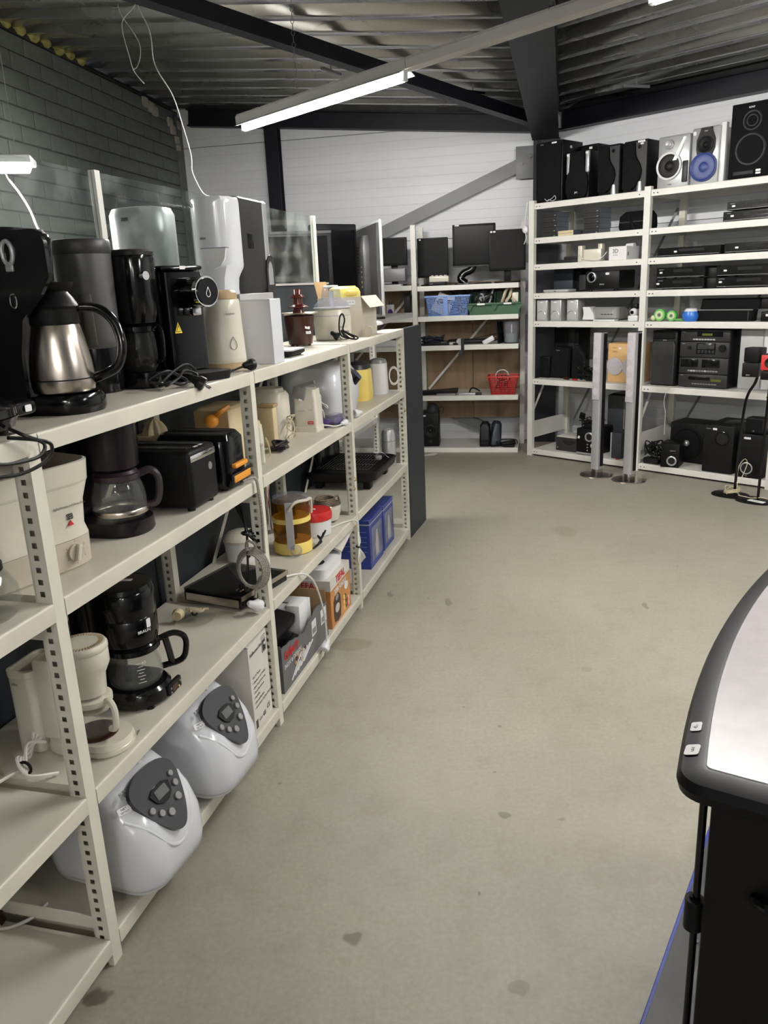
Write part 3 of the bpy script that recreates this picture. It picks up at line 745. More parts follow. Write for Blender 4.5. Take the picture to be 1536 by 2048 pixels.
# black drip machine with jug
t = thing('coffee_machine', 'small glossy black coffee machine with a dark glass jug and bundled cord', 'coffee machine', LF, 2.13, 0.20, ZT)
P(t, 'base', G().stack([(rrect(0.13, 0.20, 0.04, 5, 0, 0.02), 0), (rrect(0.135, 0.205, 0.04, 5, 0, .02), 0.01), (rrect(0.13, 0.20, 0.04, 5, 0, .02), 0.045)]), M_black)
P(t, 'tower', G().box(-0.06, 0.06, 0.055, 0.12, 0.045, 0.36, b=0.015), M_black)
hd = P(t, 'head', G().stack([(rrect(0.10, 0.13, 0.045, 6, 0, 0.0), 0.185), (rrect(0.115, 0.15, 0.05, 6, 0, 0.0), 0.22), (rrect(0.125, 0.165, 0.045, 6, 0, 0.005), 0.36), (rrect(0.12, 0.16, 0.045, 6, 0, .005), 0.372)]), M_black)
P(hd, 'lid', G().stack([(rrect(0.128, 0.17, 0.045, 6, 0, .01), 0.372), (rrect(0.128, 0.17, 0.045, 6, 0, .01), 0.382), (rrect(0.11, 0.15, 0.045, 6, 0, .01), 0.388)]), M_blackm)
P(hd, 'knob', G().cyl((-0.045, -0.075, 0.315), (-0.05, -0.09, 0.315), 0.012), M_chrome)
jug(t, 0, -0.012, 0.046, [(0.038, 0), (0.047, 0.015), (0.050, 0.05), (0.048, 0.09), (0.044, 0.115), (0.046, 0.125)], M_glassd, M_black, math.radians(-80), 0.025, hw=0.006)
cord(t, [(-0.05, -0.10, 0.012), (-0.10, -0.13, 0.02), (-0.12, -0.10, 0.03), (-0.06, -0.125, 0.05), (0.0, -0.13, 0.03), (0.02, -0.145, 0.012), (-0.03, -0.15, 0.008), (-0.08, -0.14, 0.02), (-0.10, -0.12, 0.012), (-0.05, -0.13, 0.04), (0.03, -0.14, 0.06), (0.07, -0.15, 0.035), (0.05, -0.16, 0.02), (0.0, -0.165, 0.012), (-0.04, -0.17, 0.02)], 0.004, M_cordb)
cord(t, [(-0.06, -0.12, 0.01), (-0.11, -0.15, 0.015), (-0.06, -0.16, 0.03), (0.0, -0.15, 0.045), (0.05, -0.16, 0.03), (0.03, -0.17, 0.012)], 0.004, M_cordb)
plug(t, (-0.02, -0.205, 0.012), math.radians(-75), M_cordb, 0.55, 1.05)

# capsule machine
t = thing('espresso_machine', 'large black capsule espresso machine with a chrome ringed round head', 'coffee machine', LF, 2.33, 0.165, ZT, math.radians(-22))
P(t, 'body', G().box(-0.085, 0.085, -0.02, 0.20, 0.0, 0.335, b=0.012), M_blackm)
P(t, 'front_column', G().stack([(rrect(0.15, 0.05, 0.02, 4, 0, -0.03), 0.03), (rrect(0.15, 0.05, 0.02, 4, 0, -.03), 0.325)]), M_black)
P(t, 'top_cover', G().box(-0.082, 0.082, -0.05, 0.19, 0.33, 0.345, b=0.01), M_black)
hd = P(t, 'head', G().cyl((0.0, -0.03, 0.265), (0.0, -0.135, 0.265), 0.044, n=28), M_black)
P(hd, 'chrome_ring', G().cyl((0.0, -0.135, 0.265), (0.0, -0.152, 0.265), 0.0455, n=28), M_chrome)
P(hd, 'end_cap', G().cyl((0.0, -0.152, 0.265), (0.0, -0.156, 0.265), 0.040, n=28), M_black)
g = G().at(0, -0.157, 0.262); g.tube([(0, 0, 0.016), (-0.007, 0, 0.0), (-0.007, 0, -0.008), (0, 0, -0.013), (0.007, 0, -0.008), (0.007, 0, 0.0), (0, 0, 0.016)], 0.0012, n=4, k=4)
P(hd, 'drop_emblem', g, M_inkw)
P(t, 'spout', G().box(-0.018, 0.018, -0.10, -0.055, 0.195, 0.222, b=0.005), M_chrome)
P(t, 'drip_tray', G().stack([(rrect(0.15, 0.15, 0.04, 5, 0, -0.085), 0.0), (rrect(0.16, 0.16, 0.045, 5, 0, -.085), 0.018), (rrect(0.16, 0.16, 0.045, 5, 0, -.085), 0.026)]), M_blackm)
wt = P(t, 'warning_label', G().prism([(-0.014, 0), (0.014, 0), (0, 0.034)], -0.0562, -0.0555, 'y'), mat('label_yellow', (0.75, 0.55, 0.02), 0.5), label='yellow warning triangle', loc=(-0.045, 0, 0.145))
g = G().prism([(-0.009, 0.004), (0.009, 0.004), (0, 0.026)], -0.0566, -0.0562, 'y'); P(wt, 'triangle', g, M_ink)
g = G().prism([(-0.0065, 0.006), (0.0065, 0.006), (0, 0.021)], -0.057, -0.0566, 'y'); P(wt, 'triangle_inset', g, MATS['label_yellow'])
sticker(t, (0.0, -0.0505, 0.3385), 0.022, 0.010, FRONT)

# cream milk frother
t = thing('milk_frother', 'cream glossy cylinder milk frother with tan lid and foot', 'frother', LF, 2.62, 0.15, ZT)
P(t, 'foot', G().lathe([(0.066, 0), (0.070, 0.003), (0.071, 0.022)], 36), M_tan)
P(t, 'body', G().lathe([(0.072, 0.022), (0.0735, 0.024), (0.0735, 0.04), (0.070, 0.12), (0.066, 0.20), (0.0645, 0.232), (0.062, 0.236)], 36), M_cream)
P(t, 'lid', G().lathe([(0.056, 0.236), (0.058, 0.238), (0.058, 0.258), (0.05, 0.266), (0.03, 0.268)], 32), M_tan)
a = math.radians(-128)
g = G().at(0.0725 * math.cos(a), 0.0725 * math.sin(a), 0.085, 0, 0, a + PI / 2)
g.tube([(0, 0, 0.026), (-0.010, 0, 0.008), (-0.012, 0, -0.008), (0, 0, -0.018), (0.012, 0, -0.008), (0.010, 0, 0.008), (0, 0, 0.026)], 0.001, n=4, k=5)
P(t, 'drop_outline', g, M_inkg)
text(t, 'foamer', 0.012, M_inkg, (0.0675 * math.cos(a), 0.0675 * math.sin(a), 0.185), (PI / 2 - 0.04, 0, a + PI / 2))
# its cord end
t = thing('power_cable', 'black plug and cord lying before the cream frother', 'cord', LF, 2.47, 0.03, ZT)
cord(t, [(-0.10, 0.01, 0.004), (-0.05, 0.02, 0.006), (0.0, 0.012, 0.012), (0.03, 0.0, 0.018)], 0.004, M_cordb)
plug(t, (0.06, -0.012, 0.02), math.radians(-20), M_cordb)

# white box
t = thing('carton_box', 'plain glossy white box beside the cream frother', 'box', LF, 2.735, 0.012, ZT)
P(t, 'body', G().box(0, 0.10, 0, 0.118, 0, 0.228, b=0.0015, seg=1), M_wcool)
P(t, 'lid_flap', G().box(0.001, 0.099, 0.001, 0.117, 0.228, 0.230), M_white)

# dispenser with white front and black side, raised on a carton
t = thing('carton_box', 'grey carton under the white and black dispenser', 'box', LF, 2.90, 0.20, ZT)
P(t, 'body', G().box(0, 0.34, 0, 0.19, 0, 0.25, b=0.002, seg=1), M_lgrey)
P(t, 'tape', G().box(-0.0006, 0.3406, 0.07, 0.12, 0.25, 0.2508), M_cardg)
t = thing('towel_dispenser', 'tall dispenser with white curved front and black side panel', 'dispenser', LF, 2.90, 0.30, ZT + 0.251)
secs = []
for z, sc in ((0.0, 0.72), (0.06, 0.78), (0.10, 0.98), (0.11, 1.0), (0.33, 1.0), (0.345, 0.98), (0.352, 0.93)):
    hw = 0.083 * sc
    secs.append(([(0.10, hw), (0.03, hw), (-0.006 * sc, hw * 0.72), (-0.02 * sc, 0.02), (-0.02 * sc, -0.02), (-0.006, -hw * 0.72), (0.03, -hw), (0.10, -hw)], z))
fr_ = P(t, 'front_shell', G().stack(secs), M_wcool)
P(fr_, 'scoop', G().prism([(-0.07, 0.168), (-0.062, 0.13), (-0.045, 0.105), (-0.02, 0.095), (0.005, 0.105), (0.022, 0.13), (0.03, 0.168)], -0.0235, -0.012, 'x'), M_white)  # proud plate, painted paler in place of the lit hollow
P(fr_, 'scoop_rim', G().box(-0.024, 0.0, -0.073, 0.033, 0.168, 0.171, b=0.001), M_grey)  # grey bar painting the shadow line at the top of the scoop
lg = P(fr_, 'lock', G().cyl((-0.007, 0.062, 0.325), (0.01, 0.062, 0.325), 0.007, n=12), M_chrome)
P(fr_, 'emblem', G().at(-0.0195, 0.02, 0.205).stack([(ell(0.0012, 0.013, 16), -0.004), (ell(0.0012, 0.013, 16), 0.004)]), M_grey)
sd = P(t, 'side_body', G().stack([(rrect(0.26, 0.15, 0.03, 5, 0.22, 0), 0.0), (rrect(0.27, 0.165, 0.03, 5, 0.22, 0), 0.02), (rrect(0.27, 0.165, 0.03, 5, 0.22, 0), 0.352), (rrect(0.25, 0.145, 0.03, 5, 0.22, 0), 0.36)]), M_dgrey)
P(sd, 'window', G().box(0.16, 0.215, -0.0845, -0.081, 0.17, 0.225, b=0.002), M_screen)
P(t, 'rear_band', G().stack([(rrect(0.10, 0.168, 0.04, 6, 0.355, 0), 0.09), (rrect(0.10, 0.168, 0.04, 6, 0.355, 0), 0.352), (rrect(0.09, 0.155, 0.04, 6, 0.355, 0), 0.36)]), M_silver)
g = G().prism([(0.32, 0.0), (0.32, 0.09), (0.33, 0.125), (0.35, 0.145), (0.375, 0.15), (0.395, 0.14), (0.405, 0.11), (0.405, 0.0)], -0.088, 0.06, 'y')
P(t, 'black_foot', g, M_dgrey)
P(t, 'arch_opening', G().prism([(0.335, 0.03), (0.335, 0.09), (0.345, 0.115), (0.36, 0.125), (0.375, 0.115), (0.385, 0.09), (0.385, 0.03)], -0.0895, -0.086, 'y'), M_silver)

# silver dispenser behind the plexiglass
t = thing('towel_dispenser', 'silver brushed dispenser standing behind the plexiglass screen', 'dispenser', LF, 3.22, 0.76, 1.30)
P(t, 'body', G().stack([(rrect(0.22, 0.26, 0.09, 7), 0), (rrect(0.22, 0.26, 0.09, 7), 0.62), (rrect(0.20, 0.24, 0.09, 7), 0.645), (rrect(0.16, 0.2, 0.08, 7), 0.65)]), M_silver)
P(t, 'emblem', G().at(-0.11, 0.02, 0.60).stack([(ell(0.003, 0.018, 16), -0.007), (ell(0.003, 0.018, 16), 0.007)]), M_dgrey)
P(t, 'base_skirt', G().stack([(rrect(0.226, 0.266, 0.092, 7), 0.30), (rrect(0.226, 0.266, 0.092, 7), 0.32)]), M_lgrey)

# kitchen scale
t = thing('kitchen_scale', 'flat grey and black kitchen scale before the chocolate fountain', 'scale', LF, 3.06, 0.105, ZT)
P(t, 'body', G().stack([(rrect(0.16, 0.12, 0.02), 0.006), (rrect(0.175, 0.135, 0.02), 0.012), (rrect(0.175, 0.135, 0.02), 0.024)]), M_blackm)
P(t, 'glass_top', G().stack([(rrect(0.175, 0.135, 0.02), 0.024), (rrect(0.172, 0.132, 0.02), 0.029)]), M_lgrey)
for x in (-.06, .06):
    for y in (-.045, .045): P(t, 'foot', G().cyl((x, y, 0), (x, y, 0.008), 0.01), M_dgrey)

# chocolate fountain
t = thing('chocolate_fountain', 'dark brown chocolate fountain with a red-brown auger tower', 'fountain', LF, 3.60, 0.225, ZT)
P(t, 'base', G().lathe([(0.050, 0.006), (0.056, 0.01), (0.066, 0.09), (0.071, 0.135), (0.068, 0.138)], 32), M_brown)
P(t, 'bowl_rim', G().lathe([(0.060, 0.138), (0.085, 0.146), (0.090, 0.150), (0.086, 0.153), (0.05, 0.146)], 32), M_inox)
P(t, 'tower', G().lathe([(0.030, 0.146), (0.024, 0.165), (0.021, 0.20), (0.020, 0.255), (0.018, 0.258)], 20), M_brownr)
for z, r in ((0.178, 0.048), (0.222, 0.034)): P(t, 'tier', G().lathe([(0.022, z + 0.012), (r, z), (r, z - 0.003), (0.022, z + 0.008)], 28), M_brownr)
for a in (0, 1.57, 3.14, 4.71): P(t, 'foot', G().cyl((0.042 * math.cos(a), 0.042 * math.sin(a), 0), (0.042 * math.cos(a), 0.042 * math.sin(a), 0.01), 0.008, n=10), M_brown)
a = math.radians(-128)
sticker(t, (0.0655 * math.cos(a), 0.0655 * math.sin(a), 0.085), 0.026, 0.013, (PI / 2 - .13, 0.2, a + PI / 2), s='17,50', ts=0.006)
sticker(t, (0.063 * math.cos(a + .1), 0.063 * math.sin(a + .1), 0.062), 0.030, 0.013, (PI / 2 - .13, 0, a + .1 + PI / 2), s='choco', ts=0.006)

# ice cream maker
t = thing('ice_cream_maker', 'white round ice cream maker with a clear dome lid', 'ice cream maker', LF, 3.98, 0.185, ZT)
P(t, 'body', G().lathe([(0.080, 0), (0.090, 0.004), (0.094, 0.03), (0.096, 0.11), (0.093, 0.125), (0.088, 0.150), (0.080, 0.158)], 36), M_cream)
P(t, 'body_seam', G().lathe([(0.0955, 0.118), (0.0962, 0.120), (0.0955, 0.122)], 36, cap=False), M_lgrey)
dm = P(t, 'dome_lid', G().lathe([(0.092, 0.158), (0.086, 0.178), (0.062, 0.195), (0.052, 0.200), (0.047, 0.235), (0.044, 0.252), (0.036, 0.258)], 30, cap=False), M_clearp)
P(dm, 'motor_cap', G().lathe([(0.040, 0.258), (0.041, 0.262), (0.036, 0.268), (0.015, 0.269)], 24), M_white)
P(dm, 'rim', G().lathe([(0.092, 0.154), (0.095, 0.156), (0.094, 0.161), (0.090, 0.162)], 36), M_lgrey)
P(dm, 'paddle', G().box(-0.03, 0.03, -0.004, 0.004, 0.165, 0.24, b=0.002), M_white)
a = math.radians(-140)
text(t, 'Maker 1.1', 0.013, M_inkg, (0.0965 * math.cos(a + .15), 0.0965 * math.sin(a + .15), 0.062), (PI / 2, 0, a + .15 + PI / 2))
text(t, 'magimix', 0.018, M_ink, (0.0965 * math.cos(a + .25), 0.0965 * math.sin(a + .25), 0.036), (PI / 2, 0, a + .25 + PI / 2), bold=0.01)
cord(t, [(-0.06, -0.10, 0.006), (-0.10, -0.08, 0.02), (-0.115, -0.07, 0.05), (-0.117, -0.075, 0.11), (-0.115, -0.09, 0.13), (-0.115, -0.10, 0.10), (-0.118, -0.09, 0.055), (-0.118, -0.11, 0.035), (-0.115, -0.145, 0.015), (-0.118, -0.13, 0.008), (-0.118, -0.10, 0.03), (-0.118, -0.08, 0.052)], 0.004, M_cordb)
cord(t, [(-0.118, -0.085, 0.052), (-0.118, -0.13, 0.03), (-0.116, -0.165, 0.014), (-0.12, -0.15, 0.006), (-0.12, -0.10, 0.02), (-0.118, -0.08, 0.05)], 0.004, M_cordb)
plug(t, (-0.118, -0.055, 0.024), math.radians(-80), M_cordb, 0.6)

# carton with yellow juicer inside
t = thing('carton_box', 'open cream carton with one raised flap beside the ice cream maker', 'box', LF, 4.13, 0.07, ZT)
for (nm, b_) in (('side', (0, 0.30, 0, 0.004, 0, 0.205)), ('side', (0, 0.30, 0.236, 0.24, 0, 0.205)), ('end', (0, 0.004, 0.004, 0.236, 0, 0.205)), ('end', (0.296, 0.30, 0.004, 0.236, 0, 0.205)), ('bottom', (0.004, 0.296, 0.004, 0.236, 0, 0.004))):
    P(t, nm, G().box(*b_), M_cardg)
P(t, 'flap', G().at(0.0, 0.001, 0.206, math.radians(52), 0, 0).box(0, 0.30, -0.075, 0, 0, 0.003), M_cardg)
P(t, 'flap', G().at(0.15, -0.002, 0.205, math.radians(-100), 0, 0).box(0.02, 0.148, -0.002, 0.001, -0.0, 0.001), M_cardg)
P(t, 'flap', G().at(0.0, 0.236, 0.205, math.radians(-12)).box(0.0, 0.20, 0, 0.003, 0, 0.085), M_card)
sticker(t, (-0.0006, 0.055, 0.178), 0.045, 0.022, SIDE, s='CE GS', ts=0.012, name='print')
t = thing('juicer_bowl', 'pale yellow rounded plastic juicer sticking out of the cream carton', 'juicer', LF, 4.26, 0.20, ZT + 0.004)
P(t, 'body', G().lathe([(0.07, 0.0), (0.075, 0.02), (0.088, 0.16), (0.094, 0.205), (0.094, 0.225), (0.084, 0.245), (0.06, 0.256), (0.05, 0.252)], 30, sx=1.0, sy=0.92), M_yclear)
P(t, 'lip', G().at(-0.07, -0.06, 0.222, 0, 0, 0.7).box(-0.035, 0.03, -0.03, 0.03, -0.014, 0.014, b=0.012), M_yel)
P(t, 'top_ring', G().torus((0, 0, 0.252), 0.058, 0.006, 'z', n=24, m=6), M_yclear)
# cream cord spool by the carton
t = thing('power_cable', 'coiled white cord leaning on the cream carton', 'cord', LF, 4.115, 0.035, ZT)
cord(t, [(0, 0.02 * math.cos(k * 0.8) * (1 + .1 * (k % 3)), 0.028 + 0.02 * math.sin(k * 0.8) * (1 + .1 * (k % 4))) for k in range(22)], 0.0028, M_cordc)

# flat white and black scale at the end
t = thing('bathroom_scale', 'flat white topped scale with black base at the far end', 'scale', LF, 4.66, 0.26, ZT, math.radians(-4))
P(t, 'base', G().stack([(rrect(0.20, 0.24, 0.03), 0.0), (rrect(0.24, 0.27, 0.03), 0.03)]), M_blackm)
P(t, 'top', G().stack([(rrect(0.24, 0.28, 0.03), 0.03), (rrect(0.235, 0.275, 0.03), 0.045), (rrect(0.17, 0.20, 0.03), 0.055)]), M_white)
P(t, 'head_unit', G().box(-0.08, -0.02, 0.02, 0.10, 0.055, 0.078, b=0.008), M_white)

# waffle maker at the left edge
t = thing('waffle_maker', 'round glossy black waffle maker at the near end of the top shelf', 'waffle maker', LF, 1.29, 0.13, ZT + 0.012)
P(t, 'lower_shell', G().lathe([(0.09, 0.0), (0.125, 0.008), (0.135, 0.03)], 32), M_black)
P(t, 'upper_shell', G().lathe([(0.135, 0.032), (0.134, 0.048), (0.118, 0.062), (0.07, 0.068)], 32), M_black)
P(t, 'handle', G().box(0.06, 0.15, -0.10, -0.06, 0.022, 0.05, b=0.008), M_black)
P(t, 'lever', G().tube([(-0.08, 0.0, 0.068), (-0.03, -0.03, 0.078), (0.05, -0.05, 0.072)], 0.007), M_blackm)
for x, y in ((-.07, -.07), (.07, -.07), (0.0, .09)): P(t, 'foot', G().cyl((x, y, -0.012), (x, y, 0.002), 0.012, n=10), M_blackm)
sticker(t, (0.118, -0.103, 0.036), 0.020, 0.014, FRONT)
cord(t, [(0.02, -0.13, 0.01), (0.03, -0.155, -0.005), (0.07, -0.165, -0.03), (0.04, -0.17, -0.05), (-0.05, -0.17, -0.045), (-0.1, -0.165, -0.03)], 0.004, M_cordb)
cord(t, [(0.0, -0.14, -0.004), (0.06, -0.16, -0.02), (0.085, -0.17, -0.035), (0.06, -0.175, -0.06), (-0.02, -0.175, -0.07), (-0.1, -0.17, -0.06)], 0.004, M_cordb)

# ================================================================== LEFT RACK, SECOND LEVEL
# potato peeler
t = thing('potato_peeler', 'big cream oval electric potato peeler with a dial, lettering and red triangle', 'peeler', LF, 1.497, 0.245, ZM, math.radians(-16.5))
def pk(rx, ry, n=40, cx=0, cy=0): return ell(rx, ry, n, cx, cy, 5.0)
P(t, 'base', G().stack([(pk(0.175, 0.135), 0.0), (pk(0.182, 0.14), 0.006), (pk(0.184, 0.142), 0.075)]), mat('plastic_beige_grey', (0.50, 0.455, 0.37), 0.3, var=0.04))
bd_ = P(t, 'body', G().stack([(pk(0.184, 0.142), 0.076), (pk(0.177, 0.138), 0.10), (pk(0.181, 0.142), 0.16), (pk(0.195, 0.155), 0.215), (pk(0.198, 0.158), 0.258), (pk(0.192, 0.152), 0.260), (pk(0.186, 0.146), 0.252), (pk(0.170, 0.13), 0.20)]), M_cream)
P(bd_, 'shoulder_line', G().stack([(pk(0.1930, 0.1535), 0.206), (pk(0.1945, 0.1550), 0.209), (pk(0.1955, 0.156), 0.212)], cap=False), M_cream)
P(bd_, 'inner_bowl', G().stack([(pk(0.158, 0.128), 0.195), (pk(0.155, 0.125), 0.202)]), M_brown)
P(bd_, 'rim_tab', G().box(0.02, 0.07, 0.11, 0.13, 0.225, 0.24, b=0.004), M_cream)
text(bd_, '\u00e9plucheuse-schilmachine', 0.0092, M_ink, (0.105, -0.1432, 0.156), FRONT)
text(bd_, 'SEB', 0.019, M_ink, (0.103, -0.1408, 0.126), FRONT, bold=0.03, sx=0.62)
P(bd_, 'red_triangle', G().prism([(-0.0085, 0), (0.0085, 0), (0, 0.0125)], -0.1405, -0.1385, 'y'), M_inkr, loc=(0.103, -0.001, 0.111))
kn = P(t, 'dial', G().cyl((0.103, -0.140, 0.044), (0.103, -0.148, 0.044), 0.0215, n=28), MATS['plastic_beige_grey'])
P(kn, 'grip', G().at(0.103, -0.152, 0.044, 0, math.radians(18), 0).box(-0.005, 0.005, -0.007, 0.006, -0.0205, 0.0205, b=0.003), M_cream)
for k in range(6):
    a = math.radians(30 + k * 60); text(kn, '216543'[k], 0.0065, M_ink, (0.103 + 0.028 * math.cos(a), -0.1432, 0.042 + 0.028 * math.sin(a)), FRONT)

# plum coffee machine
t = thing('coffee_machine', 'dark plum coffee machine with a clear glass jug behind the potato peeler', 'coffee machine', LF, 1.86, 0.155, ZM)
P(t, 'base', G().stack([(rrect(0.155, 0.24, 0.07, 6, 0, 0.03), 0), (rrect(0.165, 0.25, 0.075, 6, 0, .03), 0.008), (rrect(0.16, 0.245, 0.075, 6, 0, .03), 0.04)]), M_plum)
P(t, 'tower', G().box(-0.07, 0.07, 0.085, 0.15, 0.04, 0.32, b=0.02), M_plum)
P(t, 'filter_drum', G().lathe([(0.062, 0.178), (0.072, 0.185), (0.075, 0.26), (0.075, 0.325)], 30, 0, 0.0), M_plum)
jug(t, 0, -0.01, 0.042, [(0.062, 0), (0.070, 0.008), (0.073, 0.03), (0.072, 0.06), (0.066, 0.09), (0.058, 0.108), (0.058, 0.118)], M_glass, M_plumh, math.radians(-55), 0.05, band=0.012, hw=0.0105)

# black toaster
t = thing('toaster', 'black two slot toaster with a chrome strip on its front end', 'toaster', LF, 2.13, 0.145, ZM)
P(t, 'body', G().box(-0.085, 0.085, -0.125, 0.14, 0.010, 0.185, b=0.014, seg=3), M_blackm)
P(t, 'chrome_strip', G().box(-0.078, 0.078, -0.1265, -0.12, 0.150, 0.170, b=0.002), M_chrome)
P(t, 'badge', G().cyl((0.035, -0.1245, 0.118), (0.035, -0.1275, 0.118), 0.012), M_grey)
for x in (-0.035, 0.035): P(t, 'slot', G().box(x - 0.016, x + 0.016, -0.10, 0.11, 0.1845, 0.1862), M_hole)
for x in (-0.035, 0.035): P(t, 'slot_guard', G().box(x - 0.020, x - 0.017, -0.10, 0.11, 0.185, 0.189), M_chrome)
sticker(t, (-0.01, -0.108, 0.186), 0.022, 0.010, (0, 0, 0)); sticker(t, (0.02, -0.108, 0.186), 0.016, 0.010, (0, 0, 0))
for x in (-.06, .06):
    for y in (-.10, .11): P(t, 'foot', G().cyl((x, y, 0), (x, y, 0.012), 0.012, n=10), M_blackm)

# second toaster with orange controls
t = thing('toaster', 'black toaster with glowing orange plastic lever and control', 'toaster', LF, 2.36, 0.15, ZM)
P(t, 'body', G().stack([(rrect(0.15, 0.26, 0.03), 0.008), (rrect(0.155, 0.265, 0.035), 0.02), (rrect(0.155, 0.265, 0.04), 0.165), (rrect(0.13, 0.24, 0.04), 0.185)]), M_black)
P(t, 'lever', G().box(-0.05, 0.045, -0.150, -0.130, 0.072, 0.088, b=0.006), M_orange)
P(t, 'control_frame', G().box(-0.072, 0.07, -0.145, -0.130, 0.022, 0.058, b=0.004), M_black)
P(t, 'control', G().box(-0.064, 0.062, -0.148, -0.142, 0.028, 0.051, b=0.002), M_orange)
for x in (-0.032, 0.032): P(t, 'slot', G().box(x - 0.013, x + 0.013, -0.10, 0.10, 0.184, 0.186), M_hole)
for x in (-.05, .05):
    for y in (-.10, .10): P(t, 'foot', G().cyl((x, y, 0), (x, y, 0.010), 0.012, n=10), M_blackm)
cord(t, [(0.02, -0.135, 0.012), (0.06, -0.16, 0.015), (0.065, -0.168, -0.03), (0.07, -0.17, -0.12), (0.075, -0.165, -0.22), (0.085, -0.16, -0.262)], 0.0055, M_cordg, name='braided_cord')

# glass jug at the left edge
t = thing('coffee_jug', 'clear glass coffee jug with black collar at the left edge', 'jug', LF, 1.262, 0.10, ZM)
jg = jug(t, 0, 0, 0.0, [(0.062, 0), (0.072, 0.01), (0.077, 0.03), (0.074, 0.06), (0.058, 0.09), (0.046, 0.102), (0.046, 0.11)], M_glass, M_blackm, math.radians(200), 0.05, marks=True)
t = thing('burner_stack', 'dark ribbed cast grate standing behind the glass jug at the left edge', 'grate', LF, 1.17, 0.02, ZM)
P(t, 'frame', G().box(-0.03, 0.03, -0.004, 0.02, 0, 0.19, b=0.004), M_blackm)
for i in range(5): P(t, 'rib', G().box(-0.035, 0.035, -0.012, 0.024, 0.11 + i * 0.014, 0.118 + i * 0.014, b=0.002), M_blackm)

# citrus press behind the toasters
t = thing('citrus_press', 'cream citrus press cone behind the toasters', 'juicer', LF, 2.42, 0.345, ZM)
P(t, 'base', G().lathe([(0.055, 0), (0.058, 0.004), (0.055, 0.10), (0.06, 0.14)], 24), M_cream)
P(t, 'bowl', G().lathe([(0.055, 0.14), (0.064, 0.15), (0.064, 0.165), (0.05, 0.166)], 24), M_creamy)
g = G(); 
secs = []
for z, r in ((0.166, 0.040), (0.185, 0.036), (0.205, 0.024), (0.218, 0.006)):
    secs.append(([(r * (1 + 0.14 * math.cos(8 * a)) * math.cos(a), r * (1 + 0.14 * math.cos(8 * a)) * math.sin(a)) for a in [2 * PI * i / 48 for i in range(48)]], z))
P(t, 'cone', g.stack(secs), M_creamy)

# vintage beige mixer with orange dial
t = thing('food_processor', 'beige vintage food processor with an orange knob behind the upright', 'food processor', LF, 2.80, 0.27, ZM)
P(t, 'body', G().stack([(rrect(0.20, 0.16, 0.03), 0), (rrect(0.205, 0.165, 0.03), 0.12), (rrect(0.20, 0.16, 0.03), 0.125), (rrect(0.20, 0.15, 0.03), 0.20), (rrect(0.18, 0.13, 0.03), 0.21)]), M_creamy)
P(t, 'front_plate', G().box(-0.1035, -0.099, -0.07, 0.07, 0.13, 0.20, b=0.002), M_tan)
P(t, 'knob', G().at(-0.12, -0.01, 0.165).sphere((0, 0, 0), 0.026, 16, 10), M_orange)
P(t, 'lever', G().tube([(-0.11, -0.03, 0.185), (-0.12, -0.05, 0.20), (-0.09, -0.07, 0.215)], 0.010), M_orange)
t = thing('hand_blender', 'slim cream hand blender leaning by the second upright', 'blender', LF, 2.72, 0.10, ZM)
P(t, 'shaft', G().stack([(rrect(0.040, 0.04, 0.012), 0), (rrect(0.042, 0.042, 0.012), 0.09), (rrect(0.036, 0.036, 0.012), 0.145)]), M_cream)
P(t, 'cap', G().stack([(rrect(0.03, 0.03, 0.01), 0.145), (rrect(0.026, 0.026, 0.01), 0.16)]), M_creamy)
cord(t, [(0.02, -0.01, 0.01), (0.035, -0.03, 0.02), (0.03, -0.03, 0.06), (0.03, -0.02, 0.09)], 0.003, M_cordc)

# cream jug blender in bay two
t = thing('jug_blender', 'white rounded food chopper with a wound cream cord', 'food chopper', LF, 3.24, 0.26, ZM)
P(t, 'body', G().stack([(rrect(0.15, 0.17, 0.06, 6), 0), (rrect(0.155, 0.175, 0.06, 6), 0.01), (rrect(0.15, 0.17, 0.06, 6), 0.18), (rrect(0.13, 0.15, 0.06, 6), 0.20)]), M_cream)
P(t, 'lid', G().stack([(rrect(0.12, 0.14, 0.06, 6), 0.20), (rrect(0.11, 0.13, 0.06, 6), 0.215)]), M_cream)
cord(t, [(-0.04 + 0.02 * math.sin(k * 1.9), -0.10 - 0.012 * (k % 3), 0.05 + 0.05 * math.sin(k * 0.7)) for k in range(14)], 0.003, M_cordc)
t = thing('food_pusher', 'pale yellow square pusher standing before the white chopper', 'pusher', LF, 3.02, 0.175, ZM)
P(t, 'stick', G().box(-0.022, 0.022, -0.03, 0.03, 0, 0.165, b=0.006), M_creamy)
P(t, 'head', G().box(-0.026, 0.026, -0.036, 0.036, 0.165, 0.178, b=0.004), M_tan)
t = thing('glass_bottle', 'small clear glass beaker beside the second upright', 'glass', LF, 2.66, 0.075, ZM)
P(t, 'glass', G().lathe([(0.016, 0), (0.02, 0.003), (0.021, 0.06), (0.019, 0.075), (0.017, 0.075), (0.018, 0.006), (0.002, 0.005)], 20, cap=False), M_glass)
P(t, 'cap', G().lathe([(0.02, 0.075), (0.02, 0.082), (0.012, 0.084)], 20), M_clearp)
t = thing('power_cable', 'dark brown cord bundle lying before the white chopper', 'cord', LF, 2.93, 0.10, ZM)
cord(t, [(0.06 * math.cos(k * 2.4) * (0.7 + 0.05 * (k % 5)), 0.035 * math.sin(k * 2.4), 0.008 + 0.006 * (k % 6)) for k in range(20)], 0.0045, M_plumh)

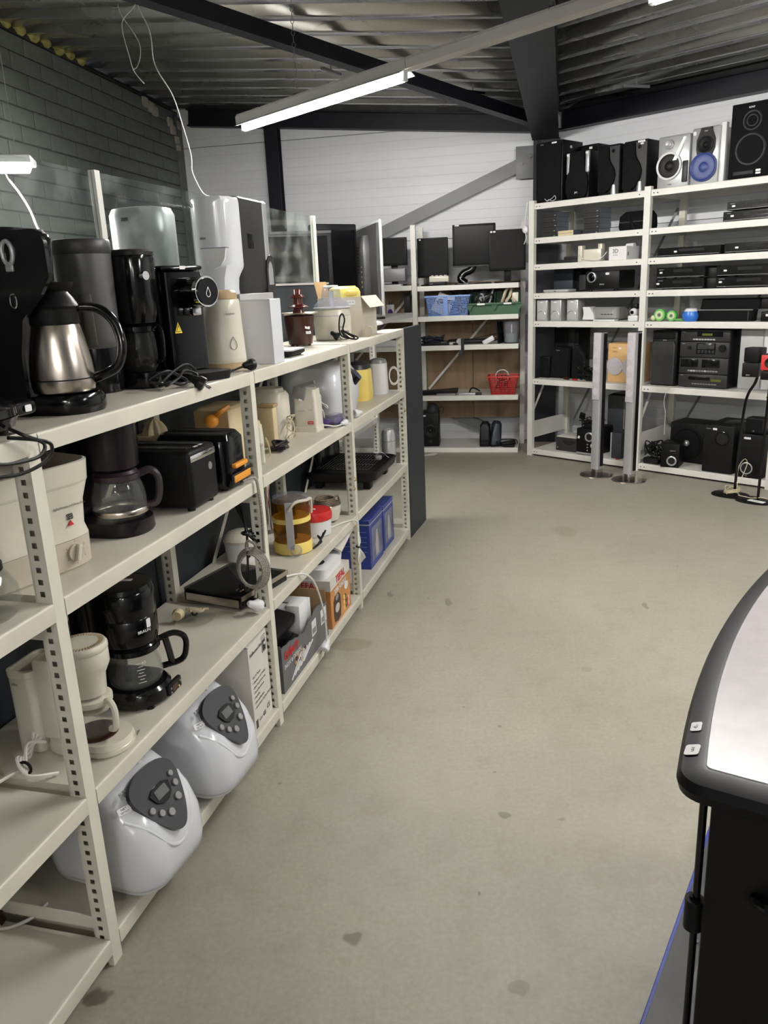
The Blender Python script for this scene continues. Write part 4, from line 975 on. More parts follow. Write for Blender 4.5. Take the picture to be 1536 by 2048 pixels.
# white electric can opener
t = thing('can_opener', 'tall white electric can opener with a grey lever on top', 'can opener', LF, 3.39, 0.135, ZM)
P(t, 'body', G().stack([(rrect(0.10, 0.115, 0.012), 0), (rrect(0.10, 0.115, 0.012), 0.022), (rrect(0.094, 0.110, 0.012), 0.024), (rrect(0.092, 0.106, 0.012), 0.155), (rrect(0.085, 0.098, 0.012), 0.162), (rrect(0.082, 0.095, 0.012), 0.19)]), M_cream)
P(t, 'lever', G().at(-0.046, 0.02, 0.175, math.radians(14), 0, 0).box(-0.012, 0.004, -0.03, 0.03, -0.025, 0.03, b=0.003), M_grey)
P(t, 'lever_arm', G().bar((-0.05, 0.03, 0.205), (-0.05, -0.055, 0.225), 0.012, 0.014), M_grey)
P(t, 'cutter_wheel', G().cyl((-0.045, 0.012, 0.15), (-0.058, 0.012, 0.15), 0.009), M_chrome)
P(t, 'cord_hook', G().tube([(-0.047, 0.03, 0.10), (-0.052, 0.025, 0.098), (-0.052, 0.0, 0.098), (-0.047, -0.005, 0.10)], 0.003), M_lgrey)
lb = P(t, 'red_badge', G().box(-0.0515, -0.0485, -0.040, -0.012, 0.036, 0.050, b=0.001, seg=1), M_inkr)
text(lb, 'TEAM', 0.009, M_inkw, (-0.052, -0.026, 0.040), SIDE)
text(t, 'e am', 0.010, M_inkg, (-0.0485, -0.028, 0.098), SIDE)

# big white rounded appliance
t = thing('steam_cooker', 'large white rounded deep fryer with a dark window in its lid', 'deep fryer', LF, 3.86, 0.235, ZM)
P(t, 'body', G().stack([(ell(0.16, 0.15, 36, 0, 0, 2.6), 0.006), (ell(0.19, 0.175, 36, 0, 0, 2.6), 0.02), (ell(0.205, 0.19, 36, 0, 0, 2.6), 0.09), (ell(0.205, 0.19, 36, 0, 0, 2.6), 0.14), (ell(0.195, 0.18, 36, 0, 0, 2.6), 0.20), (ell(0.165, 0.15, 36, 0, 0, 2.6), 0.245), (ell(0.11, 0.10, 36, 0, 0, 2.6), 0.262)]), M_wcool)
P(t, 'window', G().at(0.05, -0.158, 0.202, math.radians(50), 0, math.radians(12)).stack([(rrect(0.15, 0.12, 0.03), -0.02), (rrect(0.14, 0.11, 0.03), 0.016)]), M_black)
for a in (0.8, 2.3, 3.9, 5.5): P(t, 'foot', G().cyl((0.13 * math.cos(a), 0.12 * math.sin(a), 0), (0.13 * math.cos(a), 0.12 * math.sin(a), 0.01), 0.015, n=10), M_lgrey)
t = thing('power_cable', 'white cord tied in a loop hanging before the deep fryer', 'cord', LF, 3.585, 0.155, ZM)
cord(t, [(0, -0.01, 0.13), (-0.01, 0.0, 0.165), (0, 0.015, 0.17), (0, 0.012, 0.13), (0, 0.0, 0.10), (0, -0.04, 0.085), (0, -0.045, 0.07), (0, -0.01, 0.10), (0, 0.04, 0.08), (0, 0.05, 0.06), (0, 0.02, 0.095), (0, -0.02, 0.06), (0, -0.03, 0.003)], 0.0045, M_cordw)
P(t, 'wire_tie', G().torus((0, 0.003, 0.103), 0.011, 0.003, 'z', n=12, m=5), M_cordb)
t = thing('bag_of_parts', 'clear bag of purple plastic attachments with white plug', 'attachments', LF, 3.53, 0.06, ZM)
for i, (x, y, r) in enumerate(((-0.06, 0.02, 0.02), (-0.02, -0.01, 0.024), (0.03, 0.015, 0.022), (0.07, 0.0, 0.018))):
    P(t, 'purple_piece', G().at(x, y, 0.022, 0.2, 0.1, i).box(-0.03, 0.03, -r, r, -0.016, 0.016, b=0.006), M_purple)
P(t, 'clear_bag', G().at(0.01, 0.0, 0.026).sphere((0, 0, 0), 0.095, 16, 8, 0.30, 0.5), M_clearp)
cord(t, [(-0.11, 0.05, 0.02), (-0.10, 0.0, 0.015), (-0.08, -0.03, 0.008), (-0.04, -0.05, 0.01)], 0.0035, M_cordw)
plug(t, (-0.02, -0.058, 0.014), math.radians(-20), M_white, 0, 0.8)

# yellow centrifugal juicer and white kettle
t = thing('juice_extractor', 'yellow and white juice extractor with a grey feed chute', 'juicer', LF, 4.36, 0.20, ZM)
P(t, 'base', G().stack([(rrect(0.20, 0.19, 0.07, 6), 0), (rrect(0.21, 0.20, 0.075, 6), 0.02), (rrect(0.20, 0.19, 0.075, 6), 0.16), (rrect(0.19, 0.18, 0.07, 6), 0.175)]), M_yel)
P(t, 'lid', G().stack([(rrect(0.195, 0.185, 0.07, 6), 0.175), (rrect(0.18, 0.17, 0.07, 6), 0.20), (rrect(0.12, 0.12, 0.05, 6), 0.215)]), M_dgrey)
P(t, 'feed_chute', G().lathe([(0.040, 0.20), (0.040, 0.262), (0.046, 0.268), (0.046, 0.275), (0.036, 0.275), (0.034, 0.21)], 24, -0.02, 0.03), M_grey)
t = thing('kettle', 'white plastic kettle with grey lid and coiled white cord', 'kettle', LF, 4.60, 0.12, ZM)
P(t, 'body', G().stack([(rrect(0.115, 0.105, 0.04, 6), 0), (rrect(0.12, 0.11, 0.042, 6), 0.008), (rrect(0.112, 0.102, 0.042, 6), 0.18)]), M_white)
P(t, 'lid', G().stack([(rrect(0.112, 0.102, 0.042, 6), 0.18), (rrect(0.10, 0.09, 0.04, 6), 0.20), (rrect(0.05, 0.05, 0.02, 6), 0.208)]), M_grey)
cord(t, [(0.03, -0.06 - 0.028 * (1 - math.cos(k * 0.6)), 0.10 + (0.045 + 0.004 * (k // 10)) * math.sin(k * 0.6)) for k in range(32)], 0.0035, M_cordw, k=4)
t = thing('mains_plug', 'white mains plug resting on the shelf edge at the third upright', 'plug', LF, 3.735, 0.012, ZM)
plug(t, (0, 0, 0.021), math.radians(150), M_white, 0, 1.1)
cord(t, [(0.035, -0.018, 0.02), (0.06, -0.005, 0.012), (0.09, 0.05, 0.005), (0.13, 0.07, 0.004)], 0.004, M_cordw)

# ================================================================== LEFT RACK, THIRD LEVEL
# white mini coffee maker: slim tank tower behind, drip unit in front
t = thing('coffee_machine', 'small white coffee machine with separate slim water tank and small glass jug', 'coffee machine', LF, 1.56, 0.155, ZK)
P(t, 'water_tank', G().stack([(rrect(0.13, 0.075, 0.02, 5, 0, 0.105), 0), (rrect(0.13, 0.075, 0.02, 5, 0, 0.105), 0.205), (rrect(0.135, 0.08, 0.022, 5, 0, .105), 0.208), (rrect(0.135, 0.08, 0.022, 5, 0, 0.105), 0.225), (rrect(0.12, 0.066, 0.018, 5, 0, .105), 0.226), (rrect(0.12, 0.066, 0.018, 5, 0, .105), 0.218)]), M_cream)
P(t, 'base', G().stack([(rrect(0.13, 0.21, 0.06, 7, 0.0, -0.035), 0.0), (rrect(0.14, 0.22, 0.065, 7, 0, -.035), 0.006), (rrect(0.14, 0.22, 0.065, 7, 0, -.035), 0.016), (rrect(0.136, 0.216, 0.063, 7, 0, -.035), 0.018), (rrect(0.14, 0.22, 0.065, 7, 0, -.035), 0.020), (rrect(0.132, 0.212, 0.062, 7, 0, -.035), 0.035)]), M_cream)
P(t, 'arm', G().box(-0.05, 0.05, 0.02, 0.075, 0.03, 0.255, b=0.012), M_cream)
hd = P(t, 'filter_head', G().lathe([(0.044, 0.150), (0.045, 0.155), (0.048, 0.20), (0.060, 0.225), (0.062, 0.232), (0.062, 0.262), (0.060, 0.268)], 30, 0, -0.045), M_cream)
lid = P(hd, 'lid', G().lathe([(0.0615, 0.268), (0.063, 0.270), (0.063, 0.280), (0.058, 0.287), (0.02, 0.289)], 32, 0, -0.045), M_cream)
g = G()
for i in range(44):
    a = 2 * PI * i / 44; g.at(0.048 * math.cos(a), -0.045 + 0.048 * math.sin(a), 0.2885, 0, 0, a).box(-0.006, 0.006, -0.0011, 0.0011, 0, 0.0008)
o = P(lid, 'ribbed_ring', g, M_tan); o['kind'] = 'stuff'
P(t, 'warming_plate', G().lathe([(0.055, 0.035), (0.055, 0.039), (0.05, 0.04)], 28, 0, -0.05), M_brown)
jg = jug(t, 0, -0.05, 0.041, [(0.044, 0), (0.054, 0.010), (0.058, 0.03), (0.054, 0.055), (0.046, 0.072), (0.047, 0.095)], M_glass, M_cream, math.radians(-105), 0.032, lid=False, hw=0.008)
P(jg, 'inner_lid', G().lathe([(0.044, 0.105), (0.046, 0.11), (0.02, 0.112)], 24, 0, -0.05), M_cream)
text(t, 'Efbe', 0.014, M_ink, (0.035, -0.1465, 0.020), (PI / 2, 0, 0.25))
text(t, 'Efbe', 0.010, M_inkg, (-0.068, 0.115, 0.188), SIDE)
t = thing('power_cable', 'white cord with a black tie and mains plug hanging at the left edge', 'cord', LF, 1.40, 0.165, ZK)
for i in range(4):
    cord(t, [(0.10, 0.05 + .01 * i, 0.03 + 0.01 * i), (0.05, 0.06, 0.055 - .012 * i), (0.0, 0.03 + .008 * i, 0.035 + .004 * i), (-0.035, 0.0, 0.02 + .003 * i), (-0.02 + .012 * i, -0.015 - .01 * i, 0.008)], 0.0042, M_cordw)
P(t, 'tie', G().torus((-0.01, 0.025, 0.03), 0.016, 0.004, 'x', n=14, m=6), M_cordb)
cord(t, [(-0.02, 0.03, 0.03), (-0.08, 0.05, 0.03), (-0.15, 0.05, 0.022)], 0.0042, M_cordw)
plug(t, (-0.20, 0.035, 0.021), math.radians(205), M_white, 0, 1.15)

# black ten cup coffee maker
t = thing('coffee_machine', 'round black coffee machine with a marked glass jug and open loop handle', 'coffee machine', LF, 1.80, 0.135, ZK)
P(t, 'base', G().stack([(rrect(0.17, 0.25, 0.08, 7, 0, 0.03), 0.006), (rrect(0.18, 0.26, 0.085, 7, 0, .03), 0.012), (rrect(0.178, 0.258, 0.085, 7, 0, .03), 0.045), (rrect(0.165, 0.24, 0.08, 7, 0, .03), 0.055)]), M_black)
P(t, 'tower', G().stack([(rrect(0.16, 0.10, 0.045, 6, 0, 0.10), 0.05), (rrect(0.16, 0.10, 0.045, 6, 0, 0.10), 0.34)]), M_black)
hd = P(t, 'filter_head', G().lathe([(0.066, 0.178), (0.078, 0.186), (0.082, 0.20), (0.083, 0.262), (0.0815, 0.264), (0.083, 0.266), (0.083, 0.335), (0.078, 0.342)], 36, 0, 0.0), M_black)
P(hd, 'lid', G().stack([(rrect(0.166, 0.22, 0.082, 8, 0, 0.03), 0.340), (rrect(0.16, 0.215, 0.08, 8, 0, .03), 0.352), (rrect(0.13, 0.18, 0.07, 8, 0, .03), 0.356)]), M_black)
sticker(hd, (-0.02, 0.05, 0.357), 0.018, 0.026, (0, 0, 0.5)); sticker(hd, (0.01, -0.01, 0.357), 0.016, 0.032, (0, 0, 0.2))
a = math.radians(-105)
sticker(hd, (0.0835 * math.cos(a), 0.0835 * math.sin(a), 0.248), 0.014, 0.026, (PI / 2, 0, a + PI / 2))
text(hd, 'BRAUN', 0.012, M_inkw, (0.0835 * math.cos(a - .2), 0.0835 * math.sin(a - .2), 0.225), (PI / 2, 0, a - .2 + PI / 2), bold=0.01)
jg = jug(t, 0, -0.005, 0.057, [(0.066, 0), (0.074, 0.008), (0.078, 0.03), (0.074, 0.055), (0.066, 0.08), (0.066, 0.095), (0.072, 0.112)], M_glass, M_black, math.radians(-48), 0.075, marks=True, hw=0.009)
P(jg, 'handle_bar', G().tube([(0.060, -0.075, 0.168), (0.066, -0.080, 0.12), (0.070, -0.082, 0.085)], 0.010, n=8), M_black)
text(jg, '10', 0.013, M_inkw, (0.078 * math.cos(math.radians(-128)), -0.005 + 0.078 * math.sin(math.radians(-128)), 0.135), (PI / 2, 0, math.radians(-38)))
cp_ = P(t, 'control_panel', G().box(-0.002, 0.068, -0.1065, -0.094, 0.012, 0.046, b=0.003), M_blackm)
for i, (x, z) in enumerate(((0.008, 0.020), (0.008, 0.032), (0.05, 0.020), (0.058, 0.033))): P(cp_, 'button', G().cyl((x, -0.1065, z), (x, -0.1085, z), 0.003, n=10), M_yel if i == 2 else M_grey)
P(cp_, 'display', G().box(0.016, 0.044, -0.1075, -0.106, 0.018, 0.036), mat('display_red', (0.05, 0.012, 0.010), 0.2))
for x in (-.05, .05):
    for y in (-.07, .12): P(t, 'foot', G().cyl((x, y, 0), (x, y, 0.008), 0.012, n=10), M_blackm)

# cream flex in a loop on a clear dish
t = thing('cable_coil', 'small cream cord knot lying in a clear glass dish', 'cord', LF, 2.33, 0.225, ZK)
P(t, 'glass_dish', G().lathe([(0.03, 0), (0.06, 0.003), (0.072, 0.010), (0.069, 0.011), (0.03, 0.004)], 28), M_glass)
P(t, 'socket', G().cyl((-0.02, 0.05, 0.03), (-0.045, 0.045, 0.032), 0.022, 0.016), M_creamy)
cord(t, [(0.02 + 0.03 * math.cos(k * 1.3) * (1 + .2 * (k % 2)), 0.02 * math.sin(k * 1.3) + 0.015 * (k % 3 - 1), 0.02 + 0.022 * abs(math.sin(k * 0.65))) for k in range(14)], 0.0055, M_cordc)
P(t, 'tie', G().torus((0.0, 0.0, 0.03), 0.010, 0.003, 'x', n=10, m=5), M_cordb)

# glass hotplate with cords
t = thing('hotplate', 'black and steel hotplate with thick glass top by the second upright', 'hotplate', LF, 2.60, 0.185, ZK, math.radians(-12))
P(t, 'body', G().stack([(rrect(0.29, 0.26, 0.012), 0.006), (rrect(0.30, 0.27, 0.012), 0.012), (rrect(0.30, 0.27, 0.012), 0.045), (rrect(0.295, 0.265, 0.012), 0.05)]), M_black)
P(t, 'steel_front', G().box(-0.1515, -0.149, -0.12, 0.12, 0.012, 0.042), M_inox)
P(t, 'glass_top', G().stack([(rrect(0.30, 0.27, 0.012), 0.05), (rrect(0.30, 0.27, 0.012), 0.057)]), M_glassd)
P(t, 'trim', G().box(-0.15, 0.15, -0.137, -0.134, 0.04, 0.058), M_inox)
for x in (-.12, .12):
    for y in (-.1, .1): P(t, 'foot', G().cyl((x, y, 0), (x, y, 0.01), 0.012, n=10), M_blackm)
t = thing('power_cable', 'black cord bundle hanging down with its plug on the hotplate', 'cord', LF, 2.38, 0.03, ZK)
for i in range(5):
    cord(t, [(-0.02 + .01 * i, 0.02, 0.47 - 0.01 * i), (0.03 + .006 * i, 0.04 + .01 * (i % 3), 0.42), (0.07, 0.035 + .006 * i, 0.40), (0.075 + .005 * i, 0.03, 0.33 - 0.01 * i), (0.07, 0.02 + .004 * i, 0.29), (0.09 + .01 * i, 0.0, 0.26 + .01 * i), (0.12, -0.01 + .01 * i, 0.22 + .015 * i), (0.08, 0.025, 0.285)], 0.0042, M_cordb)
cord(t, [(0.09, 0.03, 0.30), (0.10, 0.04, 0.22), (0.085, 0.04, 0.13), (0.08, 0.045, 0.10)], 0.0042, M_cordb)
plug(t, (0.08, 0.055, 0.083), math.radians(160), M_cordb, 0.1)
P(t, 'tie', G().torus((0.073, 0.03, 0.292), 0.012, 0.004, 'z', n=12, m=5), M_cordb)
t = thing('power_cable', 'grey braided cord wound in a coil hanging by the second upright', 'cord', LF, 2.43, 0.035, ZK)
for i in range(5):
    cord(t, [(0.005 * i - .01, 0.0 + (0.045 + .004 * i) * math.cos(a_), 0.165 + (0.06 + 0.004 * i) * math.sin(a_)) for a_ in [2 * PI * k / 12 for k in range(13)]], 0.005, M_cordg, k=3)
cord(t, [(0.0, 0.01, 0.225), (0.0, 0.015, 0.25), (-0.01, 0.0, 0.275), (0.0, -0.02, 0.255), (0.0, -0.005, 0.23)], 0.005, M_cordg)
cord(t, [(0.0, -0.03, 0.14), (0.0, -0.01, 0.10), (-0.005, -0.005, 0.06)], 0.005, M_cordg)
plug(t, (-0.01, -0.01, 0.032), math.radians(-30), M_white, 0.5, 1.2)
P(t, 'tie', G().torus((0.0, 0.008, 0.222), 0.012, 0.0035, 'y', n=12, m=5), M_cordb)
# white tub behind
t = thing('mixing_tub', 'white plastic tub with cream lid standing behind the hotplate', 'tub', LF, 2.93, 0.305, ZK)
P(t, 'tub', G().lathe([(0.06, 0), (0.066, 0.004), (0.074, 0.09), (0.076, 0.10)], 28), M_white)
P(t, 'lid', G().lathe([(0.077, 0.10), (0.078, 0.112), (0.060, 0.135), (0.03, 0.145)], 28), M_cream)

# amber steamer
ZK2 = ZK + 0.018
t = thing('food_steamer', 'amber plastic steamer with yellow rings and a pale strap', 'steamer', LF, 3.06, 0.125, ZK2)
P(t, 'base', G().lathe([(0.075, 0), (0.082, 0.004), (0.084, 0.045), (0.080, 0.052)], 32), M_yel)
P(t, 'lower_drum', G().lathe([(0.079, 0.052), (0.080, 0.055), (0.080, 0.135), (0.078, 0.137), (0.070, 0.14)], 32, cap=False), M_amber)
P(t, 'ring', G().lathe([(0.076, 0.137), (0.083, 0.139), (0.083, 0.158), (0.078, 0.160)], 32), M_yel)
P(t, 'upper_drum', G().lathe([(0.079, 0.160), (0.079, 0.22), (0.077, 0.225), (0.06, 0.235), (0.02, 0.24)], 32, cap=False), M_amber)
P(t, 'inner_tube', G().lathe([(0.016, 0.052), (0.020, 0.056), (0.018, 0.20)], 16), M_amber)
P(t, 'lid', G().lathe([(0.078, 0.226), (0.080, 0.230), (0.074, 0.246), (0.03, 0.252)], 32), M_clearp)
a = math.radians(-165)
P(t, 'strap', G().at(0.0825 * math.cos(a), 0.0825 * math.sin(a), 0, 0, 0, a + PI / 2).box(-0.016, 0.016, -0.003, 0.002, 0.03, 0.235, b=0.001, seg=1), M_lgrey)
P(t, 'handle_band', G().tube([(-0.085, -0.02, 0.20), (-0.075, -0.05, 0.235), (-0.03, -0.084, 0.236), (0.03, -0.082, 0.225), (0.05, -0.074, 0.16)], 0.007, n=6), M_cream)
P(t, 'knob', G().at(-0.085, -0.045, 0.028).sphere((0, 0, 0), 0.026, 14, 10), M_clearp)
t = thing('power_cable', 'short black cord twist beside the amber steamer', 'cord', LF, 3.12, 0.012, ZK2)
cord(t, [(-0.04, 0.03, 0.005), (-0.01, 0.02, 0.012), (0.02, 0.012, 0.03), (0.035, 0.004, 0.055), (0.02, 0.012, 0.035), (0.0, 0.02, 0.05), (0.01, 0.012, 0.028), (0.03, 0.016, 0.012), (0.0, 0.025, 0.006), (-0.03, 0.012, 0.018), (0.01, 0.01, 0.03), (0.045, -0.002, 0.062)], 0.0042, M_cordb)
# chrome stem behind
t = thing('mixer_stand', 'chrome tubular stem standing behind the amber steamer', 'stand', LF, 3.28, 0.33, ZK2)
P(t, 'stem', G().lathe([(0.035, 0), (0.035, 0.006), (0.018, 0.02), (0.016, 0.20), (0.022, 0.235), (0.022, 0.26), (0.012, 0.272)], 20), M_chrome)
P(t, 'clamp', G().at(-0.018, -0.008, 0.25).box(-0.012, 0.006, -0.008, 0.008, -0.01, 0.01, b=0.003), M_dgrey)
# red lid container
t = thing('food_container', 'white round container with a red lid', 'container', LF, 3.30, 0.11, ZK2)
P(t, 'tub', G().lathe([(0.072, 0), (0.077, 0.004), (0.080, 0.075)], 32), M_white)
P(t, 'lid', G().lathe([(0.083, 0.075), (0.084, 0.078), (0.084, 0.10), (0.079, 0.115), (0.04, 0.122)], 32), M_red)
sticker(t, (-0.02, -0.01, 0.1235), 0.02, 0.012, (0, 0, 0.6))
# bowl with brown flex
t = thing('electric_bowl', 'white enamel bowl with brown flex coiled inside', 'bowl', LF, 3.50, 0.13, ZK2)
P(t, 'bowl', G().lathe([(0.055, 0.008), (0.07, 0.012), (0.082, 0.05), (0.085, 0.085), (0.080, 0.086), (0.074, 0.05), (0.05, 0.02)], 32), M_cream)
P(t, 'rim', G().torus((0, 0, 0.086), 0.083, 0.0025, 'z', n=32, m=5), M_inox)
for i in range(4): cord(t, [(0.01 + 0.055 * math.cos(a_), -0.005 + 0.045 * math.sin(a_), 0.085 + 0.008 * i + 0.004 * math.sin(a_ * 2)) for a_ in [2 * PI * k / 12 for k in range(13)]], 0.0055, M_cordbr, k=3)
cord(t, [(0.055, -0.03, 0.10), (0.085, -0.045, 0.105), (0.095, -0.05, 0.07), (0.09, -0.055, 0.02)], 0.0055, M_cordbr)
for a in (0.3, 2.4, 4.5): P(t, 'foot', G().cyl((0.045 * math.cos(a), 0.045 * math.sin(a), 0), (0.045 * math.cos(a), 0.045 * math.sin(a), 0.012), 0.009, n=10), M_blackm)
# white flex drooping over the edge
t = thing('power_cable', 'white cord drooping from the third shelf to its plug by the grey carton', 'cord', LF, 2.60, -0.012, 0)
cord(t, [(-0.03, 0.10, ZK2 + .004), (0.10, 0.06, ZK2 + .006), (0.16, 0.015, ZK2 + .006), (0.20, -0.012, ZK2 - .01), (0.26, -0.02, 0.44), (0.32, -0.022, 0.34), (0.36, -0.02, 0.24), (0.38, -0.016, 0.16), (0.375, -0.016, 0.12)], 0.0045, M_cordw)
plug(t, (0.36, -0.014, 0.10), math.radians(170), M_white, 0.6, 1.1)
t = thing('power_cable', 'white cord bundle hanging before the orange fondue carton', 'cord', LF, 3.38, -0.008, 0)
cord(t, [(-0.12, 0.13, ZK2 + .004), (0.02, 0.06, ZK2 + .005), (0.10, 0.02, ZK2 + .006), (0.16, -0.012, ZK2 - .008), (0.17, -0.016, 0.43), (0.16, -0.016, 0.37)], 0.004, M_cordw)
for i in range(6):
    cord(t, [(0.16, -0.014, 0.365), (0.14 + .012 * i, -0.02 + .004 * (i % 3), 0.40 - .004 * i), (0.16, -0.018, 0.435), (0.17 + .004 * i, -0.015, 0.39), (0.16, -0.018, 0.36), (0.13 + 0.018 * i, -0.02, 0.31 - .004 * (i % 2)), (0.15 + 0.02 * i, -0.018, 0.275), (0.16 + .008 * i, -0.012, 0.32), (0.16, -0.016, 0.36)], 0.0038, M_cordw)
P(t, 'tie', G().torus((0.16, -0.016, 0.365), 0.012, 0.004, 'z', n=12, m=5), M_cordb)

# grills in bay three
ZK3 = ZK + 0.022
t = thing('table_grill', 'black electric table grill with a wire rack on feet', 'grill', LF, 4.30, 0.22, ZK3)
P(t, 'tray', G().stack([(rrect(0.46, 0.34, 0.03), 0.045), (rrect(0.52, 0.40, 0.05), 0.060), (rrect(0.54, 0.42, 0.05), 0.10), (rrect(0.52, 0.40, 0.05), 0.104), (rrect(0.44, 0.32, 0.04), 0.07)]), M_blackm)
for x in (-0.18, 0.18):
    for y in (-0.14, 0.14): P(t, 'foot', G().box(x - 0.03, x + 0.03, y - 0.02, y + 0.02, 0.0, 0.05, b=0.006), M_blackm)
for i in range(17):
    y = -0.15 + i * 0.30 / 16; P(t, 'rack_wire', G().cyl((-0.20, y, 0.112), (0.20, y, 0.112), 0.002, n=5), M_dgrey)
for i in range(4):
    x = -0.19 + i * 0.38 / 3; P(t, 'cross_wire', G().cyl((x, -0.155, 0.109), (x, 0.155, 0.109), 0.0025, n=5), M_chrome)
P(t, 'lid', G().stack([(rrect(0.38, 0.05, 0.02, 4, 0.05, 0.165), 0.10), (rrect(0.36, 0.05, 0.02, 4, 0.05, 0.17), 0.30), (rrect(0.30, 0.03, 0.012, 4, 0.05, .175), 0.33)]), M_black)
t = thing('wire_stand', 'small bright wire clip standing on the table grill', 'clip', LF, 4.36, 0.06, ZK3 + 0.104)
P(t, 'wire', G().tube([(0.0, 0.02, 0.008), (-0.03, 0.03, 0.03), (0.0, 0.0, 0.05), (0.04, -0.02, 0.02), (0.06, -0.03, 0.006)], 0.003), M_chrome)
P(t, 'block', G().box(-0.02, 0.02, 0.0, 0.03, 0.008, 0.03, b=0.004), M_silver)
t = thing('thermos_flask', 'small silver rounded canister at the far end beside the black grill', 'canister', LF, 4.70, 0.10, ZK3)
P(t, 'body', G().lathe([(0.040, 0), (0.044, 0.004), (0.044, 0.20), (0.036, 0.225), (0.02, 0.232)], 24), M_silver)
P(t, 'cap', G().lathe([(0.045, 0.155), (0.0455, 0.157), (0.045, 0.159)], 24, cap=False), M_grey)

# ================================================================== LEFT RACK, BOTTOM
def sm_closed(pts, k=3):
    n = len(pts); q = catmull([(p[0], p[1], 0) for p in pts[-2:] + pts + pts[:3]], k)
    return [(v.x, v.y) for v in q[2 * k: 2 * k + n * k]]
def bread_maker(label, x, y, rz, wetxt):
    t = thing('bread_machine', label, 'bread machine', LF, x, y, ZB, rz, group='white bread machines')
    def sec(w_, d0, d1, r, z): return (rrect(w_, d1 - d0, r, 7, 0, (d0 + d1) / 2), z)
    body = P(t, 'body', G().stack([sec(0.23, -0.14, 0.14, 0.06, 0.010), sec(0.268, -0.17, 0.165, 0.07, 0.016), sec(0.284, -0.182, 0.175, 0.076, 0.035), sec(0.29, -0.185, 0.18, 0.076, 0.07), sec(0.288, -0.178, 0.18, 0.076, 0.14), sec(0.278, -0.155, 0.178, 0.074, 0.20),
                                    sec(0.255, -0.118, 0.172, 0.08, 0.25), sec(0.235, -0.07, 0.16, 0.07, 0.285), sec(0.20, -0.02, 0.145, 0.06, 0.303), sec(0.14, 0.03, 0.12, 0.04, 0.308)]), M_wcool)
    P(body, 'seam', G().stack([(rrect(0.2825, 0.3555, 0.076, 7, 0, -0.0035), 0.030), (rrect(0.2850, 0.3580, 0.076, 7, 0, -0.0035), 0.033), (rrect(0.2855, 0.3585, 0.076, 7, 0, -0.0035), 0.0355)], cap=False), M_lgrey)
    P(t, 'lid_window', G().box(-0.06, 0.06, 0.03, 0.11, 0.300, 0.312, b=0.006), M_dgrey)
    for (px, py) in ((-0.08, -0.11), (0.08, -0.11), (-0.08, 0.1), (0.08, 0.1)): P(t, 'foot', G().cyl((px, py, 0), (px, py, 0.014), 0.013, n=12), M_white)
    # control shield on the sloping front
    nrm_a = math.radians(44)
    sh = P(t, 'control_panel', G().prism(sm_closed([(-0.085, 0.075), (-0.05, 0.096), (0.0, 0.102), (0.05, 0.096), (0.085, 0.075), (0.092, 0.045), (0.080, 0.005), (0.055, -0.045), (0.025, -0.082), (0.0, -0.092), (-0.025, -0.082), (-0.055, -0.045), (-0.080, 0.005), (-0.092, 0.045)]), -0.002, 0.012, 'y'), mat('plastic_panel_grey', (0.034, 0.035, 0.038), 0.2, var=0.05), label='dark grey shield shaped control panel', loc=(0.0, -0.140, 0.222), rot=(-math.radians(34), 0, 0))
    ds = P(sh, 'display_bezel', G().prism([(-0.042, 0.032), (-0.02, 0.043), (0.02, 0.043), (0.042, 0.032), (0.032, 0.005), (0.012, -0.008), (-0.012, -0.008), (-0.032, 0.005)], -0.007, -0.003, 'y'), M_black)
    P(ds, 'display', G().box(-0.024, 0.024, -0.0085, -0.006, 0.008, 0.034), M_lcd)
    for (bx, bz, br) in ((-0.058, 0.000, 0.009), (-0.036, -0.022, 0.009), (-0.008, -0.038, 0.0105), (0.062, 0.040, 0.008), (0.058, 0.012, 0.009), (0.040, -0.020, 0.0105)):
        P(sh, 'button', G().cyl((bx, -0.003, bz), (bx, -0.008, bz), br, n=14), M_grey)
    P(t, 'front_crease', G().tube([(-0.119, -0.100, 0.225), (-0.090, -0.150, 0.19), (-0.048, -0.1775, 0.125), (0.0, -0.1790, 0.10), (0.048, -0.1775, 0.125), (0.090, -0.150, 0.19), (0.119, -0.100, 0.225)], 0.006, n=8, k=6), M_wcool)
    text(t, 'AFK', 0.026, M_inkg, (-0.078, -0.088, 0.2755), (math.radians(36), 0, 0))
    s = sticker(t, (-0.108, -0.098, 0.2545), 0.036, 0.018, (math.radians(50), 0, math.radians(-25))); text(s, 'NIET', 0.008, M_ink, (0, 0.001, 0.0007), (0, 0, 0), bold=.02); text(s, 'GETEST', 0.007, M_ink, (0, -0.007, 0.0007), (0, 0, 0), bold=.02)
    sticker(t, (0.035, -0.04, 0.2995), 0.018, 0.026, (math.radians(30), 0, 0.4), s='15,-', ts=0.006)
    return t
bread_maker('white bread machine with grey shield panel, the nearer of the two', 1.622, 0.108, math.radians(-5), '')
bread_maker('white bread machine with grey shield panel beside the coffee maker carton', 2.03, 0.11, math.radians(-3), '')
t = thing('power_cable', 'white cord end on the bottom shelf behind the nearest upright', 'cord', LF, 1.36, 0.27, ZB)
cord(t, [(0.06, -0.04, 0.005), (0.0, -0.03, 0.006), (-0.04, 0.02, 0.006), (0.0, 0.06, 0.006)], 0.0045, M_cordw)
P(t, 'plug', G().lathe([(0.02, 0), (0.022, 0.004), (0.018, 0.03)], 14, -0.02, 0.05), M_brown)

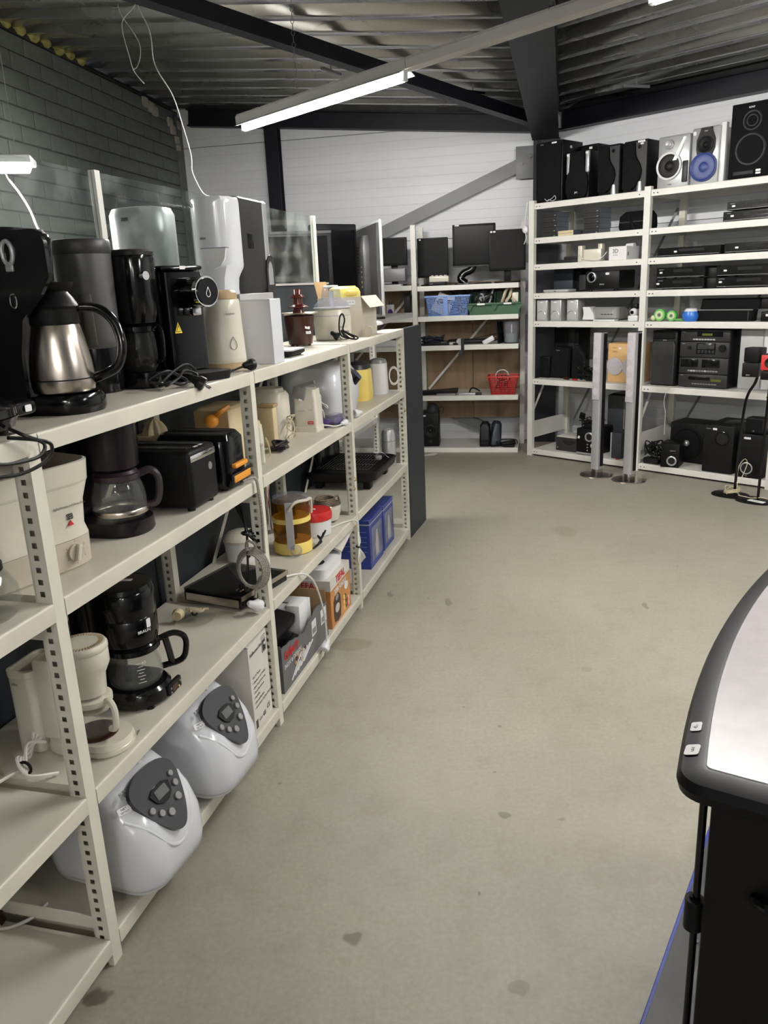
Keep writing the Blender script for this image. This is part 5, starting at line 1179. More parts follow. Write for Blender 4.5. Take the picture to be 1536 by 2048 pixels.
# coffee maker carton
t = thing('carton_box', 'white printed coffee maker carton beside the second bread machine', 'box', LF, 2.285, 0.012, ZB, math.radians(2))
P(t, 'body', G().box(0, 0.175, 0, 0.22, 0, 0.33, b=0.002, seg=1), M_cardw)
P(t, 'flap', G().at(0, 0.0, 0.331, math.radians(16)).box(0.002, 0.173, 0, 0.16, 0, 0.002), M_cardw)
text(t, 'Kaffeemaschine', 0.019, M_ink, (0.008, -0.0012, 0.292), FRONT, align='LEFT')
text(t, 'mit Tropfstop\n8-10 Tassen', 0.008, M_ink, (0.118, -0.0012, 0.318), FRONT, align='LEFT')
for i, s in enumerate(('\u2022 f\u00fcr 10 Tassen', '\u2022 Glaskanne mit Deckel', '\u2022 Anti-Tropf-Sicherung', '\u2022 Dauerfiltereinsatz', '\u2022 Me\u00dfl\u00f6ffel', '\u2022 Warmhalteplatte', '\u2022 beleuchteter Ein/Aus-Schalter')):
    text(t, s, 0.0125, M_ink, (0.014, -0.0012, 0.205 - i * 0.0195), FRONT, align='LEFT')
text(t, 'CE', 0.026, M_ink, (0.135, -0.0012, 0.034), FRONT); text(t, 'T\u00dcV', 0.016, M_inkg, (0.055, -0.0012, 0.026), FRONT); text(t, 'GS', 0.022, M_ink, (0.092, -0.0012, 0.026), FRONT, bold=.02)
P(t, 'picture', G().box(0.122, 0.160, -0.0014, 0, 0.258, 0.306), M_grey)
P(t, 'picture_machine', G().box(0.130, 0.152, -0.0022, -0.001, 0.264, 0.282).box(0.130, 0.137, -0.0022, -0.001, 0.282, 0.300).box(0.130, 0.150, -.0022, -.001, 0.294, 0.301), M_ink)
P(t, 'picture_jug', G().box(0.139, 0.150, -0.0024, -0.001, 0.283, 0.293), M_inkw)
P(t, 'barcode', G().box(0.012, 0.016, -0.0014, 0, 0.012, 0.045).box(0.019, 0.021, -0.0014, 0, 0.012, 0.045).box(0.024, 0.030, -0.0014, 0, 0.012, 0.045), M_inkg)
text(t, 'Kaffee\nsicherung', 0.016, M_ink, (-0.0012, 0.20, 0.285), SIDE, align='LEFT')

# torn grey carton with grill
t = thing('carton_box', 'torn grey carton with red lettering and skewers printed on it', 'box', LF, 2.575, 0.014, ZB)
prof = [(0, 0), (0.55, 0), (0.55, 0.165)]
x = 0.55
random.seed(3)
for i in range(18):
    x -= 0.55 / 18; prof.append((max(x, 0), 0.170 + 0.018 * math.sin(i * 0.5) + random.uniform(-0.007, 0.007)))
P(t, 'front', G().prism(prof, 0, 0.004, 'y'), M_boxgrey)
P(t, 'back', G().box(0, 0.55, 0.33, 0.334, 0, 0.27), M_card)
P(t, 'end', G().box(0, 0.004, 0.004, 0.33, 0, 0.20), M_boxgrey); P(t, 'end', G().box(0.546, 0.55, 0.004, 0.33, 0, 0.22), M_card)
P(t, 'bottom', G().box(0.004, 0.546, 0.004, 0.33, 0, 0.004), M_card)
P(t, 'flap', G().at(0.30, 0.333, 0.27, math.radians(12)).box(0, 0.20, 0, 0.003, 0, 0.075), M_card)
text(t, 'Grillparty', 0.052, M_inkr, (0.10, -0.0014, 0.128), (PI / 2, math.radians(0), 0), bold=0.01, sx=0.75)
text(t, 'INOX & DESIGN', 0.026, M_inkw, (0.11, -0.0014, 0.094), FRONT)
g = G()
for i in range(5): g.bar((0.08 + 0.035 * i, -0.0012, 0.018 + .004 * i), (0.20 + 0.035 * i, -0.0012, 0.085 - .002 * i), 0.0012, 0.006, up=(0, 1, 0))
P(t, 'printed_skewers', g, M_inkw)['kind'] = 'stuff'
random.seed(5)
for i in range(9):
    x, z = 0.13 + random.random() * 0.13, 0.045 + random.random() * 0.045
    P(t, 'printed_morsel', G().at(x, -0.0012, z, 0, random.random(), 0).box(-0.012, 0.012, -0.0008, 0.0004, -0.008, 0.008, b=0.0003), [M_tan, M_brownr, M_card][i % 3])
for (x, w_) in ((0.34, 0.055), (0.46, 0.07)):
    lb = P(t, 'shipping_label', G().box(x, x + w_, -0.0015, 0, 0.085, 0.152), M_paper)
    g = G()
    for i in range(9): g.box(x + 0.005 + i * (w_ - .01) / 9, x + 0.005 + (i + 0.3 + 0.3 * (i % 2)) * (w_ - .01) / 9, -0.0019, -0.0014, 0.093, 0.118)
    P(lb, 'barcode', g, M_ink)['kind'] = 'stuff'
t = thing('contact_grill', 'black contact grill standing in the torn grey carton', 'grill', LF, 2.60, 0.04, ZB + 0.004)
P(t, 'lower_half', G().box(0.0, 0.24, 0.0, 0.26, 0.0, 0.13, b=0.012), M_blackm)
P(t, 'upper_half', G().at(0, 0.02, 0.155, math.radians(12), math.radians(-4), 0).box(0.0, 0.25, 0.0, 0.24, 0.0, 0.05, b=0.012), M_blackm)
P(t, 'grill_plate', G().box(0.02, 0.22, 0.02, 0.24, 0.13, 0.142, b=0.003), M_black)
t = thing('foam_block', 'white polystyrene packing pieces in the torn grey carton', 'packing foam', LF, 2.88, 0.05, ZB + 0.004)
P(t, 'piece', G().box(0.0, 0.10, 0.0, 0.06, 0.0, 0.235, b=0.004), M_foam)
P(t, 'piece', G().box(0.0, 0.06, 0.06, 0.22, 0.10, 0.22, b=0.004), M_foam)
P(t, 'piece', G().box(0.12, 0.19, 0.02, 0.12, 0.0, 0.20, b=0.004), M_foam)

# super mix carton
t = thing('carton_box', 'orange and white fondue set carton with red capital lettering', 'box', LF, 3.18, 0.012, ZB)
P(t, 'body', G().box(0, 0.30, 0, 0.22, 0, 0.235, b=0.002, seg=1), M_boxorange)
P(t, 'white_band', G().box(-0.0008, 0.3008, -0.0008, 0.2208, 0.185, 0.2355), M_cardw)
text(t, 'TEFAL', 0.050, M_inkr, (0.15, -0.0022, 0.196), FRONT, bold=0.02)
text(t, 'SUPER FONDUE', 0.034, M_inkw, (0.14, -0.0012, 0.150), FRONT, bold=0.02, sx=.75)
pt2 = P(t, 'printed_pot', G().at(0.085, 0.0, 0.07).prism([(-0.05, 0.05), (-0.03, 0.07), (0.03, 0.07), (0.05, 0.05), (0.055, -0.01), (0.045, -0.05), (0.0, -0.062), (-0.045, -0.05), (-0.055, -0.01)], -0.0012, 0, 'y'), M_brown)
P(pt2, 'printed_lid', G().at(0.085, 0.0, 0.127).prism(ell(0.025, 0.014, 16), -0.0018, -0.001, 'y'), M_grey)
P(pt2, 'printed_note', G().at(0.085, 0.0, 0.075).prism(ell(0.032, 0.022, 16), -0.0020, -0.001, 'y'), M_cardg)
for i in range(10):
    x, z = 0.195 + (i % 4) * 0.022, 0.03 + (i // 4) * 0.026
    P(t, 'printed_food', G().at(x, 0.0, z).prism(ell(0.011, 0.011, 10), -0.0014, 0, 'y'), [M_yel, M_green, M_red, M_cardg][i % 4])
P(t, 'printed_star', G().at(0.235, 0, 0.13).prism(ell(0.03, 0.02, 12), -0.0014, 0, 'y'), M_inkw)
text(t, 'TEFAL', 0.04, M_inkr, (-0.0022, 0.11, 0.197), SIDE, bold=0.02)
t = thing('foam_block', 'white polystyrene inlay lying on the orange fondue carton', 'packing foam', LF, 3.20, 0.035, ZB + 0.236)
P(t, 'tray', G().stack([(rrect(0.26, 0.17, 0.03, 5, 0.12, 0.085), 0), (rrect(0.27, 0.18, 0.03, 5, 0.12, .085), 0.05), (rrect(0.24, 0.15, 0.05, 5, 0.12, .085), 0.055)]), M_foam)
P(t, 'recess', G().at(0.07, 0.08, 0.0555).stack([(ell(0.05, 0.05, 20), 0), (ell(0.045, 0.045, 20), 0.001)]), M_hole)
t = thing('cardboard_sheet', 'pale folded paper sheet sticking out above the orange carton', 'paper', LF, 3.40, 0.02, ZB + 0.30)
P(t, 'sheet', G().at(0, 0, 0, math.radians(20), math.radians(-14), 0).box(0.0, 0.22, 0.0, 0.16, 0, 0.004), M_cardw)
P(t, 'fold', G().at(0, 0.0, 0.005, math.radians(26), math.radians(-14), 0).box(0.0, 0.22, 0.0, 0.10, 0, 0.002), M_cardw)

# blue cartons
def blue_box(label, x, y, w_, d, h):
    t = thing('carton_box', label, 'box', LF, x, y, ZB)
    P(t, 'body', G().box(0, w_, 0, d, 0, h, b=0.002, seg=1), M_boxblue)
    P(t, 'lid_strip', G().box(-0.0006, w_ + .0006, -0.0006, d + .0006, h - 0.03, h - 0.024), M_lgrey)
    P(t, 'printed_panel', G().box(w_ * 0.12, w_ * 0.88, -0.0012, 0, h * 0.12, h * 0.8), mat('print_grey_blue', (0.14, 0.15, 0.24), 0.4, var=0.4, scale=12))
    P(t, 'printed_machine', G().at(w_ * 0.5, 0, h * 0.42).prism([(-0.03, -0.07), (0.03, -0.07), (0.035, 0.0), (0.02, 0.05), (0.012, 0.075), (-0.012, 0.075), (-0.02, 0.05), (-0.035, 0.0)], -0.0018, 0, 'y'), M_lgrey)
    for i in range(5): P(t, 'printed_line', G().box(-0.0012, 0, 0.02, d * (0.85 if i % 2 else 0.6), h * (0.75 - 0.1 * i), h * (0.75 - 0.1 * i) + 0.004), mat('print_blue_light', (0.12, 0.17, 0.5), 0.4))
    return t
t = blue_box('blue printed carton, the nearer of the two blue ones', 3.97, 0.04, 0.28, 0.22, 0.285)
P(t, 'silver_badge', G().at(0.05, 0.11, 0.285).stack([(ell(0.045, 0.03, 20), 0), (ell(0.045, 0.03, 20), 0.001)]), M_lgrey)
blue_box('blue printed carton at the far end of the bottom shelf', 4.29, 0.045, 0.24, 0.22, 0.275)

# ================================================================== RIGHT RACK
def cabinet(t, w_, d, h, m, b=0.006, name='cabinet'):
    return P(t, name, G().box(-w_ / 2, w_ / 2, 0, d, 0, h, b=b), m)
def cone(t, x, z, r, y=0.0, rim=None, col=None, dome=0.32, name='woofer'):
    """driver: ring, sunken cone and dust cap facing -y"""
    rg = P(t, name, G().at(x, y, z, PI / 2, 0, 0).lathe([(r, -0.004), (r, 0.006), (r * 0.93, 0.008), (r * 0.86, 0.004), (r * 0.80, -0.003)], 28, cap=False), rim or M_conegr)
    P(rg, 'diaphragm', G().at(x, y, z, PI / 2, 0, 0).lathe([(r * 0.86, 0.002), (r * 0.78, 0.005), (r * 0.35, -0.002), (r * dome, 0.001), (r * dome * 0.5, 0.006), (0.001, 0.007)], 24, cap=False), col or M_blackm)
    return rg
def side_face(w_): return (PI / 2, 0, PI / 2)
Z7 = 2.205
t = thing('loudspeaker', 'tall black loudspeaker at the left end of the top shelf by the column', 'speaker', RF, 0.13, 0.06, Z7)
cabinet(t, 0.265, 0.30, 0.48, M_blackm)
P(t, 'grille', G().stack([(rrect(0.24, 0.018, 0.008, 3, 0, -0.008), 0.02), (rrect(0.25, 0.02, 0.008, 3, 0, -0.008), 0.46)]), M_grille)
sticker(t, (0.06, -0.0195, 0.462), 0.05, 0.012, FRONT); text(t, 'AIWA', 0.012, M_lgrey, (-0.06, -0.0195, 0.455), FRONT)
sticker(t, (0.1335, 0.12, 0.43), 0.03, 0.02, side_face(0))
t = thing('wire_twist', 'little twist of pale speaker wire before the tall black loudspeaker', 'cord', RF, 0.17, 0.015, Z7)
cord(t, [(-0.05, 0.0, 0.03), (-0.02, -0.005, 0.01), (0.02, 0.005, 0.028), (0.05, 0.0, 0.045), (0.06, 0.0, 0.02), (0.03, -0.005, 0.006), (-0.01, 0.004, 0.02), (-0.03, 0, 0.006)], 0.003, M_lgrey)
t = thing('loudspeaker', 'small black loudspeaker half hidden behind the tall one on the top shelf', 'speaker', RF, 0.34, 0.34, Z7)
cabinet(t, 0.17, 0.20, 0.45, M_blackm); P(t, 'grille', G().box(-0.075, 0.075, -0.012, 0.0, 0.02, 0.43, b=0.006), M_grille); sticker(t, (0.02, -0.0125, 0.42), 0.03, 0.018, FRONT)

t = thing('loudspeaker', 'black loudspeaker with a rounded lower grille and silver shoulder corners', 'speaker', RF, 0.412, 0.06, Z7)
cabinet(t, 0.205, 0.22, 0.365, M_blackm)
P(t, 'silver_corner', G().box(-0.104, -0.075, -0.010, 0.012, 0.20, 0.36, b=0.003), M_silver); P(t, 'silver_corner', G().box(0.075, 0.104, -0.010, 0.012, 0.20, 0.36, b=0.003), M_silver)
P(t, 'grille', G().prism([(-0.08, 0.012), (0.08, 0.012), (0.098, 0.05), (0.103, 0.12), (0.095, 0.18), (0.072, 0.215), (0.066, 0.35), (0.05, 0.362), (-0.05, 0.362), (-0.066, 0.35), (-0.072, 0.215), (-0.095, 0.18), (-0.103, 0.12), (-0.098, 0.05)], -0.024, -0.002, 'y'), M_grille)
text(t, 'JVC', 0.018, M_inkw, (0.0, -0.0245, 0.045), FRONT, bold=.02)
sticker(t, (-0.09, -0.0115, 0.345), 0.024, 0.018, FRONT); sticker(t, (0.088, -0.0115, 0.345), 0.026, 0.016, FRONT)

def wavy(label, x, w_, side):
    t = thing('loudspeaker', label, 'speaker', RF, x, 0.06, Z7)
    cabinet(t, w_, 0.28, 0.375, M_blackm)
    P(t, 'silver_stripe', G().prism([(0.02, 0.004), (w_ / 2 - .004, 0.004), (w_ / 2 - .004, 0.36), (0.0, 0.36), (0.01, 0.26), (0.05, 0.20), (0.05, 0.12), (0.02, 0.06)], -0.006, 0.002, 'y'), M_dgrey)
    P(t, 'grille', G().prism([(-w_ / 2 + .004, 0.03), (-0.02, 0.02), (0.02, 0.05), (0.052, 0.10), (0.062, 0.15), (0.052, 0.19), (0.02, 0.235), (0.005, 0.28), (0.0, 0.355), (-0.05, 0.362), (-w_ / 2 + .004, 0.34)], -0.022, -0.004, 'y'), M_grille)
    P(t, 'port', G().cyl((0.035, -0.008, 0.325), (0.035, -0.002, 0.325), 0.014), M_screen)
    P(t, 'silver_foot', G().stack([(ell(0.022, 0.012, 14, 0.045, -0.006), 0.004), (ell(0.014, 0.008, 14, 0.045, -0.006), 0.075)]), M_silver)
    return t
wavy('black loudspeaker with a wavy edged grille, without sticker', 0.70, 0.185, False)
t = wavy('black loudspeaker with a wavy edged grille and price stickers on top', 0.925, 0.20, True)
sticker(t, (0.05, -0.0075, 0.362), 0.06, 0.014, FRONT); sticker(t, (0.055, -0.0075, 0.345), 0.025, 0.012, FRONT)

t = thing('loudspeaker', 'silver loudspeaker with a big black woofer and small round tweeter', 'speaker', RF, 1.237, 0.06, Z7)
cabinet(t, 0.25, 0.22, 0.365, M_silver, 0.01)
P(t, 'diagonal_bar', G().prism([(0.0, 0.19), (0.03, 0.19), (0.10, 0.34), (0.08, 0.345)], -0.016, 0.0, 'y'), M_white)
cone(t, -0.03, 0.155, 0.098, -0.010, M_white, M_blackm); cone(t, -0.035, 0.305, 0.034, -0.006, M_silver, M_silver, name='tweeter')
P(t, 'side_port', G().box(0.075, 0.118, -0.012, 0.002, 0.03, 0.18, b=0.008), M_dgrey)
text(t, 'PHILIPS', 0.010, M_ink, (-0.02, -0.0065, 0.022), FRONT)

t = thing('loudspeaker', 'silver loudspeaker with a blue woofer and black tweeter pod', 'speaker', RF, 1.478, 0.055, Z7)
cabinet(t, 0.205, 0.22, 0.385, M_silver, 0.01)
P(t, 'pod', G().prism([(-0.05, 0.19), (0.055, 0.19), (0.075, 0.24), (0.075, 0.30), (0.05, 0.36), (0.05, 0.38), (-0.03, 0.38), (-0.035, 0.36), (-0.06, 0.30), (-0.06, 0.24)], -0.014, 0.0, 'y'), M_blackm)
cone(t, 0.008, 0.265, 0.058, -0.016, M_conegr, M_blackm, name='tweeter')
cone(t, 0.0, 0.115, 0.100, -0.012, M_conebl, M_conebl); sticker(t, (-0.082, -0.001, 0.35), 0.022, 0.026, FRONT); text(t, 'SONY', 0.010, M_inkw, (0.008, -0.015, 0.352), FRONT)
P(t, 'white_edge', G().box(0.104, 0.14, 0.02, 0.06, 0.0, 0.40, b=0.002), M_white)

t = thing('loudspeaker', 'large black loudspeaker with two ringed drivers at the right edge', 'speaker', RF, 1.80, 0.06, Z7)
cabinet(t, 0.29, 0.30, 0.495, M_blackm)
P(t, 'grille', G().box(-0.138, 0.138, -0.016, 0.0, 0.012, 0.482, b=0.008), M_grille)
for (z, r) in ((0.375, 0.060), (0.19, 0.098)):
    rg = P(t, 'driver_ring', G().at(0.01, -0.016, z).torus((0, 0, 0), r, 0.010 if r > .07 else .008, 'y', n=32, m=6), M_conegr)
    if r < .07: P(rg, 'inner_ring', G().at(0.01, -0.016, z).torus((0, 0, 0), r * 0.6, 0.006, 'y', n=24, m=6), M_conegr)
P(t, 'name_plate', G().box(-0.10, 0.04, -0.0185, -0.014, 0.028, 0.052, b=0.002), M_conegr)
text(t, 'SONY', 0.016, M_inkw, (0.0, -0.0175, 0.455), FRONT, bold=.01); sticker(t, (0.075, -0.0175, 0.048), 0.034, 0.014, FRONT); sticker(t, (0.075, -0.0175, 0.030), 0.034, 0.012, FRONT)

# --- drives level
Z6 = 1.925
def drive(label, x, y, z, m, rot=0.0, l=0.19, grp=None, w_=0.148, h=0.041):
    t = thing('disc_drive', label, 'disc drive', RF, x, y, z, rot, grp)
    P(t, 'housing', G().box(-w_ / 2, w_ / 2, 0.006, l, 0, h, b=0.0015, seg=1), mat('drive_metal', (0.22, 0.25, 0.29), 0.4, metal=0.7, var=0.08))
    fc = P(t, 'face', G().box(-w_ / 2, w_ / 2, 0, 0.006, 0.0005, h - 0.0005, b=0.001, seg=1), m)
    P(fc, 'tray_line', G().box(-w_ / 2 + 0.006, w_ / 2 - 0.006, -0.0008, 0.0, h * 0.45, h * 0.5), M_hole)
    P(fc, 'button', G().box(w_ / 2 - 0.022, w_ / 2 - 0.010, -0.0015, 0, h * 0.2, h * 0.33), M_lgrey)
    return t
for i in range(5):
    drive('black disc drive in the left stack, number %s from the bottom' % ['one', 'two', 'three', 'four', 'five'][i], 0.115 - 0.004 * (i % 2), 0.09 + 0.004 * (i % 3), Z6 + 0.0415 * i, M_dgrey, 0.0, grp='disc drives in the left stack')
for i in range(5):
    drive('black disc drive in the right stack, number %s from the bottom' % ['one', 'two', 'three', 'four', 'five'][i], 0.525 + 0.004 * (i % 2), 0.09 + 0.004 * (i % 3), Z6 + 0.0415 * i, M_dgrey, 0.0, grp='disc drives in the right stack')
drive('beige yellowed disc drive lying in front of the two stacks', 0.335, 0.012, Z6, M_creamy, 0.0, 0.14, h=0.040)
drive('grey metal drive lying behind the beige drive', 0.34, 0.17, Z6, M_grey, 0.0, 0.16, h=0.042, w_=0.12)
t = thing('carrying_bag', 'soft black carrying bag lying on the drive shelf', 'bag', RF, 0.90, 0.09, Z6)
P(t, 'body', G().stack([(rrect(0.25, 0.20, 0.05, 5, 0, 0.10), 0.0), (rrect(0.27, 0.22, 0.06, 5, 0, .10), 0.03), (rrect(0.26, 0.21, 0.06, 5, 0, .10), 0.11), (rrect(0.20, 0.16, 0.05, 5, 0.01, .10), 0.145)]), M_blackc)
P(t, 'strap', G().tube([(-0.02, -0.012, 0.11), (0.0, -0.02, 0.07), (0.02, -0.018, 0.03), (0.03, -0.012, 0.01)], 0.010), M_blackm)
P(t, 'zip', G().box(-0.11, 0.11, -0.010, -0.004, 0.062, 0.068), M_dgrey)

def player(label, x, y, z, w_, h, d=0.28, sx=0.25, lit=None, logo=True, cat='disc player', nm='disc_player'):
    t = thing(nm, label, cat, RF, x, y, z)
    P(t, 'case', G().box(-w_ / 2, w_ / 2, 0.006, d, 0.006, h, b=0.002, seg=1), M_blackm)
    f = P(t, 'front_panel', G().box(-w_ / 2, w_ / 2, 0, 0.008, 0.006, h, b=0.002, seg=1), M_black)
    P(f, 'tray', G().box(-w_ * 0.15, w_ * 0.25, -0.0015, 0, h * 0.55, h * 0.82), M_blackm)
    P(f, 'trim', G().box(-w_ * 0.48, w_ * 0.48, -0.0015, 0, 0.010, 0.013), M_grey)
    P(f, 'display', G().box(w_ * 0.02, w_ * 0.3, -0.001, 0, h * 0.25, h * 0.45), M_screen)
    for s_ in (-1, 1): P(t, 'foot', G().cyl((s_ * w_ * 0.38, 0.05, 0), (s_ * w_ * 0.38, 0.05, 0.007), 0.012, n=10), M_blackm)
    for s_ in (-1, 1): P(t, 'foot', G().cyl((s_ * w_ * 0.38, d - 0.05, 0), (s_ * w_ * 0.38, d - .05, 0.007), 0.012, n=10), M_blackm)
    sticker(t, (w_ * (sx - 0.5), -0.0022, h * 0.55), 0.024, 0.013, FRONT)
    if logo: text(f, logo if isinstance(logo, str) else 'PHILIPS', 0.009, M_lgrey, (-w_ * 0.40, -0.0012, h * 0.78), FRONT)
    return t
player('slim black disc player on top of the pair at the top right', 1.86, 0.08, Z6 + 0.073, 0.40, 0.062, sx=0.12, logo='DENON')
player('black video recorder under the slim player at the top right', 1.85, 0.07, Z6, 0.42, 0.072, sx=0.16)

# --- level with 3D box
Z5 = 1.705
t = thing('plastic_bracket', 'cream plastic cradle with two posts and a white cord', 'cradle', RF, 0.52, 0.08, Z5)
P(t, 'plate', G().box(-0.10, 0.10, 0.03, 0.05, 0.0, 0.10, b=0.004), M_cream)
P(t, 'post', G().box(-0.105, -0.065, 0.0, 0.06, 0.0, 0.132, b=0.006), M_cream); P(t, 'post', G().box(0.055, 0.095, 0.05, 0.10, 0.0, 0.142, b=0.006), M_cream)
P(t, 'base', G().box(-0.10, 0.10, 0.0, 0.10, 0.0, 0.012, b=0.003), M_cream)
cord(t, [(-0.09, -0.01, 0.06), (-0.05, -0.02, 0.03), (0.03, -0.02, 0.012), (0.10, -0.02, 0.01), (0.15, -0.01, 0.04), (0.17, 0.0, 0.07)], 0.003, M_cordw)
t = thing('carton_box', 'small white box marked 3D on the right rack', 'box', RF, 0.80, 0.06, Z5, math.radians(-6))
P(t, 'body', G().box(-0.085, 0.085, 0, 0.17, 0, 0.105, b=0.002, seg=1), M_paper)
text(t, '3D', 0.045, M_inkg, (-0.02, -0.001, 0.055), FRONT, bold=.01); text(t, 'GLASSES', 0.012, M_inkg, (-0.02, -0.001, 0.035), FRONT)
P(t, 'window', G().box(0.0848, 0.0856, 0.02, 0.03, 0.03, 0.06), M_ink)
P(t, 'rounded_roll', G().cyl((0.02, 0.10, 0.105), (0.09, 0.10, 0.105), 0.022), M_white)
t = thing('cable_box', 'flat black boxes piled at the left end below the drives', 'set-top box', RF, 0.24, 0.22, Z5)
P(t, 'lower_box', G().box(-0.13, 0.13, 0, 0.16, 0, 0.03, b=0.003), M_dgrey); P(t, 'upper_box', G().box(-0.06, 0.10, 0.01, 0.15, 0.03, 0.055, b=0.003), M_dgrey)
player('wide black disc player on the third shelf of the right bay', 1.385, 0.08, Z5, 0.50, 0.068, sx=0.3, logo='')
player('black disc player at the right end of the third shelf', 1.90, 0.06, Z5, 0.46, 0.072, sx=0.2, logo='')

# --- projector level
Z4 = 1.462
t = thing('projector', 'black video projector with a ringed lens and white sticker', 'projector', RF, 0.66, 0.07, Z4)
P(t, 'body', G().box(-0.16, 0.16, 0, 0.26, 0.018, 0.165, b=0.012), M_blackm)
P(t, 'side_unit', G().box(-0.24, -0.15, 0.03, 0.20, 0.015, 0.14, b=0.01), M_dgrey)
ln = P(t, 'lens_ring', G().at(-0.09, 0.0, 0.115, PI / 2, 0, 0).lathe([(0.042, 0.0), (0.042, 0.02), (0.036, 0.022), (0.034, 0.004), (0.001, 0.003)], 24, cap=False), M_silver)
P(ln, 'lens', G().at(-0.09, 0.0, 0.115, PI / 2, 0, 0).lathe([(0.034, 0.006), (0.02, 0.012), (0.001, 0.014)], 20, cap=False), M_screen)
sticker(t, (0.05, -0.001, 0.14), 0.034, 0.018, FRONT); text(t, 'EPSON', 0.014, M_inkw, (0.0, -0.0012, 0.052), FRONT)
for x in (-.12, .12): P(t, 'foot', G().cyl((x, 0.03, 0), (x, 0.03, 0.02), 0.012), M_blackm)
P(t, 'foot', G().cyl((0, 0.22, 0), (0, 0.22, 0.02), 0.012), M_blackm)
t = thing('laptop_dock', 'flat grey docking slab on the shelf below the cradle', 'dock', RF, 0.22, 0.05, Z4)
P(t, 'slab', G().stack([(rrect(0.24, 0.13, 0.02, 4, 0, 0.065), 0.0), (rrect(0.26, 0.15, 0.02, 4, 0, .065), 0.012), (rrect(0.255, 0.145, 0.02, 4, 0, .065), 0.025)]), M_lgrey)
P(t, 'button', G().box(-0.01, 0.01, -0.0105, -0.006, 0.008, 0.014), M_dgrey)
t = thing('speaker_box', 'dark blue grey cabinet standing behind the docking slab', 'cabinet', RF, 0.13, 0.30, Z4)
P(t, 'case', G().box(-0.10, 0.10, 0, 0.2, 0, 0.20, b=0.004), mat('cabinet_blue_grey', (0.03, 0.036, 0.05), 0.5)); P(t, 'back_case', G().box(0.10, 0.17, 0.02, 0.2, 0, 0.19, b=0.004), M_blackm)
player('glossy black recorder, lower one of the stacked pair', 1.33, 0.08, Z4, 0.39, 0.082, sx=0.05, logo='SAMSUNG')
player('glossy black recorder, upper one of the stacked pair', 1.335, 0.075, Z4 + 0.083, 0.39, 0.082, sx=0.1, logo='SAMSUNG')
player('black recorder at the lower right of the recorder shelf', 1.84, 0.07, Z4, 0.44, 0.080, sx=0.08, logo='SAMSUNG')
player('black recorder with a bluish display at the upper right of the recorder shelf', 1.84, 0.07, Z4 + 0.081, 0.44, 0.080, sx=0.15, logo='')
t = thing('receiver_box', 'small black receiver between the stacked recorders', 'receiver', RF, 1.572, 0.11, Z4)
P(t, 'lower_case', G().box(-0.04, 0.04, 0, 0.2, 0, 0.075, b=0.003), M_blackm); P(t, 'upper_case', G().box(-0.04, 0.04, 0.004, 0.2, 0.075, 0.15, b=0.003), M_blackm)

# --- level of small silver speakers
Z3 = 1.222
for i, (x, lb) in enumerate(((0.088, 'small silver satellite speaker, leftmost of three'), (0.232, 'small silver satellite speaker, middle of three'), (0.400, 'small silver satellite speaker, rightmost of three'))):
    t = thing('satellite_speaker', lb, 'speaker', RF, x, 0.04, Z3, 0, 'silver satellite speakers')
    P(t, 'cabinet', G().box(-0.056, 0.056, 0, 0.11, 0, 0.182, b=0.008), M_silver)
    P(t, 'grille', G().box(-0.047, 0.047, -0.006, 0.002, 0.012, 0.17, b=0.005), M_lgrey)
    P(t, 'arc', G().at(0, -0.007, 0.045).torus((0, 0, 0), 0.042, 0.004, 'y', n=14, m=5, a0=0.2, a1=PI - 0.2), M_silver)
    sticker(t, (0.0, -0.007, 0.16), 0.028, 0.010, FRONT)
t = thing('projector', 'grey rounded video projector lying beside the silver satellite speakers', 'projector', RF, 0.65, 0.10, Z3)
P(t, 'body', G().stack([(rrect(0.28, 0.22, 0.04, 5, 0, 0.11), 0.006), (rrect(0.30, 0.24, 0.05, 5, 0, .11), 0.02), (rrect(0.29, 0.23, 0.05, 5, 0, .11), 0.085), (rrect(0.24, 0.19, 0.04, 5, 0.02, .11), 0.11)]), M_grey)
P(t, 'front_shell', G().prism([(-0.165, 0.01), (-0.05, 0.01), (-0.06, 0.06), (-0.10, 0.115), (-0.165, 0.115), (-0.155, 0.06)], -0.03, 0.06, 'y'), M_white)
P(t, 'foot', G().box(-0.1, 0.1, 0.05, 0.18, 0.0, 0.008), M_dgrey)
for i in range(4): P(t, 'vent', G().box(0.0 + i * 0.03, 0.018 + i * 0.03, -0.0125, -0.008, 0.05, 0.056), M_dgrey)
t = thing('tablet_slab', 'thin white tablet lying before the grey projector', 'tablet', RF, 0.72, 0.035, Z3)
P(t, 'slab', G().box(-0.10, 0.10, -0.02, 0.05, 0.0, 0.014, b=0.004), M_white); P(t, 'screen', G().box(-0.085, 0.085, -0.012, 0.042, 0.0138, 0.0146), M_lgrey)
t = thing('web_camera', 'white webcam with black head by the middle upright', 'camera', RF, 0.965, 0.04, Z3)
P(t, 'clip', G().box(-0.04, 0.05, 0, 0.06, 0, 0.045, b=0.008), M_white); P(t, 'head', G().at(0, 0.03, 0.07).sphere((0, 0, 0), 0.035, 16, 10), M_white); P(t, 'top_box', G().box(-0.03, 0.03, 0.02, 0.07, 0.095, 0.135, b=0.006), M_blackm)
P(t, 'lens', G().cyl((0, -0.008, 0.07), (0, 0.0, 0.07), 0.014), M_screen)
t = thing('toy_speaker', 'small green and white toy headphones', 'toy', RF, 1.25, 0.05, Z3)
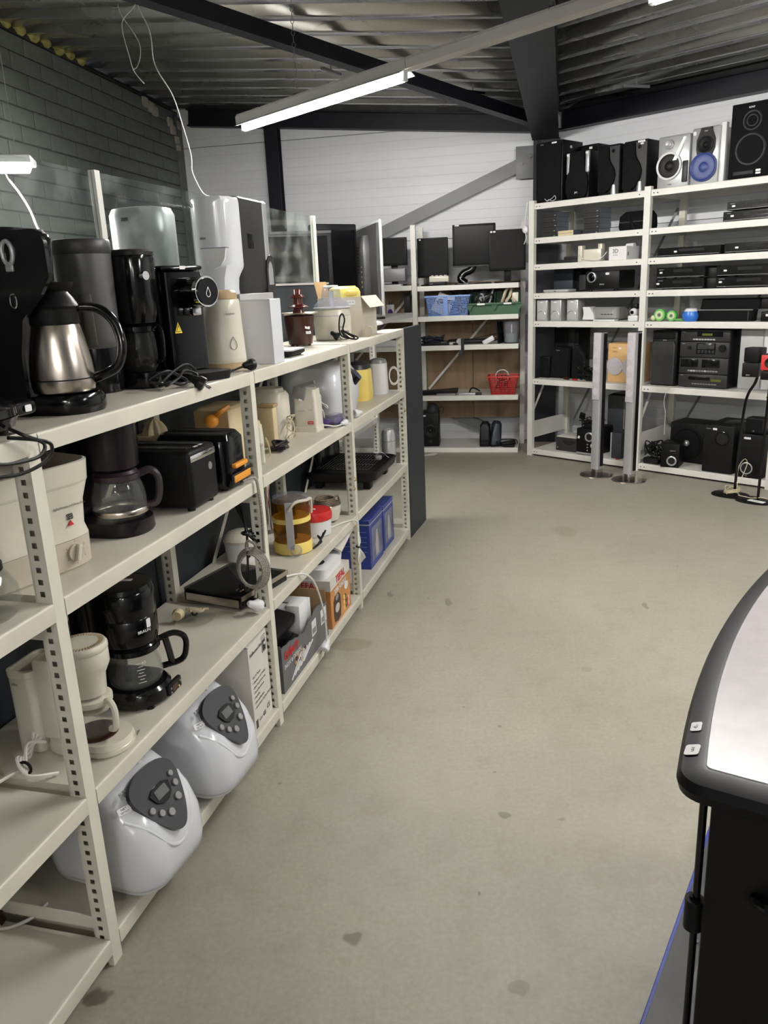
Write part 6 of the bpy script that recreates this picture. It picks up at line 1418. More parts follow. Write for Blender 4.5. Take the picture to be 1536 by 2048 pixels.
for i, (x, r) in enumerate(((-0.055, 0.046), (0.045, 0.040))):
    d_ = P(t, 'green_disc', G().cyl((x, 0.0, r + 0.002), (x, 0.03, r + 0.002), r, n=24), mat('plastic_green_bright', (0.12, 0.45, 0.10), 0.35))
    P(d_, 'white_face', G().cyl((x, -0.004, r + 0.002), (x, 0.0, r + 0.002), r * 0.72, n=24), mat('plastic_pale_yellow', (0.55, 0.62, 0.35), 0.4)); P(d_, 'center', G().cyl((x, -0.007, r + 0.002), (x, -0.004, r + 0.002), r * 0.3, n=16), M_inkg)
P(t, 'ear', G().at(-0.11, 0.01, 0.025).sphere((0, 0, 0), 0.022, 12, 8), MATS['plastic_pale_yellow'])
P(t, 'cable', G().tube([(0.06, 0.0, 0.02), (0.09, 0.0, 0.012), (0.12, 0.01, 0.01), (0.14, 0.0, 0.005)], 0.006), MATS['plastic_green_bright'])
t = thing('ball_speaker', 'blue ball speaker with a white top', 'speaker', RF, 1.445, 0.07, Z3)
P(t, 'body', G().lathe([(0.045, 0), (0.062, 0.02), (0.066, 0.045), (0.055, 0.075)], 24), mat('plastic_blue_bright', (0.03, 0.16, 0.60), 0.3)); P(t, 'top', G().lathe([(0.055, 0.075), (0.04, 0.095), (0.01, 0.10)], 24), M_white)
t = thing('sound_bar', 'long black fabric sound bar, lower one of two', 'speaker', RF, 1.70, 0.06, Z3)
P(t, 'body', G().stack([(rrect(0.43, 0.10, 0.03, 5, 0, 0.05), 0), (rrect(0.44, 0.11, 0.03, 5, 0, .05), 0.082)]), M_grille); P(t, 'trim', G().box(-0.215, 0.215, -0.006, 0.0, 0.080, 0.086), M_grey); P(t, 'end', G().box(0.18, 0.19, -0.007, 0.0, 0.004, 0.08), M_conegr)
t = thing('sound_bar', 'long black sound bar, upper one of two, a bit longer', 'speaker', RF, 1.73, 0.08, Z3 + 0.0865)
P(t, 'body', G().stack([(rrect(0.46, 0.10, 0.03, 5, 0, 0.05), 0), (rrect(0.44, 0.08, 0.03, 5, 0, .05), 0.078)]), M_grille); P(t, 'end_cap', G().box(0.225, 0.28, 0.01, 0.09, 0.0, 0.078, b=0.006), M_blackm)
t = thing('receiver_box', 'black receiver with white sticker right of the sound bars', 'receiver', RF, 2.06, 0.04, Z3)
P(t, 'case', G().box(-0.08, 0.09, 0, 0.2, 0, 0.07, b=0.004), M_blackm); sticker(t, (-0.03, -0.001, 0.045), 0.03, 0.016, FRONT)

# --- stereo level
Z2 = 0.712
t = thing('loudspeaker', 'smallest black cube loudspeaker at the left end of the stereo shelf', 'speaker', RF, 0.075, 0.11, Z2)
cabinet(t, 0.105, 0.12, 0.19, M_blackm); P(t, 'grille', G().box(-0.045, 0.045, -0.008, 0, 0.01, 0.18, b=0.004), M_grille)
t = thing('loudspeaker', 'black loudspeaker with sloping top left of the cord pile', 'speaker', RF, 0.225, 0.14, Z2)
P(t, 'cabinet', G().prism([(-0.105, 0), (0.095, 0), (0.10, 0.26), (-0.05, 0.28), (-0.08, 0.275)], 0, 0.16, 'y'), M_blackm)
P(t, 'grille', G().prism([(-0.095, 0.012), (0.085, 0.012), (0.09, 0.25), (-0.045, 0.27), (-0.072, 0.265)], -0.010, 0, 'y'), M_grille); text(t, 'Yamaha', 0.012, M_lgrey, (-0.02, -0.0105, 0.245), FRONT)
t = thing('loudspeaker', 'tall black loudspeaker with grey plate behind the sloping one', 'speaker', RF, 0.15, 0.34, Z2)
cabinet(t, 0.26, 0.2, 0.43, M_blackm); P(t, 'grey_plate', G().box(0.03, 0.09, -0.006, 0, 0.2, 0.42, b=0.002), M_conegr)
t = thing('loudspeaker', 'black wedge loudspeaker turned sideways beside the sloping one', 'speaker', RF, 0.385, 0.16, Z2, math.radians(25))
P(t, 'cabinet', G().prism([(-0.045, 0), (0.05, 0), (0.055, 0.20), (0.0, 0.29), (-0.04, 0.28)], 0, 0.14, 'y'), M_blackm); P(t, 'grille', G().prism([(-0.04, 0.01), (0.045, 0.01), (0.048, 0.195), (0.0, 0.275), (-0.035, 0.27)], -0.008, 0, 'y'), M_grille)
t = thing('cable_pile', 'tangled pile of black cords with a red plug', 'cord', RF, 0.555, 0.10, Z2)
random.seed(11)
for i in range(6):
    cord(t, [(random.uniform(-0.10, 0.09), random.uniform(-0.05, 0.06), random.uniform(0.006, 0.15 - 0.012 * abs(k - 4))) for k in range(9)], 0.0045, M_cordb)
P(t, 'red_plug', G().cyl((-0.14, -0.05, 0.008), (-0.09, -0.06, 0.01), 0.007), M_red); P(t, 'black_brick', G().box(-0.02, 0.09, -0.04, 0.03, 0.0, 0.035, b=0.006), M_blackm)
P(t, 'jack', G().cyl((-0.24, -0.03, 0.014), (-0.19, -0.04, 0.014), 0.013), M_brown)
t = thing('loudspeaker', 'beech wood loudspeaker with two pale round grilles side by side', 'speaker', RF, 0.865, 0.10, Z2)
cabinet(t, 0.285, 0.22, 0.325, M_wood, 0.008)
for x in (-0.07, 0.07):
    cn = P(t, 'round_grille', G().at(x, 0, 0.135, PI / 2, 0, 0).lathe([(0.073, 0.0), (0.073, 0.01), (0.06, 0.015), (0.001, 0.018)], 28, cap=False), M_grlav)
text(t, 'bookshelf', 0.010, M_ink, (-0.08, -0.001, 0.285), FRONT); text(t, 'bookshelf', 0.010, M_ink, (0.06, -0.001, 0.285), FRONT); text(t, 'high definition\nspeaker system', 0.007, M_ink, (-0.075, -0.001, 0.258), FRONT); text(t, 'high definition\nspeaker system', 0.007, M_ink, (0.065, -0.001, 0.258), FRONT)
sticker(t, (-0.03, -0.001, 0.285), 0.024, 0.014, FRONT)
t = thing('loudspeaker', 'black stereo loudspeaker standing left of the stereo tower', 'speaker', RF, 1.235, 0.085, Z2)
cabinet(t, 0.21, 0.22, 0.435, M_blackm)
P(t, 'upper_grille', G().box(-0.085, 0.085, -0.006, 0, 0.37, 0.42, b=0.003), M_grille); P(t, 'lower_grille', G().stack([(rrect(0.19, 0.03, 0.012, 4, 0, -0.006), 0.012), (rrect(0.195, 0.03, 0.012, 4, 0, -.006), 0.33), (rrect(0.17, 0.03, 0.012, 4, 0, -.006), 0.352)]), M_dgrey)
for i in range(3): P(t, 'slot', G().box(-0.07, 0.07, -0.008, -0.005, 0.38 + i * 0.013, 0.383 + i * 0.013), M_hole)
text(t, 'AKAI', 0.014, M_lgrey, (0.0, -0.001, 0.356), FRONT)
t = thing('stereo_tower', 'black hi-fi stereo tower of four stacked components', 'stereo', RF, 1.565, 0.075, Z2)
W_ = 0.39
P(t, 'case', G().box(-W_ / 2, W_ / 2, 0.012, 0.30, 0.008, 0.445, b=0.004), M_blackm)
zs = [(0.008, 0.105), (0.110, 0.232), (0.237, 0.352), (0.357, 0.445)]
units = []
for (a_, b_), nm in zip(zs, ('disc_unit', 'tape_unit', 'amplifier_unit', 'tuner_unit')):
    units.append(P(t, nm, G().box(-W_ / 2 + .002, W_ / 2 - .002, -0.004, 0.014, a_, b_, b=0.004), M_dgrey))
lcdg = mat('lcd_olive', (0.10, 0.12, 0.015), 0.3)
P(units[0], 'tray', G().box(-0.11, 0.06, -0.008, -0.003, 0.062, 0.088, b=0.002), M_black); P(units[0], 'display', G().box(0.07, 0.15, -0.006, -0.003, 0.055, 0.072), lcdg)
for i in range(9): P(units[0], 'button', G().box(-0.08 + i * 0.022, -0.063 + i * 0.022, -0.007, -0.003, 0.028, 0.036), M_grey)
for x in (-0.10, 0.07): P(units[1], 'cassette_door', G().box(x - 0.08, x + 0.06, -0.007, -0.003, 0.160, 0.222, b=0.002), M_black)
for i in range(11): P(units[1], 'key', G().box(-0.12 + i * 0.022, -0.102 + i * 0.022, -0.010, -0.003, 0.126, 0.138, b=0.001, seg=1), M_lgrey if i in (1, 2, 6) else M_grey)
P(units[2], 'equaliser', G().box(-0.06, 0.09, -0.007, -0.003, 0.262, 0.345, b=0.003), M_black)
for i in range(5): P(units[2], 'slider', G().box(-0.05 + i * 0.028, -0.028 + i * 0.028, -0.010, -0.006, 0.268, 0.292, b=0.002), M_conegr)
for i in range(4): P(units[2], 'line', G().box(-0.05, 0.08, -0.008, -0.006, 0.303 + i * 0.010, 0.305 + i * 0.010), M_grey)
P(units[2], 'volume_knob', G().cyl((0.145, -0.024, 0.31), (0.145, -0.004, 0.31), 0.026), M_blackm); P(units[2], 'small_knob', G().cyl((-0.115, -0.016, 0.31), (-0.115, -0.004, 0.31), 0.013), M_blackm)
P(units[3], 'dial', G().box(-0.06, 0.14, -0.007, -0.003, 0.395, 0.432), M_black); P(units[3], 'display', G().box(-0.02, 0.06, -0.0085, -0.006, 0.402, 0.418), lcdg)
for i in range(8): P(units[3], 'button', G().box(-0.09 + i * 0.022, -0.072 + i * 0.022, -0.008, -0.003, 0.368, 0.378), M_lgrey)
for u_, z in ((units[3], 0.425), (units[2], 0.335), (units[1], 0.215), (units[0], 0.092)): text(u_, 'AKAI', 0.011, M_lgrey, (-0.165, -0.0045, z), FRONT)
for x in (-.15, .15):
    for y in (0.04, 0.26): P(t, 'foot', G().cyl((x, y, 0), (x, y, 0.01), 0.014, n=10), M_blackm)
t = thing('speaker_wire', 'thin pale wire hanging from the stereo loudspeaker', 'cord', RF, 1.35, -0.006, Z2)
cord(t, [(0.0, 0.04, 0.004), (-0.01, 0.0, 0.006), (-0.03, -0.012, -0.04), (-0.045, -0.006, -0.12), (-0.03, -0.004, -0.20), (-0.03, -0.002, -0.30), (-0.03, 0.0, -0.38)], 0.0025, M_cordw)
t = thing('loudspeaker', 'pale grey loudspeaker behind the satellite stand on the stereo shelf', 'speaker', RF, 1.93, 0.14, Z2)
cabinet(t, 0.24, 0.24, 0.475, M_silver); P(t, 'white_side', G().box(0.06, 0.115, -0.012, 0.0, 0.01, 0.465, b=0.004), M_white); P(t, 'grille', G().box(-0.115, 0.05, -0.010, 0, 0.01, 0.465, b=0.004), M_lgrey)

# --- bottom level
Z1 = 0.065
t = thing('metal_case', 'dark grey box with recessed handle and white top on the bottom shelf', 'case', RF, 0.375, 0.07, Z1)
P(t, 'body', G().box(-0.135, 0.135, 0, 0.22, 0, 0.125, b=0.004), M_dgrey); P(t, 'top', G().box(-0.13, 0.13, 0.004, 0.216, 0.125, 0.133, b=0.002), M_cardw)
P(t, 'handle_recess', G().at(0.0, -0.001, 0.075).prism([(-0.07, 0.025), (0.07, 0.025), (0.05, 0.0), (0.02, -0.014), (-0.02, -0.014), (-0.05, 0.0)], -0.001, 0.001, 'y'), M_hole)
for x in (-.115, .115): P(t, 'rivet', G().cyl((x, -0.003, 0.03), (x, 0, 0.03), 0.005, n=8), M_lgrey)
t = thing('subwoofer', 'black subwoofer with silver ported ring left of the silver towers', 'speaker', RF, 0.575, 0.03, Z1)
cabinet(t, 0.19, 0.30, 0.235, M_blackm); rg = P(t, 'port_ring', G().at(0.035, -0.004, 0.165).torus((0, 0, 0), 0.036, 0.007, 'y', n=24, m=8), M_silver); P(rg, 'port', G().cyl((0.035, -0.003, 0.165), (0.035, 0.0, 0.165), 0.034), M_hole)
for i in range(3): P(t, 'knob', G().cyl((0.02, -0.006, 0.045 + i * 0.026), (0.02, 0, 0.045 + i * 0.026), 0.006, n=10), M_lgrey)
P(t, 'bottom_strip', G().box(-0.09, 0.09, -0.004, 0, 0.006, 0.022), M_silver); sticker(t, (-0.07, -0.001, 0.155), 0.02, 0.024, (PI / 2, 0.4, 0)); sticker(t, (0.06, -0.001, 0.20), 0.03, 0.014, FRONT); sticker(t, (0.06, -0.001, 0.09), 0.022, 0.03, FRONT)
t = thing('cable_pile', 'heap of dark adapters and cords lying on the ported subwoofer', 'cord', RF, 0.575, 0.08, Z1 + 0.236)
random.seed(21)
for i in range(6): cord(t, [(random.uniform(-0.09, 0.10), random.uniform(-0.04, 0.12), random.uniform(0.006, 0.085)) for k in range(8)], 0.0045, M_cordb)
P(t, 'webcam', G().at(-0.075, 0.0, 0.10, 0.1, 0.3, 0).box(-0.022, 0.03, -0.01, 0.01, -0.03, 0.03, b=0.006), M_blackm); P(t, 'adapter', G().box(-0.04, 0.05, -0.03, 0.03, 0.0, 0.04, b=0.006), M_blackm); P(t, 'stalk', G().cyl((-0.07, 0.0, 0.0), (-0.072, 0.0, 0.08), 0.005), M_blackm)
t = thing('loudspeaker', 'dark slate loudspeaker standing behind the silver towers', 'speaker', RF, 0.72, 0.32, Z1)
cabinet(t, 0.22, 0.22, 0.50, mat('cabinet_slate', (0.03, 0.034, 0.04), 0.5)); P(t, 'front_edge', G().box(0.05, 0.062, -0.003, 0, 0.01, 0.49), M_grey); P(t, 'top_curve', G().stack([(rrect(0.22, 0.22, 0.02, 4, 0, .11), 0.50), (rrect(0.16, 0.2, 0.02, 4, 0, .11), 0.515)]), M_blackm)
t = thing('loudspeaker', 'small slate blue loudspeaker between the two silver towers', 'speaker', RF, 0.86, 0.05, Z1)
cabinet(t, 0.10, 0.20, 0.225, MATS['cabinet_slate'] if 'cabinet_slate' in MATS else M_dgrey); P(t, 'silver_edge', G().box(-0.052, -0.040, -0.004, 0.004, 0, 0.225), M_silver)
P(t, 'red_wire', G().tube([(0.0, -0.01, 0.01), (0.03, -0.03, 0.006), (0.05, -0.02, 0.004), (0.02, -0.035, 0.003)], 0.0025), M_red)
t = thing('cable_pile', 'tangle of black cords with a power brick left of the small subwoofer', 'cord', RF, 1.20, 0.06, Z1)
random.seed(31)
for i in range(7): cord(t, [(random.uniform(-0.08, 0.06), random.uniform(-0.02, 0.10), random.uniform(0.04, 0.19)) for k in range(8)], 0.005, M_cordb)
P(t, 'power_brick', G().box(-0.07, 0.06, -0.035, 0.04, 0.0, 0.05, b=0.006), M_blackm)
t = thing('subwoofer', 'small black cube subwoofer with a silver ring low on its front', 'speaker', RF, 1.375, 0.0, Z1, math.radians(14))
cabinet(t, 0.145, 0.19, 0.195, M_blackm); rg = P(t, 'port_ring', G().at(0.015, -0.003, 0.055).torus((0, 0, 0), 0.034, 0.007, 'y', n=24, m=8), M_silver); P(rg, 'port', G().cyl((0.015, -0.003, 0.055), (0.015, 0.0, 0.055), 0.032), M_hole)
text(t, 'logitech', 0.014, M_lgrey, (0.02, -0.001, 0.135), FRONT)
t = thing('subwoofer', 'black subwoofer with one large round cone and silver dust cap', 'speaker', RF, 1.40, 0.24, Z1)
cabinet(t, 0.30, 0.25, 0.33, M_blackm); rg = cone(t, 0.0, 0.165, 0.132, -0.002, M_blackm, M_grille, dome=0.16); P(rg, 'dust_cap', G().at(0.0, -0.012, 0.165).sphere((0, 0, 0), 0.026, 14, 8), M_silver)
t = thing('subwoofer', 'largest black subwoofer with a round port and white sticker', 'speaker', RF, 1.745, 0.03, Z1)
cabinet(t, 0.235, 0.40, 0.375, M_blackm, 0.008); P(t, 'top_vent', G().box(-0.02, 0.10, 0.10, 0.30, 0.374, 0.378, b=0.001), M_black); rg = P(t, 'port_ring', G().at(0.03, -0.002, 0.275).torus((0, 0, 0), 0.052, 0.006, 'y', n=28, m=8), M_black); P(rg, 'port', G().cyl((0.03, -0.002, 0.275), (0.03, 0.0, 0.275), 0.05), M_hole)
sticker(t, (-0.03, -0.001, 0.345), 0.032, 0.016, FRONT); text(t, 'YAMAHA', 0.010, M_lgrey, (-0.08, -0.001, 0.342), FRONT)
t = thing('subwoofer', 'tall narrow black subwoofer with low round port at the right edge', 'speaker', RF, 2.005, 0.005, Z1)
cabinet(t, 0.185, 0.30, 0.335, M_blackm, 0.01); rg = P(t, 'port_ring', G().at(-0.02, -0.003, 0.075).torus((0, 0, 0), 0.042, 0.005, 'y', n=28, m=8), M_silver); P(rg, 'port', G().cyl((-0.02, -0.002, 0.075), (-0.02, 0.0, 0.075), 0.04), M_hole); text(t, 'LG', 0.014, M_lgrey, (-0.02, -0.001, 0.014), FRONT); sticker(t, (-0.03, -0.001, 0.305), 0.05, 0.016, FRONT)
t = thing('satellite_speaker', 'little black satellite cube on top of the narrow subwoofer', 'speaker', RF, 2.005, 0.03, Z1 + 0.336)
cabinet(t, 0.13, 0.11, 0.12, M_blackm, 0.012); P(t, 'grille', G().box(-0.058, 0.058, -0.006, 0, 0.008, 0.112, b=0.004), M_grille); text(t, 'LG', 0.012, M_lgrey, (0, -0.0065, 0.02), FRONT)

# --- silver tower speakers on the floor
def tower(label, x, y, top):
    t = thing('tower_speaker', label, 'speaker', RF, x, y, 0, math.radians(-8), 'silver tower speakers')
    P(t, 'base', G().lathe([(0.136, 0), (0.138, 0.003), (0.134, 0.008), (0.03, 0.012)], 36), M_inox)
    P(t, 'column', G().stack([(rrect(0.075, 0.075, 0.01, 3), 0.055), (rrect(0.075, 0.075, 0.01, 3), top)]), M_silver)
    P(t, 'foot_bracket', G().box(-0.034, -0.024, -0.034, 0.034, 0.010, 0.055).box(0.024, 0.034, -0.034, 0.034, 0.010, 0.055).box(-0.034, 0.034, 0.022, 0.034, 0.010, 0.055), M_chrome)
    g = P(t, 'grille', G().box(-0.036, 0.036, -0.046, -0.034, 0.63, top - 0.004, b=0.004), M_grlav)
    for i in range(5): P(g, 'grille_cone', G().cyl((0, -0.047, 0.70 + i * 0.095), (0, -0.045, 0.70 + i * 0.095), 0.028), mat('grille_lavender_light', (0.49, 0.455, 0.49), 0.7))
    P(t, 'rear_black', G().box(0.0375, 0.039, -0.01, 0.03, 0.08, top - 0.01), M_blackm)
    P(t, 'top_cap', G().box(-0.0375, 0.0375, -0.0375, 0.0375, top, top + 0.006, b=0.002), M_blackm)
tower('silver tower loudspeaker on a round foot, the left one', 0.905, -0.325, 1.160)
tower('silver tower loudspeaker on a round foot, the right one', 1.200, -0.325, 1.165)

# --- satellite stands
def stand(label, x, y, rod, zt, cubes):
    t = thing('speaker_stand', label, 'speaker stand', RF, x, y, 0)
    P(t, 'base', G().stack([(ell(0.13, 0.10, 28, 0, 0, 2.4), 0), (ell(0.13, 0.10, 28, 0, 0, 2.4), 0.008), (ell(0.11, 0.08, 28, 0, 0, 2.4), 0.014)]), M_blackm)
    P(t, 'rod', G().tube(rod, 0.010, n=8), M_black)
    return t
t = stand('black speaker stand with curved rod and pale cord round its foot', 2.005, -0.307, [(0.03, 0, 0.012), (0.035, 0.005, 0.35), (0.045, 0.01, 0.62), (0.06, 0.02, 0.74), (0.10, 0.02, 0.82), (0.115, 0.02, 0.87)], 0.87, True)
t2 = thing('satellite_speaker', 'pair of black satellite cubes twisted on top of the curved stand', 'speaker', RF, 2.085, -0.335, 0.868)
P(t2, 'lower_cube', G().at(0, 0, 0, 0, 0, 0.15).box(-0.055, 0.055, 0, 0.10, 0.0, 0.098, b=0.006), M_blackm); P(t2, 'upper_cube', G().at(0, 0, 0, 0, 0, -0.12).box(-0.055, 0.055, 0, 0.10, 0.102, 0.20, b=0.006), M_blackm); text(t2, 'BOSE', 0.010, M_inkw, (-0.01, -0.010, 0.012), (PI / 2, 0, 0.15))
t = stand('black speaker stand with straight rod and white label on its foot', 2.205, -0.365, [(0.02, 0, 0.012), (0.025, 0, 0.4), (0.03, 0, 0.86)], 0.86, False)
sticker(t, (0.03, -0.05, 0.0142), 0.12, 0.05, (0, 0, -0.15), s='SPEAKERS', ts=0.012)
P(t, 'top_bracket', G().box(-0.03, 0.10, -0.02, 0.07, 0.86, 0.92, b=0.006), M_blackm)
t = thing('satellite_speaker', 'small red fronted satellite speaker on the straight stand', 'speaker', RF, 2.205, -0.372, 0.921)
P(t, 'case', G().box(-0.04, 0.09, 0, 0.10, 0, 0.11, b=0.006), M_blackm); P(t, 'red_front', G().box(-0.036, 0.086, -0.008, 0, 0.004, 0.106, b=0.004), M_redb); cone(t, 0.025, 0.055, 0.034, -0.01, M_gold, M_blackm)
t = thing('speaker_wire', 'cream cord wound round the feet of the speaker stands', 'cord', RF, 2.03, -0.31, 0.014)
random.seed(41)
for i in range(3):
    cord(t, [(0.0 + 0.055 * math.cos(k * 1.5 + i), -0.03 + 0.05 * math.sin(k * 1.5 + i), 0.006 + 0.011 * (k % 5) + .003 * i) for k in range(11)], 0.0035, M_cordc)
cord(t, [(0.03, -0.02, 0.05), (0.0, 0.05, 0.18), (0.03, 0.07, 0.25), (0.06, 0.05, 0.22), (0.04, 0.0, 0.10)], 0.003, M_cordc)
cord(t, [(0.05, -0.04, 0.006), (0.12, -0.05, 0.004), (0.16, -0.06, 0.006), (0.22, -0.06, 0.02), (0.27, -0.06, 0.015)], 0.0035, M_cordc)

# ================================================================== BACK RACK
def monitor(name, label, fr, x, y, z, w_, h, d, rot, lift, m=None, bezel=0.014, foot='plain', back=False):
    t = thing(name, label, 'monitor', fr, x, y, z, rot)
    P(t, 'case', G().box(-w_ / 2, w_ / 2, 0, d, lift, lift + h, b=0.006), M_blackm)
    P(t, 'screen', G().box(-w_ / 2 + bezel, w_ / 2 - bezel, -0.0012, 0.002, lift + bezel * 1.4, lift + h - bezel), m or M_screen2)
    if foot == 'plain':
        P(t, 'neck', G().box(-0.03, 0.03, d, d + 0.03, 0.01, lift + h * 0.4, b=0.004), M_blackm); P(t, 'foot', G().stack([(ell(0.12, 0.09, 24, 0, d * 0.6), 0), (ell(0.12, 0.09, 24, 0, d * .6), 0.012)]), M_blackm)
    if foot == 'wave':
        P(t, 'neck', G().tube([(-0.08, 0.03, 0.01), (-0.13, 0.04, 0.05), (-0.10, 0.05, 0.10), (-0.02, 0.055, 0.14), (-0.0, 0.06, lift + 0.1)], 0.035, n=10), M_black); P(t, 'foot', G().box(-0.18, 0.16, -0.03, 0.12, 0, 0.014, b=0.005), M_black)
    return t
ZB5 = 1.562
t = monitor('computer_monitor', 'black monitor at the left of the back rack top, no visible foot', BF, 0.145, 0.22, ZB5, 0.29, 0.355, 0.045, 0.0, 0.075)
sticker(t, (-0.115, -0.0015, 0.415), 0.018, 0.014, FRONT)
t = monitor('computer_monitor', 'large black monitor on a curved foot in the middle of the back rack', BF, 0.535, 0.20, ZB5, 0.395, 0.375, 0.05, 0.0, 0.155, M_screen, 0.02, 'wave')
P(t, 'lower_trim', G().box(-0.195, 0.195, -0.002, 0.004, 0.157, 0.168), M_dgrey); sticker(t, (-0.155, -0.0015, 0.522), 0.04, 0.012, FRONT)
t = monitor('computer_monitor', 'black monitor on a straight neck at the right of the back rack', BF, 0.845, 0.10, ZB5, 0.33, 0.355, 0.045, 0.0, 0.105, M_screen2, 0.016)
sticker(t, (-0.142, -0.0015, 0.445), 0.02, 0.014, FRONT); sticker(t, (-0.115, -0.0015, 0.445), 0.02, 0.014, FRONT)
t = thing('set_top_box', 'cream box on a black box before the left monitor', 'set-top box', BF, 0.20, 0.07, ZB5)
P(t, 'black_box', G().box(-0.09, 0.08, 0, 0.14, 0, 0.032, b=0.003), M_blackm); P(t, 'cream_box', G().box(-0.07, 0.11, 0.005, 0.13, 0.032, 0.085, b=0.006), M_cream); text(t, 'SONY', 0.012, M_lgrey, (-0.05, -0.001, 0.012), FRONT)
for i in range(4): P(t, 'cream_knob', G().box(-0.055 + i * 0.04, -0.03 + i * 0.04, 0.02, 0.05, 0.085, 0.093, b=0.003), M_cream)
t = monitor('computer_monitor', 'black monitor on a grey foot at the left of the white rack post', BF, -0.22, 0.16, 1.574, 0.26, 0.25, 0.05, 0.0, 0.185, M_screen2)
P(t, 'speaker_foot', G().box(-0.11, 0.11, 0.01, 0.09, 0.04, 0.16, b=0.01), M_grey)
t = thing('paper_sheet', 'white papers lying before the monitor beside the rack post', 'paper', BF, -0.25, 0.03, 1.574)
P(t, 'sheets', G().box(-0.10, 0.12, 0, 0.12, 0, 0.014, b=0.002), M_paper); P(t, 'pen', G().cyl((-0.08, 0.02, 0.018), (0.06, 0.03, 0.018), 0.005), M_dgrey)

def basket(name, label, x, y, z, wt, wb, d, h, m, rows, cols, split=None):
    """slatted plastic basket: every side an open lattice"""
    t = thing(name, label, 'basket', BF, x, y, z)
    def side(nm, a0, a1, b0, b1):
        # a: bottom corner pts, b: top corner pts
        g = G(); a0, a1, b0, b1 = map(Vector, (a0, a1, b0, b1))
        for i in range(cols + 1):
            u = i / cols; g.bar(a0.lerp(a1, u), b0.lerp(b1, u), 0.004, 0.004, up=(0.3, 1, 0.1))
        for j in range(rows + 1):
            v = j / rows; g.bar(a0.lerp(b0, v), a1.lerp(b1, v), 0.004, 0.004)
        P(t, nm, g, m)
    tw_, bw_, td, bd2 = wt / 2, wb / 2, d, d * 0.82
    o = (d - bd2) / 2
    side('front_lattice', (-bw_, o, 0.004), (bw_, o, 0.004), (-tw_, 0, h - .01), (tw_, 0, h - .01))
    side('back_lattice', (-bw_, d - o, 0.004), (bw_, d - o, 0.004), (-tw_, d, h - .01), (tw_, d, h - .01))
    side('end_lattice', (-bw_, o, 0.004), (-bw_, d - o, 0.004), (-tw_, 0, h - .01), (-tw_, d, h - .01))
    side('end_lattice', (bw_, o, 0.004), (bw_, d - o, 0.004), (tw_, 0, h - .01), (tw_, d, h - .01))
    P(t, 'bottom', G().box(-bw_, bw_, o, d - o, 0, 0.004), m)
    P(t, 'rim', G().box(-tw_ - .012, tw_ + .012, -0.012, 0.0, h - 0.016, h, b=0.003).box(-tw_ - .012, tw_ + .012, d, d + 0.012, h - 0.016, h, b=0.003).box(-tw_ - .012, -tw_, 0, d, h - 0.016, h).box(tw_, tw_ + .012, 0, d, h - 0.016, h), m)
    if split: P(t, 'front_post', G().bar((split * bw_ / tw_ if tw_ else split, o - .001, 0.0), (split, -0.001, h - 0.01), 0.004, 0.035, up=(1, 0, 0)), m)
    return t
ZB4 = 1.288
basket('plastic_basket', 'light blue lattice basket on the back rack', 0.305, 0.0, ZB4, 0.40, 0.36, 0.28, 0.185, M_blueb, 11, 28, -0.02)
t = thing('paper_sheet', 'folded white paper sticking out of the blue basket', 'paper', BF, 0.20, 0.08, ZB4 + 0.006)
P(t, 'sheet', G().at(0, 0, 0, math.radians(-8), math.radians(28), 0).box(-0.08, 0.08, 0, 0.004, 0.02, 0.20), M_paper); P(t, 'sheet', G().at(0.04, 0.02, 0, math.radians(-8), math.radians(20), 0).box(-0.07, 0.06, 0, 0.004, 0.02, 0.19), M_paper)
t = thing('cable_pile', 'dark cables heaped in the blue basket', 'cord', BF, 0.36, 0.14, ZB4 + 0.006)
random.seed(51)
for i in range(6): cord(t, [(random.uniform(-0.15, 0.13), random.uniform(-0.08, 0.08), random.uniform(0.01, 0.16 + (0.07 if k % 3 == 0 else 0))) for k in range(8)], 0.006, M_cordb)
t = thing('storage_bin', 'dark green bin tray with two open compartments on the back rack', 'bin', BF, 0.735, 0.005, ZB4)
P(t, 'floor', G().box(-0.225, 0.225, 0, 0.30, 0, 0.006), M_green); P(t, 'front_lip', G().prism([(-0.225, 0.0), (0.225, 0.0), (0.235, 0.10), (-0.235, 0.10)], -0.004, 0.004, 'y'), M_green)
P(t, 'front_rim', G().box(-0.24, 0.24, -0.03, 0.0, 0.085, 0.105, b=0.004), M_green); P(t, 'back', G().box(-0.225, 0.225, 0.296, 0.30, 0, 0.20), M_green)
for x in (-0.222, 0.0, 0.222): P(t, 'divider', G().prism([(0.0, 0.0), (0.30, 0.0), (0.30, 0.20), (0.12, 0.20), (0.0, 0.10)], x - 0.003, x + 0.003, 'x'), M_green); P(t, 'gusset', G().at(x, 0, 0).prism([(-0.03, 0.085), (0.03, 0.085), (0.0, 0.03)], -0.028, -0.004, 'y'), M_green)
for x in (-0.12, 0.12): P(t, 'card_label', G().box(x - 0.035, x + 0.035, -0.0315, -0.030, 0.086, 0.102), M_paper)
t = thing('cable_pile', 'dark cables and a strap heaped in the left half of the green bin', 'cord', BF, 0.62, 0.12, ZB4 + 0.007)
random.seed(61)
for i in range(7): cord(t, [(random.uniform(-0.08, 0.10), random.uniform(-0.08, 0.12), random.uniform(0.01, 0.22)) for k in range(8)], 0.009, M_dgrey if i % 3 else M_lgrey)
t = thing('cable_coil', 'cream flat cable coil and sponge in the right half of the green bin', 'cord', BF, 0.86, 0.12, ZB4 + 0.007)
